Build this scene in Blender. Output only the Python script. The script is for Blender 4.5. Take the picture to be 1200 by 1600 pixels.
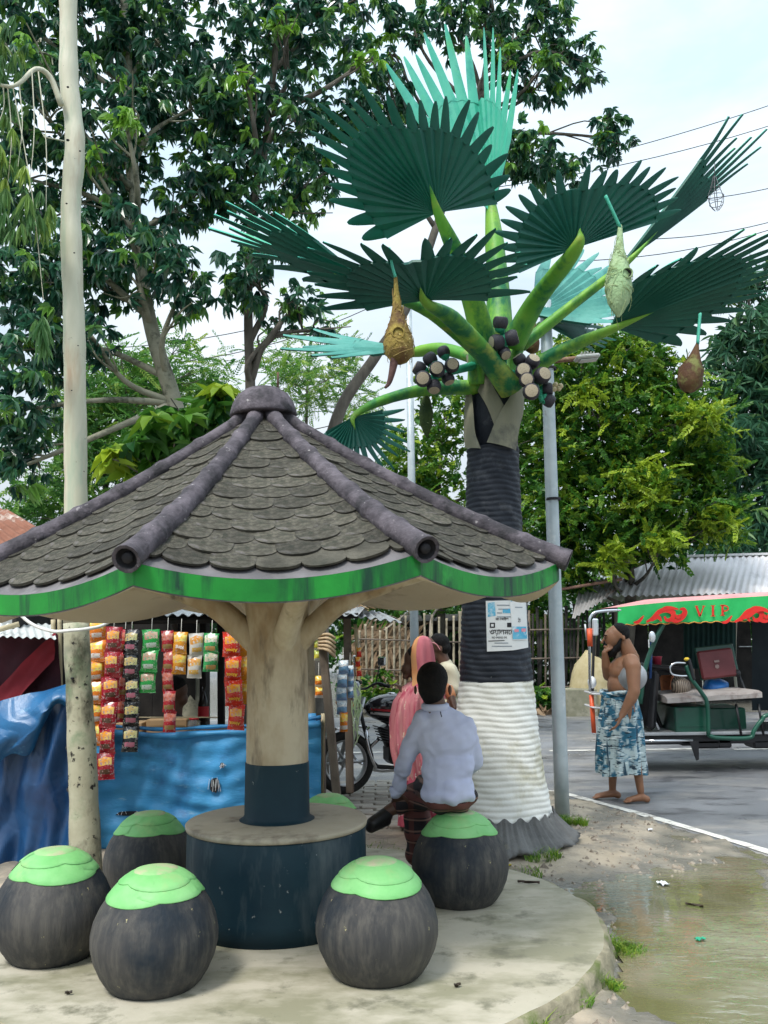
import bpy, bmesh, math, random
import numpy as np
from mathutils import Matrix, Vector, Euler
for o in list(bpy.data.objects): bpy.data.objects.remove(o)
R = math.radians
rng = np.random.default_rng(7)
random.seed(7)
SC = bpy.context.scene
COL = SC.collection

# ------------------------------------------------------------ camera
F, PITCH, ROLL, CAMZ = 1400.0, 7.53, -0.8, 1.62
cam_d = bpy.data.cameras.new('camera')
cam_d.sensor_fit = 'VERTICAL'; cam_d.sensor_height = 36; cam_d.lens = 36 * F / 1600
cam_d.clip_start = 0.05; cam_d.clip_end = 1500
cam = bpy.data.objects.new('camera', cam_d); COL.objects.link(cam)
CAM = Matrix.Translation((0, 0, CAMZ)) @ Matrix.Rotation(R(90 + PITCH), 4, 'X') @ Matrix.Rotation(R(ROLL), 4, 'Z')
cam.matrix_world = CAM
SC.camera = cam
C3 = np.array(CAM.to_3x3())
def ray(px, py): return C3 @ np.array([(px - 600) / F, (800 - py) / F, -1.0])
def at(px, py, Y):
    d = ray(px, py); return np.array([0, 0, CAMZ]) + d * (Y / d[1])
def gnd(px, py, z=0.0):
    d = ray(px, py); return np.array([0, 0, CAMZ]) + d * ((z - CAMZ) / d[2])
def mpp(Y): return Y / F / 1.02      # metres per photograph pixel at depth Y

# ------------------------------------------------------------ sky, sun, exposure
SUN_EL, SUN_AZ = 58.0, 215.0
w = bpy.data.worlds.new('World'); SC.world = w; w.use_nodes = True
nt = w.node_tree; nt.nodes.clear()
def N(t, kind, **kw):
    n = t.nodes.new(kind)
    for k, v in kw.items():
        if k.startswith('i_'):
            n.inputs[k[2:].replace('_', ' ')].default_value = v
        else: setattr(n, k, v)
    return n
sky = N(nt, 'ShaderNodeTexSky', sky_type='NISHITA', sun_disc=False)
sky.sun_elevation = R(SUN_EL); sky.sun_rotation = R(SUN_AZ); sky.air_density = 1.0; sky.dust_density = 2.0
mulsky = N(nt, 'ShaderNodeVectorMath', operation='SCALE'); mulsky.inputs['Scale'].default_value = 0.11
nt.links.new(sky.outputs[0], mulsky.inputs[0])
tc = N(nt, 'ShaderNodeTexCoord')
mp = N(nt, 'ShaderNodeMapping'); mp.inputs['Scale'].default_value = (1.0, 1.0, 2.6)
nt.links.new(tc.outputs['Generated'], mp.inputs[0])
nz = N(nt, 'ShaderNodeTexNoise', i_Scale=1.7, i_Detail=7.0, i_Roughness=0.55, i_Distortion=0.4)
nt.links.new(mp.outputs[0], nz.inputs['Vector'])
rmp = N(nt, 'ShaderNodeValToRGB')
rmp.color_ramp.elements[0].position = 0.38; rmp.color_ramp.elements[0].color = (0.50, 0.64, 0.76, 1)
rmp.color_ramp.elements[1].position = 0.64; rmp.color_ramp.elements[1].color = (0.84, 0.90, 0.94, 1)
nt.links.new(nz.outputs['Fac'], rmp.inputs[0])
# overcast sky: brighter towards the zenith (CIE overcast luminance)
sep = N(nt, 'ShaderNodeSeparateXYZ'); nt.links.new(tc.outputs['Generated'], sep.inputs[0])
mx = N(nt, 'ShaderNodeMath', operation='MAXIMUM'); mx.inputs[1].default_value = 0.0
nt.links.new(sep.outputs['Z'], mx.inputs[0])
ma = N(nt, 'ShaderNodeMath', operation='MULTIPLY_ADD'); ma.inputs[1].default_value = 0.80; ma.inputs[2].default_value = 0.275
nt.links.new(mx.outputs[0], ma.inputs[0])
cl = N(nt, 'ShaderNodeVectorMath', operation='SCALE')
nt.links.new(rmp.outputs[0], cl.inputs[0]); nt.links.new(ma.outputs[0], cl.inputs['Scale'])
mixw = N(nt, 'ShaderNodeMix', data_type='RGBA'); mixw.inputs[0].default_value = 0.9
nt.links.new(mulsky.outputs[0], mixw.inputs[6]); nt.links.new(cl.outputs[0], mixw.inputs[7])
bg = N(nt, 'ShaderNodeBackground'); bg.inputs['Strength'].default_value = 1.0
nt.links.new(mixw.outputs[2], bg.inputs[0])
wo = N(nt, 'ShaderNodeOutputWorld'); nt.links.new(bg.outputs[0], wo.inputs[0])
sun_d = bpy.data.lights.new('sun', 'SUN'); sun_d.energy = 1.5; sun_d.angle = R(14); sun_d.color = (1.0, 0.96, 0.9)
sun = bpy.data.objects.new('sun', sun_d); COL.objects.link(sun)
# the sun stands behind and above the photographer, a little to the left
sdir = Vector((math.sin(R(SUN_AZ)) * math.cos(R(SUN_EL)), math.cos(R(SUN_AZ)) * math.cos(R(SUN_EL)), math.sin(R(SUN_EL))))
sun.rotation_euler = sdir.to_track_quat('Z', 'Y').to_euler()
SC.view_settings.view_transform = 'Standard'; SC.view_settings.look = 'None'
SC.view_settings.exposure = 1.27; SC.view_settings.gamma = 1.0
SC.view_settings.use_curve_mapping = False
SC.cycles.use_denoising = True
SC.cycles.max_bounces = 5; SC.cycles.diffuse_bounces = 3; SC.cycles.glossy_bounces = 2; SC.cycles.adaptive_threshold = 0.025; SC.cycles.transparent_max_bounces = 8
SC.cycles.caustics_reflective = False; SC.cycles.caustics_refractive = False

# ------------------------------------------------------------ materials
MATS = {}
def srgb(r, g, b):
    f = lambda c: ((c / 255 + 0.055) / 1.055) ** 2.4 if c > 10 else c / 255 / 12.92
    return (f(r), f(g), f(b))
def c4(c): return (c[0], c[1], c[2], 1)
def M(name, c1, c2=None, c3=None, scale=4.0, detail=6.0, lo=.35, hi=.65, rough=.7, rough2=None, bump=0.0, bscale=40.0,
      metal=0.0, spec=.4, stretch=(1, 1, 1), stain=None, rand=0.0, bstretch=None, coat=0.0, alpha=None, trans=0.0, stain2=None, fleck=None):
    """procedural surface: noise mix of c1/c2, optional stains (colour, scale, lo, hi, stretch), per-object value change, bump"""
    if name in MATS: return MATS[name]
    m = bpy.data.materials.new(name); m.use_nodes = True
    t = m.node_tree; L = t.links.new
    b = t.nodes['Principled BSDF']
    b.inputs['Roughness'].default_value = rough; b.inputs['Metallic'].default_value = metal
    b.inputs['Specular IOR Level'].default_value = spec
    if coat: b.inputs['Coat Weight'].default_value = coat; b.inputs['Coat Roughness'].default_value = .12
    tcn = N(t, 'ShaderNodeTexCoord'); mpn = N(t, 'ShaderNodeMapping'); mpn.inputs['Scale'].default_value = stretch
    L(tcn.outputs['Object'], mpn.inputs[0])
    vec = mpn.outputs[0]
    col = None
    if c2 is None: c2 = c1
    nz = N(t, 'ShaderNodeTexNoise', i_Scale=scale, i_Detail=detail, i_Roughness=.6)
    L(vec, nz.inputs['Vector'])
    rp = N(t, 'ShaderNodeValToRGB'); e = rp.color_ramp.elements
    e[0].position = lo; e[0].color = c4(c1); e[1].position = hi; e[1].color = c4(c2)
    if c3 is not None:
        x = e.new((lo + hi) / 2); x.color = c4(c3)
    L(nz.outputs['Fac'], rp.inputs[0]); col = rp.outputs[0]
    for st in (stain, stain2, fleck):
        if not st: continue
        sc_, ss, sl, sh = st[:4]; sst = st[4] if len(st) > 4 else (1, 1, 1)
        mm = N(t, 'ShaderNodeMapping'); mm.inputs['Scale'].default_value = sst
        mm.inputs['Location'].default_value = (3.1 * ss, 1.7, 5.3)
        L(tcn.outputs['Object'], mm.inputs[0])
        n2 = N(t, 'ShaderNodeTexNoise', i_Scale=ss, i_Detail=5.0, i_Roughness=.65); L(mm.outputs[0], n2.inputs['Vector'])
        mr = N(t, 'ShaderNodeMapRange'); mr.inputs['From Min'].default_value = sl; mr.inputs['From Max'].default_value = sh
        L(n2.outputs['Fac'], mr.inputs['Value'])
        mxn = N(t, 'ShaderNodeMix', data_type='RGBA'); L(mr.outputs[0], mxn.inputs[0]); L(col, mxn.inputs[6]); mxn.inputs[7].default_value = c4(sc_)
        col = mxn.outputs[2]
    if rand:
        oi = N(t, 'ShaderNodeObjectInfo')
        mr = N(t, 'ShaderNodeMapRange'); mr.inputs['To Min'].default_value = 1 - rand; mr.inputs['To Max'].default_value = 1 + rand
        L(oi.outputs['Random'], mr.inputs['Value'])
        vm = N(t, 'ShaderNodeVectorMath', operation='SCALE'); L(col, vm.inputs[0]); L(mr.outputs[0], vm.inputs['Scale']); col = vm.outputs[0]
    L(col, b.inputs['Base Color'])
    if rough2 is not None:
        mr = N(t, 'ShaderNodeMapRange'); mr.inputs['To Min'].default_value = rough; mr.inputs['To Max'].default_value = rough2
        mr.inputs['From Min'].default_value = .35; mr.inputs['From Max'].default_value = .65
        L(nz.outputs['Fac'], mr.inputs['Value']); L(mr.outputs[0], b.inputs['Roughness'])
    if bump:
        mb = N(t, 'ShaderNodeMapping'); mb.inputs['Scale'].default_value = bstretch or stretch
        L(tcn.outputs['Object'], mb.inputs[0])
        n3 = N(t, 'ShaderNodeTexNoise', i_Scale=bscale, i_Detail=5.0, i_Roughness=.6); L(mb.outputs[0], n3.inputs['Vector'])
        bp = N(t, 'ShaderNodeBump'); bp.inputs['Strength'].default_value = min(1, bump); bp.inputs['Distance'].default_value = .01 * max(1, bump)
        L(n3.outputs['Fac'], bp.inputs['Height']); L(bp.outputs[0], b.inputs['Normal'])
    if alpha is not None: b.inputs['Alpha'].default_value = alpha
    if trans:
        b.inputs['Transmission Weight'].default_value = trans
    MATS[name] = m
    return m
def leafmat(name, dark, mid, light, transl=.3, rough=.45, spec=.4):
    """leaf surface: each leaf's own green comes from the 'tint' attribute of the mesh"""
    m = bpy.data.materials.new(name); m.use_nodes = True
    t = m.node_tree; L = t.links.new; b = t.nodes['Principled BSDF']; out = t.nodes['Material Output']
    a = N(t, 'ShaderNodeAttribute', attribute_name='tint')
    rp = N(t, 'ShaderNodeValToRGB'); e = rp.color_ramp.elements
    e[0].position = 0; e[0].color = c4(dark); e[1].position = 1; e[1].color = c4(light)
    x = e.new(.5); x.color = c4(mid)
    L(a.outputs['Fac'], rp.inputs[0]); L(rp.outputs[0], b.inputs['Base Color'])
    b.inputs['Roughness'].default_value = rough; b.inputs['Specular IOR Level'].default_value = spec
    tr = N(t, 'ShaderNodeBsdfTranslucent'); L(rp.outputs[0], tr.inputs[0])
    ms = N(t, 'ShaderNodeMixShader'); ms.inputs[0].default_value = transl
    L(b.outputs[0], ms.inputs[1]); L(tr.outputs[0], ms.inputs[2]); L(ms.outputs[0], out.inputs[0])
    MATS[name] = m
    return m

# ------------------------------------------------------------ mesh builder
class MB:
    def __init__(s): s.v = []; s.f = []; s.m = []; s.sm = []; s.n = 0
    def add(s, v, f, m=0, smooth=False):
        v = np.asarray(v, float).reshape(-1, 3)
        s.v.append(v); o = s.n; s.n += len(v)
        for q in f: s.f.append(tuple(int(i) + o for i in q))
        s.m += [m] * len(f); s.sm += [smooth] * len(f)
        return s
    def box(s, c, d, rot=None, m=0, taper=1.0):
        x, y, z = np.array(d, float) / 2
        v = np.array([(-x, -y, -z), (x, -y, -z), (x, y, -z), (-x, y, -z), (-x * taper, -y * taper, z), (x * taper, -y * taper, z), (x * taper, y * taper, z), (-x * taper, y * taper, z)])
        if rot is not None: v = v @ np.array(Euler(rot).to_matrix()).T
        return s.add(v + np.array(c), [(0, 3, 2, 1), (4, 5, 6, 7), (0, 1, 5, 4), (1, 2, 6, 5), (2, 3, 7, 6), (3, 0, 4, 7)], m)
    def bbox(s, c, d, rot=None, m=0, b=.006):
        """box with chamfered edges"""
        bm = bmesh.new(); bmesh.ops.create_cube(bm, size=1)
        for v in bm.verts: v.co = Vector((v.co.x * d[0], v.co.y * d[1], v.co.z * d[2]))
        bmesh.ops.bevel(bm, geom=bm.edges[:], offset=min(b, .45 * min(d)), segments=1, affect='EDGES')
        bm.verts.index_update()
        v = np.array([q.co[:] for q in bm.verts]); f = [[q.index for q in p.verts] for p in bm.faces]; bm.free()
        if rot is not None: v = v @ np.array(Euler(rot).to_matrix()).T
        return s.add(v + np.array(c), f, m)
    def grid(s, P, cu=False, cv=False, m=0, smooth=True, flip=False):
        P = np.asarray(P, float); nu, nv = P.shape[:2]; f = []
        for i in range(nu if cu else nu - 1):
            for j in range(nv if cv else nv - 1):
                a, b, c, d = i * nv + j, ((i + 1) % nu) * nv + j, ((i + 1) % nu) * nv + (j + 1) % nv, i * nv + (j + 1) % nv
                f.append((a, d, c, b) if flip else (a, b, c, d))
        return s.add(P.reshape(-1, 3), f, m, smooth)
    def tube(s, path, rad, n=8, caps=True, m=0, smooth=True, squash=None):
        P = np.asarray(path, float); k = len(P)
        rad = np.full(k, float(rad)) if np.isscalar(rad) else np.asarray(rad, float)
        T = np.gradient(P, axis=0); T /= np.linalg.norm(T, axis=1)[:, None] + 1e-12
        ref = np.array([0, 0, 1.0]) if abs(T[0][2]) < .9 else np.array([1.0, 0, 0])
        u = np.cross(T[0], ref); u /= np.linalg.norm(u)
        rings = []
        for i in range(k):
            u = u - T[i] * (u @ T[i]); u /= np.linalg.norm(u) + 1e-12
            w_ = np.cross(T[i], u)
            a = np.linspace(0, 2 * np.pi, n, endpoint=False)
            rings.append(P[i] + rad[i] * (np.cos(a)[:, None] * u + np.sin(a)[:, None] * w_ * (squash or 1)))
        s.grid(np.array(rings), cv=True, m=m, smooth=smooth)
        if caps:
            o = s.n - k * n
            s.f.append(tuple(o + i for i in range(n))); s.f.append(tuple(o + (k - 1) * n + i for i in reversed(range(n))))
            s.m += [m, m]; s.sm += [False, False]
        return s
    def lathe(s, prof, n=24, c=(0, 0, 0), m=0, smooth=True, wob=None, capb=True, capt=True):
        a = np.linspace(0, 2 * np.pi, n, endpoint=False)
        P = np.array([[(r * math.cos(t), r * math.sin(t), z) for t in a] for r, z in prof])
        if wob is not None: P = wob(P)
        P = P + np.array(c)
        s.grid(P, cv=True, m=m, smooth=smooth, flip=True)
        k = len(prof); o = s.n - k * n
        if capb: s.f.append(tuple(o + i for i in reversed(range(n)))); s.m.append(m); s.sm.append(False)
        if capt: s.f.append(tuple(o + (k - 1) * n + i for i in range(n))); s.m.append(m); s.sm.append(False)
        return s
    def prism(s, pts, h, axis=2, m=0, c=(0, 0, 0), rot=None):
        """flat outline (list of 2-D points) extruded by h along its normal, centred"""
        k = len(pts); a = np.array([(x, y, -h / 2) for x, y in pts]); b = a + np.array([0, 0, h])
        v = np.vstack([a, b])
        if axis == 1: v = v[:, [0, 2, 1]] * np.array([1, -1, 1])
        if axis == 0: v = v[:, [2, 0, 1]]
        if rot is not None: v = v @ np.array(Euler(rot).to_matrix()).T
        f = [tuple(reversed(range(k))), tuple(range(k, 2 * k))] + [(i, (i + 1) % k, k + (i + 1) % k, k + i) for i in range(k)]
        return s.add(v + np.array(c), f, m)
    def ball(s, c, r, n=12, k=8, m=0, rot=None):
        r = np.array([r] * 3 if np.isscalar(r) else r, float)
        th = np.linspace(0, np.pi, k + 1); a = np.linspace(0, 2 * np.pi, n, endpoint=False)
        P = np.array([[(math.sin(t) * math.cos(q), math.sin(t) * math.sin(q), -math.cos(t)) for q in a] for t in th]) * r
        if rot is not None: P = P @ np.array(Euler(rot).to_matrix()).T
        return s.grid(P + np.array(c), cv=True, m=m, flip=True)
    def mesh(s, name):
        me = bpy.data.meshes.new(name)
        me.from_pydata(np.vstack(s.v).tolist(), [], s.f)
        me.polygons.foreach_set('material_index', np.array(s.m, np.int32))
        me.polygons.foreach_set('use_smooth', np.array(s.sm, bool))
        me.update(); return me
    def build(s, name, mats, parent=None, loc=None, recenter=False, smooth_angle=None):
        me = s.mesh(name)
        for q in (mats if isinstance(mats, (list, tuple)) else [mats]): me.materials.append(q)
        o = bpy.data.objects.new(name, me); COL.objects.link(o)
        if loc is not None: o.location = loc
        if parent is not None: o.parent = parent
        return o
def link(name, me, parent=None, mat=None):
    o = bpy.data.objects.new(name, me); COL.objects.link(o); o.parent = parent
    if mat is not None: me.materials.append(mat)
    return o
def tag(o, label, cat, group=None):
    o['label'] = label; o['category'] = cat
    if group: o['group'] = group
    return o
def kind(o, k): o['kind'] = k; return o
def thing(name, label, cat, loc=(0, 0, 0), rz=0.0, group=None, rot=None):
    o = bpy.data.objects.new(name, None); COL.objects.link(o); o.empty_display_size = .1
    o.location = loc; o.rotation_euler = rot or (0, 0, rz)
    return tag(o, label, cat, group)
def copy_tree(o, parent=None):
    c = o.copy(); COL.objects.link(c); c.parent = parent
    for ch in o.children: copy_tree(ch, c)
    return c
def fastmesh(name, V, Fc, tint=None, mat=None, smooth=False):
    """V (n,3), Fc (m,k) arrays -> mesh, optional per-vertex tint"""
    me = bpy.data.meshes.new(name); V = np.ascontiguousarray(V, np.float32); Fc = np.ascontiguousarray(Fc, np.int32)
    k = Fc.shape[1]
    me.vertices.add(len(V)); me.vertices.foreach_set('co', V.ravel())
    me.loops.add(Fc.size); me.loops.foreach_set('vertex_index', Fc.ravel())
    me.polygons.add(len(Fc)); me.polygons.foreach_set('loop_start', np.arange(0, Fc.size, k, dtype=np.int32))
    me.polygons.foreach_set('use_smooth', np.full(len(Fc), smooth))
    if tint is not None:
        a = me.attributes.new('tint', 'FLOAT', 'POINT'); a.data.foreach_set('value', np.ascontiguousarray(tint, np.float32))
    if mat is not None: me.materials.append(mat)
    me.update(calc_edges=True); return me
def bez(pts, n=12):
    """smooth curve through points (Catmull-Rom)"""
    P = np.asarray(pts, float)
    if len(P) < 3:
        return np.array([P[0] + (P[-1] - P[0]) * t for t in np.linspace(0, 1, n)])
    Q = np.vstack([2 * P[0] - P[1], P, 2 * P[-1] - P[-2]]); out = []
    segs = len(P) - 1; per = max(2, n // segs)
    for i in range(segs):
        a, b, c, d = Q[i:i + 4]
        for t in np.linspace(0, 1, per, endpoint=False):
            out.append(.5 * (2 * b + (c - a) * t + (2 * a - 5 * b + 4 * c - d) * t * t + (-a + 3 * b - 3 * c + d) * t ** 3))
    out.append(P[-1]); return np.array(out)
def vnoise(p, s=1.0, seed=0):
    """cheap smooth pseudo-noise of points, about -1..1"""
    p = np.asarray(p, float) * s; r = np.random.default_rng(seed); o = 0
    for k in range(4):
        d = r.normal(size=3); ph = r.uniform(0, 6.28)
        o = o + np.sin(p @ d * (1 + .6 * k) + ph)
    return o / 2.6
def crumple(P, s, seed, stretch=(1, 1, 1)):
    """creased-sheet relief: warped triangle waves of several sizes, about -1..1"""
    P = np.asarray(P, float) * np.array(stretch); r = np.random.default_rng(seed); o = np.zeros(P.shape[:-1])
    wx = P + .35 / s * np.stack([np.sin(P @ r.normal(size=3) * s * .9 + r.uniform(0, 6)) for _ in range(3)], -1) * 2
    for k in range(6):
        d = r.normal(size=3); d /= np.linalg.norm(d); f = s * (1 + .7 * k)
        t = (wx @ d) * f / 6.283 + r.uniform(0, 1) + .25 * np.sin(P @ r.normal(size=3) * s * .5)
        o += (np.abs((t % 1) - .5) * 4 - 1) / (1 + .6 * k)
    return o / 2
# ============================================================ ground, road, platform, puddle
PC = np.array([-0.595, 4.97, 0.0])         # centre of the shelter on its platform
SLAB = 0.12
def clampf(x, a, b): return np.clip((x - a) / (b - a), 0, 1)
m_earth = M('wet_earth', (.35, .29, .21), (.46, .385, .29), scale=2.2, rough=.55, rough2=.8, bump=.9, bscale=26,
            stain=((.17, .155, .13), 1.3, .48, .62), stain2=((.11, .10, .08), 9, .58, .70), fleck=((.45, .41, .34), 34, .62, .7))
m_road = M('wet_asphalt', (.16, .165, .175), (.235, .24, .25), scale=1.1, rough=.26, rough2=.58, bump=.6, bscale=160,
           stain=((.33, .31, .285), .8, .48, .66, (1, 2.5, 1)), stain2=((.10, .10, .105), 1.6, .54, .66, (1, 2, 1)), fleck=((.36, .36, .37), 150, .60, .72))
m_paint = M('worn_white_paint', (.62, .60, .54), (.74, .72, .66), scale=6, rough=.6, stain=((.36, .34, .31), 9, .52, .6), bump=.2)
m_conc = M('platform_concrete', (.385, .355, .27), (.49, .455, .365), scale=1.6, rough=.7, rough2=.55, bump=.22, bscale=26,
           stain=((.26, .25, .17), 1.7, .44, .62, (1, 1.8, 1)), stain2=((.17, .165, .115), 5.5, .55, .70), fleck=((.12, .11, .085), 48, .67, .74))
m_edge = M('mossy_concrete_edge', (.20, .18, .12), (.36, .32, .22), scale=9, rough=.9, bump=1, bscale=30, stain=((.13, .16, .05), 5, .52, .66))
t = m_earth.node_tree; L = t.links.new; bs = t.nodes['Principled BSDF']   # low ground by the puddle is soaked: darker and shiny
tq = N(t, 'ShaderNodeTexCoord'); sq = N(t, 'ShaderNodeSeparateXYZ'); L(tq.outputs['Object'], sq.inputs[0])
nq = N(t, 'ShaderNodeTexNoise', i_Scale=6.0, i_Detail=4.0); L(tq.outputs['Object'], nq.inputs['Vector'])
aq = N(t, 'ShaderNodeMath', operation='MULTIPLY_ADD'); L(nq.outputs['Fac'], aq.inputs[0]); aq.inputs[1].default_value = .03; L(sq.outputs['Z'], aq.inputs[2])
wq = N(t, 'ShaderNodeMapRange'); wq.inputs['From Min'].default_value = .062; wq.inputs['From Max'].default_value = .034; L(aq.outputs[0], wq.inputs['Value'])
src = bs.inputs['Base Color'].links[0].from_socket; mq = N(t, 'ShaderNodeMix', data_type='RGBA'); L(wq.outputs[0], mq.inputs[0]); L(src, mq.inputs[6]); mq.inputs[7].default_value = (.17, .16, .135, 1); L(mq.outputs[2], bs.inputs['Base Color'])
rs_ = bs.inputs['Roughness'].links[0].from_socket; mq2 = N(t, 'ShaderNodeMix'); L(wq.outputs[0], mq2.inputs[0]); L(rs_, mq2.inputs[2]); mq2.inputs[3].default_value = .22; L(mq2.outputs[0], bs.inputs['Roughness'])
# one big earth sheet to the horizon, finer where the camera stands
def ground_z(X, Y):
    d = np.hypot(X - PC[0], Y - PC[1])
    z = 0.045 + 0.014 * np.sin(X * 3.1 + Y * 1.3) + 0.010 * np.sin(X * 7.3 - Y * 5.1) + .006 * np.sin(X * 17 + Y * 13)
    near = 1 - clampf(np.abs(Y - 5.5), 5, 9)
    pud = np.exp(-(((X - (1.66 + .17 * (Y - 4)) - .05 * np.sin(Y * 4)) / .56) ** 2 + ((Y - 4.4) / 2.15) ** 2) ** 1.6)      # shallow basin that holds the puddle
    d_ = np.hypot(X + .50, Y - 4.95); z = z - .014 * np.exp(-((d_ - 1.72) / .25) ** 2) * (X > .2); z = z - .095 * pud
    z = z + .05 * np.exp(-(((X - .95) / .45) ** 2 + ((Y - 6.6) / .4) ** 2))         # mound at the foot of the concrete palm
    onroad = road_mask(X, Y)
    return z * (.25 + .75 * near) * (1 - onroad) - .03 * onroad
def road_near_edge(Y):
    """x of the roadside at depth Y (the carriageway bends towards the camera on the right)"""
    return np.interp(Y, [-8, 3, 5, 6.2, 6.9, 8.0, 9.1, 9.5, 9.8], [3.3, 3.2, 3.0, 2.78, 2.55, 2.12, 1.62, .9, -3]) if np.ndim(Y) else float(np.interp(Y, [-8, 3, 5, 6.2, 6.9, 8.0, 9.1, 9.5, 9.8], [3.3, 3.2, 3.0, 2.78, 2.55, 2.12, 1.62, .9, -3]))
def road_mask(X, Y):
    m = (X > road_near_edge(Y) + .02) & (Y < 17.2) & (Y < 9.8)
    m |= (Y >= 9.75) & (Y < 17.2)
    return m.astype(float)
xs = np.concatenate([[-700, -250, -90, -40, -20, -12, -8], np.linspace(-5, 5, 126), [8, 12, 20, 40, 90, 250, 700]])
ys = np.concatenate([[-60, -20, -6, -1], np.linspace(1.5, 10.5, 121), [12, 14, 16, 17.1, 17.3, 19, 24, 32, 50, 90, 200, 450, 900]])
GX, GY = np.meshgrid(xs, ys, indexing='ij')
GZ = ground_z(GX, GY); GZ = np.where(np.abs(GX) > 9, np.minimum(GZ, .02), GZ)
kind(MB().grid(np.dstack([GX, GY, GZ])).build('ground', m_earth), 'structure')
# carriageway
yy = np.concatenate([np.linspace(-8, 9.1, 60), np.linspace(9.15, 9.78, 14)])
left = [(float(road_near_edge(y)), float(y)) for y in yy] + [(-60.0, 9.8)]
poly = left + [(-60, 17.2), (60, 17.2), (60, -8)]
P3 = [(x, y, .004) for x, y in poly]
kind(MB().add(P3, [tuple(reversed(range(len(P3))))]).build('road', m_road), 'structure')
# edge line, worn, broken into the concrete kerb flush with the road where it nears the puddle
b = MB(); yl = np.linspace(6.3, 9.55, 90)
ex = road_near_edge(yl)
tang = np.stack([np.gradient(ex), np.gradient(yl)], 1); tang /= np.linalg.norm(tang, axis=1)[:, None]
nrm = np.stack([-tang[:, 1], tang[:, 0]], 1)
c2_ = np.stack([ex, yl], 1) - nrm * .10
wd = .045 + .006 * np.sin(yl * 5) + .002 * np.sin(yl * 31)
Lp = c2_ + nrm * wd[:, None]; Rp = c2_ - nrm * wd[:, None]
b.grid(np.array([[(p[0], p[1], .010), (q[0], q[1], .010)] for p, q in zip(Lp, Rp)]), flip=True)
kind(b.build('road_edge_line', m_paint), 'structure')
for (xa, xb, yb) in ((2.15, 4.1, 12.2), (4.55, 5.9, 12.1), (-2.2, .3, 12.3), (-6, -4, 12.3), (7.2, 9, 12.1), (1.6, 2.1, 13.0)):
    b = MB(); b.grid(np.array([[(x, yb - .05, .009), (x, yb + .05 + .01 * math.sin(5 * x), .009)] for x in np.linspace(xa, xb, 14)]), flip=True)
    kind(b.build('road_centre_dash', m_paint), 'structure')
# round concrete platform with an eroded rim
SC_ = np.array([-0.50, 4.95]); SR = 1.605
na = 180; a = np.linspace(0, 2 * np.pi, na, endpoint=False)
er = SR + .010 * np.sin(a * 5 + 1) + .004 * np.sin(a * 17) + .003 * np.sin(a * 41 + 2)
rings = []
for k_, (fr, z) in enumerate([(0, SLAB), (.5, SLAB), (.9, SLAB), (.985, SLAB - .001), (1.0, SLAB - .012), (1.004, SLAB - .05), (1.010, .05), (1.03, -.06)]):
    rr = er * fr if fr < .95 else er * fr + (.005 * np.sin(a * 29 + k_) + .004 * np.sin(a * 61 + k_ * 2) if k_ > 3 else 0)
    zz = z + (.006 * np.sin(a * 23 + k_) if k_ in (4, 5, 6) else 0)
    rings.append(np.stack([SC_[0] + rr * np.cos(a), SC_[1] + rr * np.sin(a), np.full(na, z) + (zz - z)], 1))
b = MB(); b.grid(np.array(rings[:4]), cv=True, smooth=False, flip=False); b.grid(np.array(rings[3:]), cv=True, m=1, smooth=True)
kind(b.build('platform', [m_conc, m_edge]), 'structure')
# puddle: a sheet of muddy water lying in the basin
m = bpy.data.materials.new('muddy_water'); m.use_nodes = True; t = m.node_tree; L = t.links.new; bs = t.nodes['Principled BSDF']
tcn = N(t, 'ShaderNodeTexCoord')
n1 = N(t, 'ShaderNodeTexNoise', i_Scale=1.5, i_Detail=4.0); L(tcn.outputs['Object'], n1.inputs['Vector'])
rp = N(t, 'ShaderNodeValToRGB'); e = rp.color_ramp.elements
e[0].position = .38; e[0].color = (.19, .18, .085, 1); e[1].position = .62; e[1].color = (.33, .305, .22, 1)
L(n1.outputs['Fac'], rp.inputs[0]); L(rp.outputs[0], bs.inputs['Base Color'])
bs.inputs['Roughness'].default_value = .05; bs.inputs['Specular IOR Level'].default_value = 1.0; bs.inputs['Coat Weight'].default_value = 1.0; bs.inputs['Coat Roughness'].default_value = .03; bs.inputs['Coat IOR'].default_value = 1.8
mpn = N(t, 'ShaderNodeMapping'); mpn.inputs['Scale'].default_value = (1, 2.2, 1); mpn.inputs['Rotation'].default_value = (0, 0, .35); L(tcn.outputs['Object'], mpn.inputs[0])
n2 = N(t, 'ShaderNodeTexNoise', i_Scale=8.0, i_Detail=3.0, i_Distortion=.8); L(mpn.outputs[0], n2.inputs['Vector'])
n3 = N(t, 'ShaderNodeTexNoise', i_Scale=.9, i_Detail=1.0); L(tcn.outputs['Object'], n3.inputs['Vector'])
mr = N(t, 'ShaderNodeMapRange'); mr.inputs['From Min'].default_value = .42; mr.inputs['From Max'].default_value = .6; mr.inputs['To Min'].default_value = .02; mr.inputs['To Max'].default_value = .24
L(n3.outputs['Fac'], mr.inputs['Value'])
bp = N(t, 'ShaderNodeBump'); bp.inputs['Distance'].default_value = .02; L(mr.outputs[0], bp.inputs['Strength']); L(n2.outputs['Fac'], bp.inputs['Height']); L(bp.outputs[0], bs.inputs['Normal']); L(bp.outputs[0], bs.inputs['Coat Normal'])
xs2 = np.linspace(.35, 3.1, 90); ys2 = np.linspace(2.4, 7.2, 130)
PX, PY = np.meshgrid(xs2, ys2, indexing='ij')
WZ = .018
b = MB(); b.grid(np.dstack([PX, PY, np.full_like(PX, WZ)]), smooth=False, flip=False)
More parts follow.
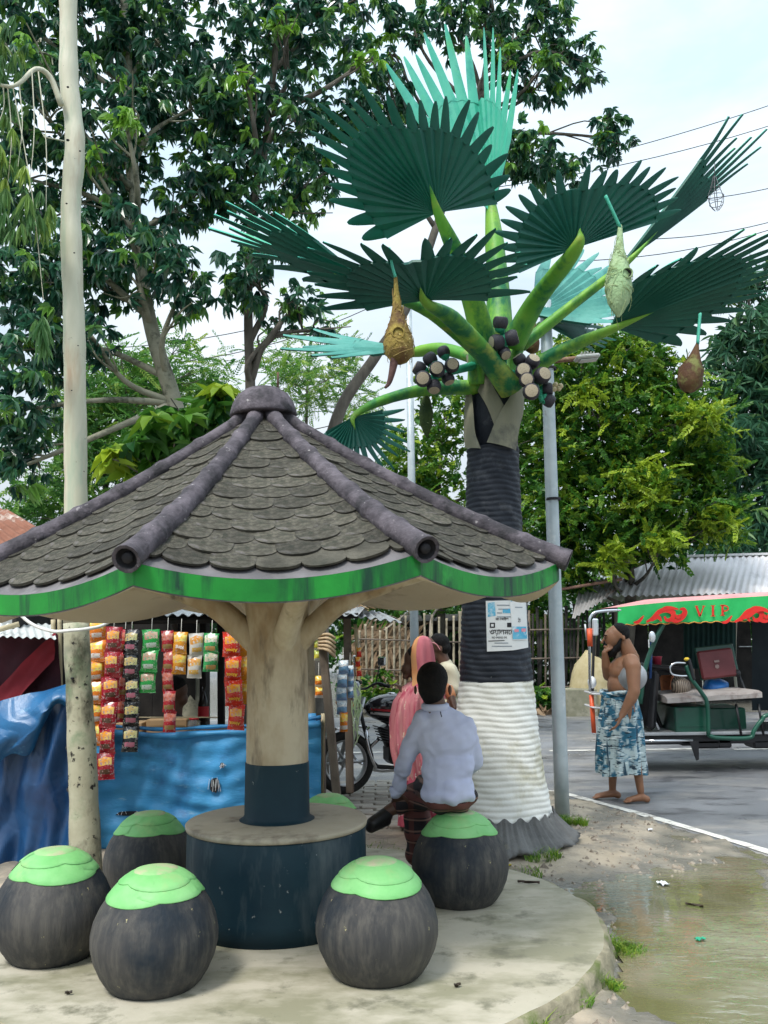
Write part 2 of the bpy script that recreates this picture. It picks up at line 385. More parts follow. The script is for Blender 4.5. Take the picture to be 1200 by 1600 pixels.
# keep only where the basin lies below the water level (plus a small margin)
Vv = np.vstack(b.v); keep = []
for q in b.f:
    g = [ground_z(np.array(Vv[i][0]), np.array(Vv[i][1])) for i in q]
    dd = min(math.hypot(Vv[i][0] - SC_[0], Vv[i][1] - SC_[1]) for i in q)
    if min(g) < WZ + .006 and dd > SR + .03 and max(Vv[i][0] - road_near_edge(Vv[i][1]) for i in q) < .0: keep.append(q)
b.f = keep; b.m = [0] * len(keep); b.sm = [False] * len(keep)
kind(b.build('puddle', m), 'structure')
# grit, pebbles and crumbs of mud
rg_ = np.random.default_rng(31); gb = MB(); gv = np.array([(-1, -1, -.3), (1, -.8, -.3), (.9, 1, -.3), (-.8, .9, -.3), (-.2, 0, .8), (.3, .2, .7)]); gf = [(0, 1, 5, 4), (1, 2, 5), (2, 3, 4, 5), (3, 0, 4)]
for _ in range(1500):
    if rg_.uniform() < .7: x_, y_ = rg_.uniform(.75, 2.3), rg_.uniform(5.3, 8.2)
    else: x_, y_ = rg_.uniform(.1, 1.6), rg_.uniform(3.0, 5.6)
    d_ = math.hypot(x_ - SC_[0], y_ - SC_[1])
    if d_ < SR + .02 or x_ > road_near_edge(y_) - .02 or (d_ > SR + .5 and rg_.uniform() < .3): continue
    s_ = rg_.gamma(2.0, .0032) + .002; a_ = rg_.uniform(0, 6.28); z_ = float(ground_z(np.array(x_), np.array(y_)))
    if z_ < WZ - .012: continue
    q = gv * s_ * rg_.uniform(.6, 1.4, 3); gb.add(np.stack([q[:, 0] * math.cos(a_) - q[:, 1] * math.sin(a_) + x_, q[:, 0] * math.sin(a_) + q[:, 1] * math.cos(a_) + y_, q[:, 2] + z_ + s_ * .2], 1), gf)
kind(gb.build('gravel', M('mud_grit', (.16, .13, .10), (.36, .31, .25), scale=30, rough=.85, lo=.4, hi=.6)), 'stuff')
# ============================================================ shelter: round table base, column, umbrella roof of fish-scale tiles
m_teal = M('dark_teal_paint', (.004, .022, .036), (.011, .037, .052), scale=3, spec=.25, rough=.5, rough2=.65, bump=.15, bscale=18, stain=((.075, .10, .108), 3.2, .52, .70, (1.4, 1.4, .35)), fleck=((.30, .32, .31), 24, .68, .73))
m_colm = M('stained_cream_plaster', (.56, .49, .36), (.63, .57, .44), scale=1.6, rough=.75, bump=.2, bscale=30, stain=((.34, .25, .15), 2.2, .42, .62, (1, 1, .5)), stain2=((.15, .12, .09), 6, .56, .70, (1, 1, .3)))
m_under = M('roof_underside_plaster', (.50, .42, .30), (.58, .50, .37), scale=2, rough=.8, bump=.15, stain=((.36, .29, .2), 3, .55, .7))
m_rtop = M('grey_roof_mortar', (.10, .095, .10), (.17, .16, .165), scale=5, rough=.8, bump=.4, bscale=40, stain=((.24, .23, .23), 4, .55, .7))
m_tile = M('weathered_cement_tile', (.050, .047, .034), (.125, .115, .088), scale=8, lo=.38, hi=.64, rough=.85, bump=1.0, bscale=45, rand=.34, stain=((.04, .044, .03), 4, .52, .68), stain2=((.17, .155, .155), 3, .56, .76), fleck=((.3, .3, .27), 38, .70, .76))
m_beam = M('purple_grey_cement', (.040, .035, .042), (.125, .108, .125), scale=9, lo=.38, hi=.64, rough=.8, bump=1.0, bscale=38, stain=((.028, .026, .030), 7, .52, .64), fleck=((.34, .32, .32), 24, .64, .72))
m_green = M('glossy_green_paint', (.005, .14, .020), (.013, .29, .032), scale=2.2, rough=.35, rough2=.5, bump=.1, stain=((.003, .04, .020), 3.4, .47, .62, (1.8, 1.8, .22)), stain2=((.03, .40, .05), 3.0, .60, .75))
m_top = M('table_top_plaster', (.40, .35, .26), (.50, .45, .35), scale=3, rough=.6, bump=.15, stain=((.20, .17, .13), 3.5, .55, .72), stain2=((.16, .07, .05), 2.2, .63, .73))
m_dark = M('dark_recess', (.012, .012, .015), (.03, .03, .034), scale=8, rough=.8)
RC = 1.585; NF = 8; A0 = R(-90 + 22.5 + 7.4)
pav = thing('shelter', 'octagonal umbrella shelter with fish-scale roof, green eave and round table base', 'shelter', (PC[0], PC[1], SLAB))
tb = MB(); tb.lathe([(.470, -.01), (.472, .10), (.474, .30), (.472, .47), (.466, .478)], 64, capt=False); tb.build('table_drum', m_teal, pav)
tb = MB(); tb.lathe([(.462, .478), (.479, .480), (.482, .500), (.474, .507), (.20, .510), (.0001, .511)], 64, capt=False); tb.build('table_top', m_top, pav)
def colwob(P):
    P = P.copy(); n = (vnoise(P, 6, 3) + .5 * vnoise(P, 17, 4))[..., None]
    P[..., :2] *= 1 + .012 * n; return P
tb = MB(); tb.lathe([(.167, .50), (.167, .9), (.166, 1.2), (.164, 1.38), (.166, 1.5), (.172, 1.62), (.182, 1.75), (.20, 1.95), (.22, 2.15)], 40, wob=colwob); tb.build('column', m_colm, pav)
tb = MB(); tb.lathe([(.205, .508), (.182, .520), (.174, .535), (.171, .80), (.1705, .806), (.1665, .808)], 48, capt=False, capb=False); tb.build('column_band', m_teal, pav)
# roof group is a little out of level, as in the photograph
TILT = Matrix.Rotation(R(-1.7), 3, 'Y')
def zr(r): return 1.785 + .96 * (1 - r) - .17 * r * (1 - r) * (1 + .4 * r)
CV = [(.985 if i == 7 else 1) * np.array([math.cos(A0 + i * math.pi / 4 + (R(3.2) if i == 7 else 0)), math.sin(A0 + i * math.pi / 4 + (R(3.2) if i == 7 else 0))]) * RC for i in range(NF)]
TI = np.array(TILT)
def surf(i, r, s, dz=0.0):
    xy = r * ((1 - s) / 2 * CV[i] + (1 + s) / 2 * CV[(i + 1) % NF])
    z = zr(r) - .085 * r ** 3 * (1 - s * s) + dz
    return TI @ np.array([xy[0], xy[1], z])
ss = np.linspace(-1, 1, 13); rr_ = np.linspace(.06, 1, 16)
b = MB()
for i in range(NF):
    b.grid(np.array([[surf(i, r, s) for s in ss] for r in rr_]), flip=False)
    b.grid(np.array([[surf(i, 1, s, 0), surf(i, 1, s, -.096)] and [surf(i, 1, s), surf(i, .998, s, -.096)] for s in ss]), flip=True, smooth=False)
    und = []
    for q in np.linspace(0, 1, 8):
        r = .998 - q * .85
        und.append([surf(i, .998, s, -.096) * (1 - q) + (TI @ np.array([*(r * ((1 - s) / 2 * CV[i] + (1 + s) / 2 * CV[(i + 1) % NF])), 1.66 + .42 * (1 - r) - .05 * (1 - s * s) * r])) * q for s in ss])
    b.grid(np.array(und), m=1, flip=False)
b.build('roof_slab', [m_rtop, m_under], pav)
for i in range(NF):      # painted eave board of each side
    b = MB(); P = []
    for s in np.linspace(-1, 1, 17):
        o = CV[i] * (1 - s) / 2 + CV[(i + 1) % NF] * (1 + s) / 2; o = o / np.linalg.norm(o) * .004
        d = TI @ np.array([o[0], o[1], 0])
        top = surf(i, 1, s); bot = surf(i, .998, s, -.090)
        P.append([top - d * 3 - [0, 0, .002], top + d - [0, 0, .001], bot + d, bot - d * 3])
    b.grid(np.array(P), flip=True, smooth=False); b.build('eave_board', m_green, pav)
# fish-scale tiles
tp = [(-.5, 1.0), (-.5, .34), (-.46, .20), (-.36, .09), (-.2, .02), (0, 0), (.2, .02), (.36, .09), (.46, .20), (.5, .34), (.5, 1.0)]
tb = MB(); k = len(tp)
top = np.array([(x, y, .5 - .12 * (2 * x) ** 2) for x, y in tp]); bot = top - [0, 0, 1.0]
tb.add(np.vstack([top, bot]), [tuple(reversed(range(k))), tuple(range(k, 2 * k))] + [(i, (i + 1) % k, k + (i + 1) % k, k + i) for i in range(k)])
tile_me = tb.mesh('tile'); tile_me.materials.append(m_tile)
tile_me2 = None
rest = MB(); rj = random.Random(3)
TV = np.vstack([top, bot]); TF = [tuple(range(k)), tuple(reversed(range(k, 2 * k)))]
rows = 15; TW = .19; count = 0
front_faces = {7, 6, 0, 5, 1}
for i in range(NF):
    chord = np.linalg.norm(CV[(i + 1) % NF] - CV[i])
    for kq in range(rows):
        r = .125 + (.975 - .125) * (kq + .5 * 0) / (rows - 1)
        wrow = chord * r; lim = wrow / 2 - .018
        off = (kq % 2) * .5
        xs_ = [(j + off) * TW for j in range(-5, 6)]
        for x in xs_:
            a_, b_ = max(x - TW / 2, -lim), min(x + TW / 2, lim)
            if b_ - a_ < .03: continue
            xc = (a_ + b_) / 2; s = 2 * xc / wrow
            p = surf(i, r, s); pu = surf(i, max(.02, r - .1), s); du = pu - p; du /= np.linalg.norm(du)
            ac = surf(i, r, min(1, s + .1)) - surf(i, r, s - .1 if s < .9 else s - .2); ac /= np.linalg.norm(ac)
            n_ = np.cross(ac, du); n_ /= np.linalg.norm(n_)
            if n_[2] < 0: n_ = -n_
            ac = np.cross(du, n_)
            jit = rj.uniform(-.035, .035); ac, du = ac * math.cos(jit) + du * math.sin(jit), du * math.cos(jit) - ac * math.sin(jit)
            Lt = .175 * rj.uniform(.95, 1.05); th = .0105 * rj.uniform(.8, 1.25); lift = .019 + rj.uniform(-.003, .004)
            dd = du * Lt - n_ * .014      # tile leans: lower lip stands proud of the row below
            wv = ac * (b_ - a_) * rj.uniform(.96, 1.0)
            org = p + n_ * lift + du * rj.uniform(-.006, .006)
            Mx = np.eye(4); Mx[:3, 0] = wv; Mx[:3, 1] = dd; Mx[:3, 2] = n_ * th; Mx[:3, 3] = org
            if i in front_faces and count < 298:
                o = bpy.data.objects.new('roof_tile', tile_me); COL.objects.link(o); o.parent = pav; o.matrix_local = Matrix(Mx.tolist()); count += 1
            else:
                rest.add(TV @ Mx[:3, :3].T + Mx[:3, 3], [tuple(reversed(range(k))), tuple(range(k, 2 * k))] + [(q, (q + 1) % k, k + (q + 1) % k, k + q) for q in range(k)])
if rest.n: kind(rest.build('roof_tiles_far_side', m_tile, pav), 'stuff')
# bamboo-like ridge poles with node rings and hollow round ends
for i in range(NF):
    b = MB(); path = []; rad = []
    tt = np.linspace(.05, 1.035, 120)
    nodes = [.1, .24, .37, .5, .63, .76, .89]
    for q in tt:
        if q <= 1: p = np.array([*(CV[i] * q), zr(q)])
        else: p = np.array([*(CV[i] * q), zr(1) - (q - 1) * .72])
        p[2] += .032; path.append(TI @ p)
        rr0 = .038 + .015 * q
        for nd in nodes:
            dq = (q - nd + .006 * math.sin(7 * i + nd * 40)) / .013
            rr0 += .0075 * math.exp(-dq * dq)
        if q > 1.018: rr0 += .004
        rad.append(rr0)
    b.tube(path, rad, 14, caps=False)
    e = np.array(path[-1]); d = e - np.array(path[-3]); d /= np.linalg.norm(d)
    b.tube([e, e - d * .001, e - d * .004], [rad[-1], rad[-1] * .82, rad[-1] * .74], 14, caps=False)
    o = b.build('ridge_pole', m_beam, pav)
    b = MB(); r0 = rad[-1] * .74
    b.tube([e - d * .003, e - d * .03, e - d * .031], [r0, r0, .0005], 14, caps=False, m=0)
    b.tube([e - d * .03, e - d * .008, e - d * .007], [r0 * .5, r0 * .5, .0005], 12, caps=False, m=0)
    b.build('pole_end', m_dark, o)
b = MB(); dome = [(.185, 2.715), (.19, 2.722), (.186, 2.745), (.172, 2.79), (.145, 2.835), (.10, 2.868), (.05, 2.884), (.0005, 2.888)]
b.lathe([(.16, 2.712)] + dome, 32, capb=True, capt=False, wob=lambda P: P @ TI.T); b.build('dome_cap', m_beam, pav)
b = MB(); b.tube([(.0, .0, 2.87), (.0, 0, 2.97)], .007, 6); b.build('iron_rod', M('rusty_iron', (.07, .045, .035), (.14, .08, .05), scale=20, rough=.8), pav)
# struts from the column to the eaves
for ang, rr2 in ((-172, .95), (-12, .98), (-68, .8), (70, .9), (120, .9), (165, .9)):
    d = np.array([math.cos(R(ang)), math.sin(R(ang)), 0])
    pth = bez([d * .07 + [0, 0, 1.40], d * .20 + [0, 0, 1.52], d * .42 + [0, 0, 1.68], d * rr2 + [0, 0, 1.86]], 16)
    b = MB(); b.tube(pth, np.linspace(.072, .046, len(pth)), 12); b.build('strut', m_colm, pav)

# ============================================================ stools shaped like palmyra fruit
m_pod = M('charcoal_pod_cement', (.030, .032, .036), (.066, .064, .062), scale=3, spec=.25, rough=.62, bump=.35, bscale=60, bstretch=(1, 1, .12), stretch=(1, 1, .5), stain=((.13, .122, .105), 24, .45, .85, (1.0, 1.0, .10)), stain2=((.012, .020, .030), 1.9, .52, .68), fleck=((.42, .38, .20), 19, .685, .715, (1, 1, .6)))
m_sep = M('mint_green_paint', (.16, .48, .15), (.27, .60, .24), scale=4, rough=.55, bump=.15, stain=((.34, .48, .20), 3.5, .55, .72), stain2=((.16, .40, .15), 6, .6, .75))
m_worn = M('worn_seat_plaster', (.24, .50, .20), (.32, .54, .24), scale=6, rough=.7, stain=((.46, .44, .29), 7, .46, .62))
SP = [(.185, 0), (.205, .02), (.232, .06), (.258, .115), (.272, .175), (.272, .22), (.260, .275), (.238, .325), (.210, .368), (.180, .405), (.150, .435), (.115, .458), (.075, .471), (.03, .475), (.0005, .476)]
sp_r = np.array([p[0] for p in SP])[::-1]; sp_z = np.array([p[1] for p in SP])[::-1]
sp_s = np.concatenate([[0], np.cumsum(np.hypot(np.diff(sp_r), np.diff(sp_z)))])
def pod_point(a, s, off):
    r = np.interp(s, sp_s, sp_r); z = np.interp(s, sp_s, sp_z)
    e = .004; dr = np.interp(s + e, sp_s, sp_r) - np.interp(s - e, sp_s, sp_r); dz = np.interp(s + e, sp_s, sp_z) - np.interp(s - e, sp_s, sp_z)
    l = math.hypot(dr, dz) + 1e-9; nr, nz_ = -dz / l, dr / l
    return ((r + off * nr) * math.cos(a), (r + off * nr) * math.sin(a), z + off * nz_)
def petal(b, a0, da, s0, s1, off, th, drop=.5):
    """one sepal hugging the pod: rounded lower lip"""
    na_, ns = 15, 9; P = []
    for ia in np.linspace(-1, 1, na_):
        edge = s1 - (s1 - s0) * drop * abs(ia) ** 2.6
        P.append([pod_point(a0 + da * ia, s0 + (edge - s0) * q, off) for q in np.linspace(0, 1, ns)] + [pod_point(a0 + da * ia, edge + .003, off - th * .5), pod_point(a0 + da * ia, edge, off - th)])
    b.grid(np.array(P), flip=True)
def make_stool():
    t = thing('pod_stool', 'x', 'stool')
    b = MB(); b.lathe([(.17, -.012)] + SP, 48, capt=False, wob=lambda P: P * np.array([1, 1, 1]) * (1 + .008 * vnoise(P, 9, 5)[..., None] * np.array([1, 1, 0])))
    b.build('pod', m_pod, t)
    for j in range(4):
        b = MB(); petal(b, j * math.pi / 2 + .3, 1.12, .05, .236 + .016 * (j % 2), .003 + .0009 * j, .005, .17); b.build('sepal', m_sep, t)
    for j in range(3):
        b = MB(); petal(b, j * 2.094 + .9, 1.35, .03, .168 + .012 * j, .0068 + .0009 * j, .005, .3); b.build('sepal', m_sep, t)
    b = MB()
    rings = [[pod_point(a_, s, .0112 if s < .09 else .007) for a_ in np.linspace(0, 2 * np.pi, 28, endpoint=False)] for s in (.001, .03, .06, .088, .094)]
    b.grid(np.array(rings), cv=True, flip=False); b.build('seat_pad', m_worn, t)
    return t
st0 = make_stool()
spots = [  # photograph x of the stool, y of its foot, turn, size, label
    (590, 1520, .2, 1.0, 'dark pod stool with mint green sepal cap, nearest the front right of the platform'),
    (720, 1407, 1.3, 1.0, 'dark pod stool that the man in the pale blue shirt sits on'),
    (241, 1537, 2.2, 1.0, 'dark pod stool with mint green cap nearest the front, left of the table drum'),
    (81, 1492, 3.5, 1.0, 'dark pod stool with green cap at the left edge of the picture'),
    (232, 1396, 4.4, .95, 'darker green capped pod stool behind, in front of the blue tarpaulin counter'),
    (514, 1345, 5.2, .88, 'pod stool hidden behind the table drum, only its pale green top showing'),
]
STOOLS = []
for i, (x, y, rz, sc_, lab) in enumerate(spots):
    s = st0 if i == 0 else copy_tree(st0)
    p = gnd(x, y, SLAB); s.location = (p[0], p[1], SLAB); s.rotation_euler = (0, 0, rz); s.scale = (sc_,) * 3
    s['label'] = lab; s['group'] = 'pod stools round the shelter table'; STOOLS.append(p)
# ============================================================ concrete palmyra palm
m_dtr = M('dark_trunk_paint', (.010, .014, .022), (.026, .031, .042), scale=4, spec=.3, rough=.55, bump=.4, bscale=40, stain=((.07, .075, .085), 5, .58, .74), fleck=((.3, .32, .33), 40, .70, .75))
m_wtr = M('whitewashed_trunk', (.74, .73, .67), (.84, .84, .80), scale=2.2, rough=.75, bump=.4, bscale=30, stain=((.50, .46, .30), 2.6, .52, .72), stain2=((.33, .30, .2), 12, .66, .74))
m_skirt = M('grey_root_skirt', (.10, .10, .10), (.17, .17, .165), scale=5, rough=.85, bump=.6, bscale=30, stain=((.32, .30, .22), 4, .6, .75))
m_sheath = M('tan_leaf_base', (.20, .20, .14), (.29, .28, .20), scale=3, rough=.8, bump=.3, bscale=30, stretch=(1, 1, .4), stain=((.10, .10, .09), 3, .55, .7))
m_pet = M('lime_green_petiole', (.06, .27, .03), (.20, .40, .04), scale=2.2, rough=.55, bump=.2, stain=((.006, .13, .045), 4, .46, .60, (1, 1, .5)), stain2=((.36, .40, .06), 2.4, .56, .70), fleck=((.09, .10, .03), 18, .66, .74))
m_ltop = M('turquoise_leaf_paint', (.05, .42, .30), (.11, .50, .36), scale=2.5, rough=.55, bump=.2, stretch=(1, 1, .6), stain=((.03, .30, .25), 3.5, .52, .68), stain2=((.10, .50, .20), 2.5, .58, .72))
m_lshade = M('shaded_teal_leaf_paint', (.06, .27, .23), (.11, .34, .29), scale=3, rough=.6, bump=.2, stain=((.04, .20, .18), 4, .5, .66))  # turquoise leaf paint again, with the shade on two leaves put into the colour
m_lund = M('dark_green_leaf_paint', (.005, .078, .058), (.010, .118, .082), scale=3, rough=.5, bump=.2, stain=((.008, .11, .075), 3.2, .55, .72), fleck=((.05, .10, .085), 24, .68, .74))
m_fru = M('dark_fruit_skin', (.018, .018, .026), (.045, .04, .05), scale=8, rough=.45, bump=.3)
m_cut = M('cut_fruit_end', (.34, .29, .20), (.46, .40, .29), scale=14, rough=.7, stain=((.16, .11, .08), 12, .55, .68))
m_stem = M('green_bunch_stem', (.01, .20, .11), (.03, .30, .17), scale=8, rough=.55, bump=.3)
PY = 6.95
palm = thing('palm_sculpture', 'tall concrete palm with dark ringed trunk, whitewashed foot and green fan leaves', 'sculpture', tuple(at(777, 1325, PY)[:2]) + (0.0,))
PO = np.array(palm.location)
def pz(py): return at(775, py, PY)[2]
tr_y = [1345, 1325, 1290, 1250, 1200, 1150, 1060, 920, 800, 720, 660, 610]
tr_r = [.47, .455, .425, .385, .342, .315, .272, .238, .212, .198, .20, .19]
tr_x = [777, 777, 777, 777, 776, 776, 775, 772, 771, 770, 770, 771]
tz = np.array([pz(y) for y in tr_y])
txw = np.array([at(x, y, PY)[0] for x, y in zip(tr_x, tr_y)])
def tr(z): return np.interp(z, tz, tr_r)
def tx(z): return np.interp(z, tz, txw)
def trunk_part(name, z0, z1, mat, wavy0=0, wavy1=0):
    n = 72; zs = np.arange(z0, z1 + .001, .0075); P = []
    a = np.linspace(0, 2 * np.pi, n, endpoint=False)
    for i, z in enumerate(zs):
        zz = np.full(n, z)
        if i == 0: zz = zz + wavy0 * np.sin(a * 7 + 1) * .5
        if i == len(zs) - 1: zz = zz + wavy1 * np.sin(a * 5 + 2) * .5
        ph = z / .041 + .16 * np.sin(a * 2 + z * 3) + .12 * np.sin(a * 5 + z * 9)
        rip = .0078 * np.abs(np.sin(np.pi * ph)) ** .7 + .003 * np.sin(a * 9 + z * 37)
        r = tr(z) + rip
        P.append(np.stack([tx(z) + r * np.cos(a), PY + r * np.sin(a), zz], 1))
    b = MB(); b.grid(np.array(P) - PO, cv=True, flip=True); return b.build(name, mat, palm)
ZW = pz(1064); ZF = at(775, 1292, 6.5)[2]; ZT = pz(705)
trunk_part('trunk_upper', ZW, ZT + .02, m_dtr)
trunk_part('trunk_whitewash', ZF, ZW + .004, m_wtr, wavy0=.02)
b = MB(); b.lathe([(.19, 0), (.188, .3), (.18, .62), (.10, .75)], 32, c=np.array([tx(ZT + .3), PY, ZT]) - PO); b.build('trunk_top', m_dtr, palm)
# flared root skirt
n = 220; a = np.linspace(0, 2 * np.pi, n, endpoint=False); P = []
hem = .028 * np.sin(a * 11 + 1) + .02 * np.sin(a * 4)
for q in np.linspace(0, 1, 9):
    r = tr(ZF) + .014 + .17 * q ** 1.5 + .008 * q + (.010 * np.sin(a * 70 + 3 * np.sin(a * 5) + q * 2.0) + .006 * np.sin(a * 31)) * min(1, q * 3 + .3)
    z = ZF + .03 - (.19 + hem) * q
    if q == 0: z = z + .018 * np.sin(a * 23)
    P.append(np.stack([tx(ZF) + r * np.cos(a), PY + r * np.sin(a), z + 0 * a], 1))
P.append(P[-1] * 1.0); P[-1][:, 2] -= .025; P[-1][:, :2] = np.array([tx(ZF), PY]) + (P[-1][:, :2] - np.array([tx(ZF), PY])) * .93
b = MB(); b.grid(np.array(P) - PO, cv=True, flip=False); b.build('root_skirt', m_skirt, palm)
def strap(name, pts, w0, w1, mat, parent, off, th=.02):
    """broad flat leaf base lying against the trunk: pts are (photo x, photo y)"""
    pth = bez([np.array([x, y, 0]) for x, y in pts], 14); P = []
    for i, (x, y, _) in enumerate(pth):
        q = i / (len(pth) - 1); wd = w0 + (w1 - w0) * q; row = []
        for s in np.linspace(-1, 1, 9):
            p = at(x + s * wd, y + s * wd * .25, PY); z = p[2]
            rr = tr(z) + off + .03 * q * 0
            u = np.clip((p[0] - tx(z)) / (rr + .001), -.985, .985)
            edge = th * (1 - .55 * s ** 4)
            row.append((tx(z) + u * (rr + edge), PY - math.sqrt(1 - u * u) * (rr + edge), z))
        P.append(row)
    b = MB(); b.grid(np.array(P) - PO, flip=False); return b.build(name, mat, parent)
strap('leaf_base', [(738, 560), (752, 610), (772, 650), (790, 700)], 12, 16, m_sheath, palm, .012)
strap('leaf_base', [(815, 600), (806, 630), (790, 665), (778, 706)], 9, 22, m_sheath, palm, .032)
strap('leaf_base', [(727, 610), (729, 640), (731, 680), (738, 706)], 8, 10, m_sheath, palm, .018)

def frond(H, T, S1, S2, a1=120, a2=120, nseg=26, jf=.62, cup=.0, seen='under', th=.010, pleat=.014, pts=None, prad=(.075, .055), seed=0, missing=(), dark=False, tipk=1.0):
    """fan leaf. H hub, T tip of the middle segment, S1/S2 tips of the segments at right angles to it; each (photo x, photo y, depth)"""
    rg = random.Random(seed)
    h = at(*H); D = at(*T) - h; W1 = at(*S1) - h; W2 = at(*S2) - h
    nv = np.cross(D, W1); nv /= np.linalg.norm(nv); n2 = np.cross(W2, D); n2 /= np.linalg.norm(n2)
    nv = nv + n2; nv /= np.linalg.norm(nv)
    toward = np.array([0, 0, CAMZ]) - h
    up = nv if (nv @ toward > 0) == (seen == 'top') else -nv
    size = np.linalg.norm(D)
    fr = bpy.data.objects.new('frond', None); COL.objects.link(fr); fr.parent = palm; fr.location = h - PO; fr.empty_display_size = .1
    ea, eb = R(a1), R(a2)
    def pos(ph, rho, lift=0.0):
        W = W1 if ph >= 0 else W2
        p = rho * (math.cos(ph) * D + abs(math.sin(ph)) * W)
        return p + up * (cup * size * rho * rho + lift)
    b = MB(); dphi = (ea + eb) / nseg; flipb = (nv @ up) < 0
    nr = 9; rows_t, rows_b = [], []
    phs = [-eb + dphi * .25 * k_ for k_ in range(4 * nseg + 1)]
    for i in range(nr):
        rho = .03 + (jf - .03) * i / (nr - 1); rt, rb = [], []
        for k_, ph in enumerate(phs):
            pl = pleat * (abs((k_ % 4) - 2) / 2 * -1 + .5) * min(1, rho / .3) * (.5 + rho) * 1.4
            rt.append(pos(ph, rho, pl + th)); rb.append(pos(ph, rho, pl - th))
        rows_t.append(rt); rows_b.append(rb)
    b.grid(np.array(rows_t), m=0, smooth=False, flip=flipb); b.grid(np.array(rows_b), m=1, smooth=False, flip=not flipb)
    for col_ in (0, -1):
        b.grid(np.array([[rt[col_], rb[col_]] for rt, rb in zip(rows_t, rows_b)]), m=1)
    b.grid(np.array([rows_t[-1], rows_b[-1]]), m=1, smooth=False)
    for j in range(nseg):
        if j in missing: continue
        pc = -eb + dphi * (j + .5); L_ = 1 + rg.uniform(-.10, .07); skew = rg.uniform(-.25, .25) * dphi; lf = rg.uniform(-.03, .03)
        L_ *= tipk
        ring = []
        for q in (0, .12, .3, .5, .7, .86, .95, 1.0):
            rho = jf - .02 + (L_ - jf + .02) * q
            hw = dphi * .5 * (1 - q) ** .42 * (jf / rho) * (1.0 if q < .05 else .96); pcq = pc + skew * q
            hw = max(hw, .011)
            tk = th * (1.5 - .6 * q); lft = lf * size * q * q + pleat * .4 * (1 - q)
            ring.append([pos(pcq - hw, rho, lft - pleat * .35 * (1 - q)), pos(pcq, rho, lft + tk * 1.3), pos(pcq + hw, rho, lft - pleat * .35 * (1 - q)), pos(pcq, rho, lft - tk * 1.3)])
        ring = np.array(ring)
        b.grid(ring[:, :3], m=0, smooth=True, flip=flipb); b.grid(ring[:, [2, 3, 0]], m=1, smooth=True, flip=flipb)
    b.build('blade', [m_lshade if seed in (4, 10) else m_ltop, m_lund], fr)
    if pts:
        pth = [at(*p) for p in pts] + [h - up * (th + .02)]
        e_ = h + D * .26 - up * (th + .016)
        pth = bez(pth + [e_], 22) - h
        nt_ = 11; rd = np.concatenate([np.linspace(prad[0], prad[1], len(pth) - nt_), prad[1] * (1 - .97 * np.linspace(0, 1, nt_))])
        q = MB(); q.tube(pth, rd, 14, squash=.72); q.build('petiole', m_pet, fr)
    return fr
CT = 6.9
# big dark fan facing the camera
frond((683, 332, 6.05), (628, 148, 5.5), (495, 268, 5.9), (803, 282, 6.25), 128, 100, 24, .72, cup=-.05, pts=[(762, 560, 6.72), (742, 480, 6.55), (712, 395, 6.25)], prad=(.115, .07), seed=1)
# front leaf pointing at the camera, folded down its middle
frond((665, 468, 5.75), (626, 372, 5.2), (478, 437, 5.5), (818, 402, 5.6), 118, 122, 19, .66, cup=-.10, pts=[(800, 610, 6.62), (758, 555, 6.45), (705, 497, 6.05)], prad=(.115, .075), seed=2, missing=(9,))
# long leaf going left
frond((580, 448, 5.75), (346, 340, 5.25), (512, 352, 5.3), (505, 440, 6.3), 75, 88, 11, .66, cup=-.06, pts=[(770, 570, 6.65), (725, 530, 6.45), (660, 482, 6.1)], prad=(.08, .05), seed=3)
# level leaf far left
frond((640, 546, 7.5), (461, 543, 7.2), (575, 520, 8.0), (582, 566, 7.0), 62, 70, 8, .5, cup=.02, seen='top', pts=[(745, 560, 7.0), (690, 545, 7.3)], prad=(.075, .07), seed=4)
# low leaf drooping over the roof
frond((552, 652, 6.45), (556, 740, 6.3), (640, 668, 6.6), (470, 705, 6.2), 112, 95, 18, .55, cup=-.05, pts=[(748, 605, 6.85), (670, 608, 6.8), (600, 625, 6.65)], prad=(.085, .055), seed=5)
# tall upright turquoise leaf
frond((768, 335, 7.3), (738, 82, 7.5), (598, 262, 6.95), (838, 262, 6.9), 62, 66, 12, .66, cup=.06, seen='top', pts=[(780, 540, 7.0), (778, 450, 7.15)], prad=(.165, .115), seed=6, missing=(5,), tipk=1.02)
# right leaf facing the camera
frond((897, 388, 6.0), (925, 262, 5.75), (772, 372, 5.95), (1068, 328, 6.2), 122, 92, 21, .74, cup=-.05, pts=[(800, 540, 6.75), (838, 470, 6.5)], prad=(.11, .075), seed=7, missing=(10,))
# leaf pointing up and right behind it
frond((975, 408, 6.8), (1162, 222, 6.7), (1042, 258, 6.4), (1100, 345, 7.1), 42, 62, 8, .66, cup=.05, pts=[(815, 540, 6.95), (890, 480, 6.9)], prad=(.07, .05), seed=8)
# long right leaf
frond((955, 510, 6.3), (1225, 402, 5.7), (1020, 402, 5.8), (985, 560, 6.7), 96, 75, 18, .76, cup=-.05, pts=[(812, 590, 6.7), (870, 552, 6.55)], prad=(.095, .06), seed=9)
# pale leaf at the back
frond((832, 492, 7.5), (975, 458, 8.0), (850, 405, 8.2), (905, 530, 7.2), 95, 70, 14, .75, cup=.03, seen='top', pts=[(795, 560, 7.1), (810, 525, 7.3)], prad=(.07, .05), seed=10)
frond((850, 505, 7.8), (950, 520, 8.5), (900, 470, 8.4), (890, 545, 7.6), 80, 70, 10, .6, seen='under', pts=[(795, 565, 7.1), (820, 535, 7.4)], prad=(.06, .045), seed=11)
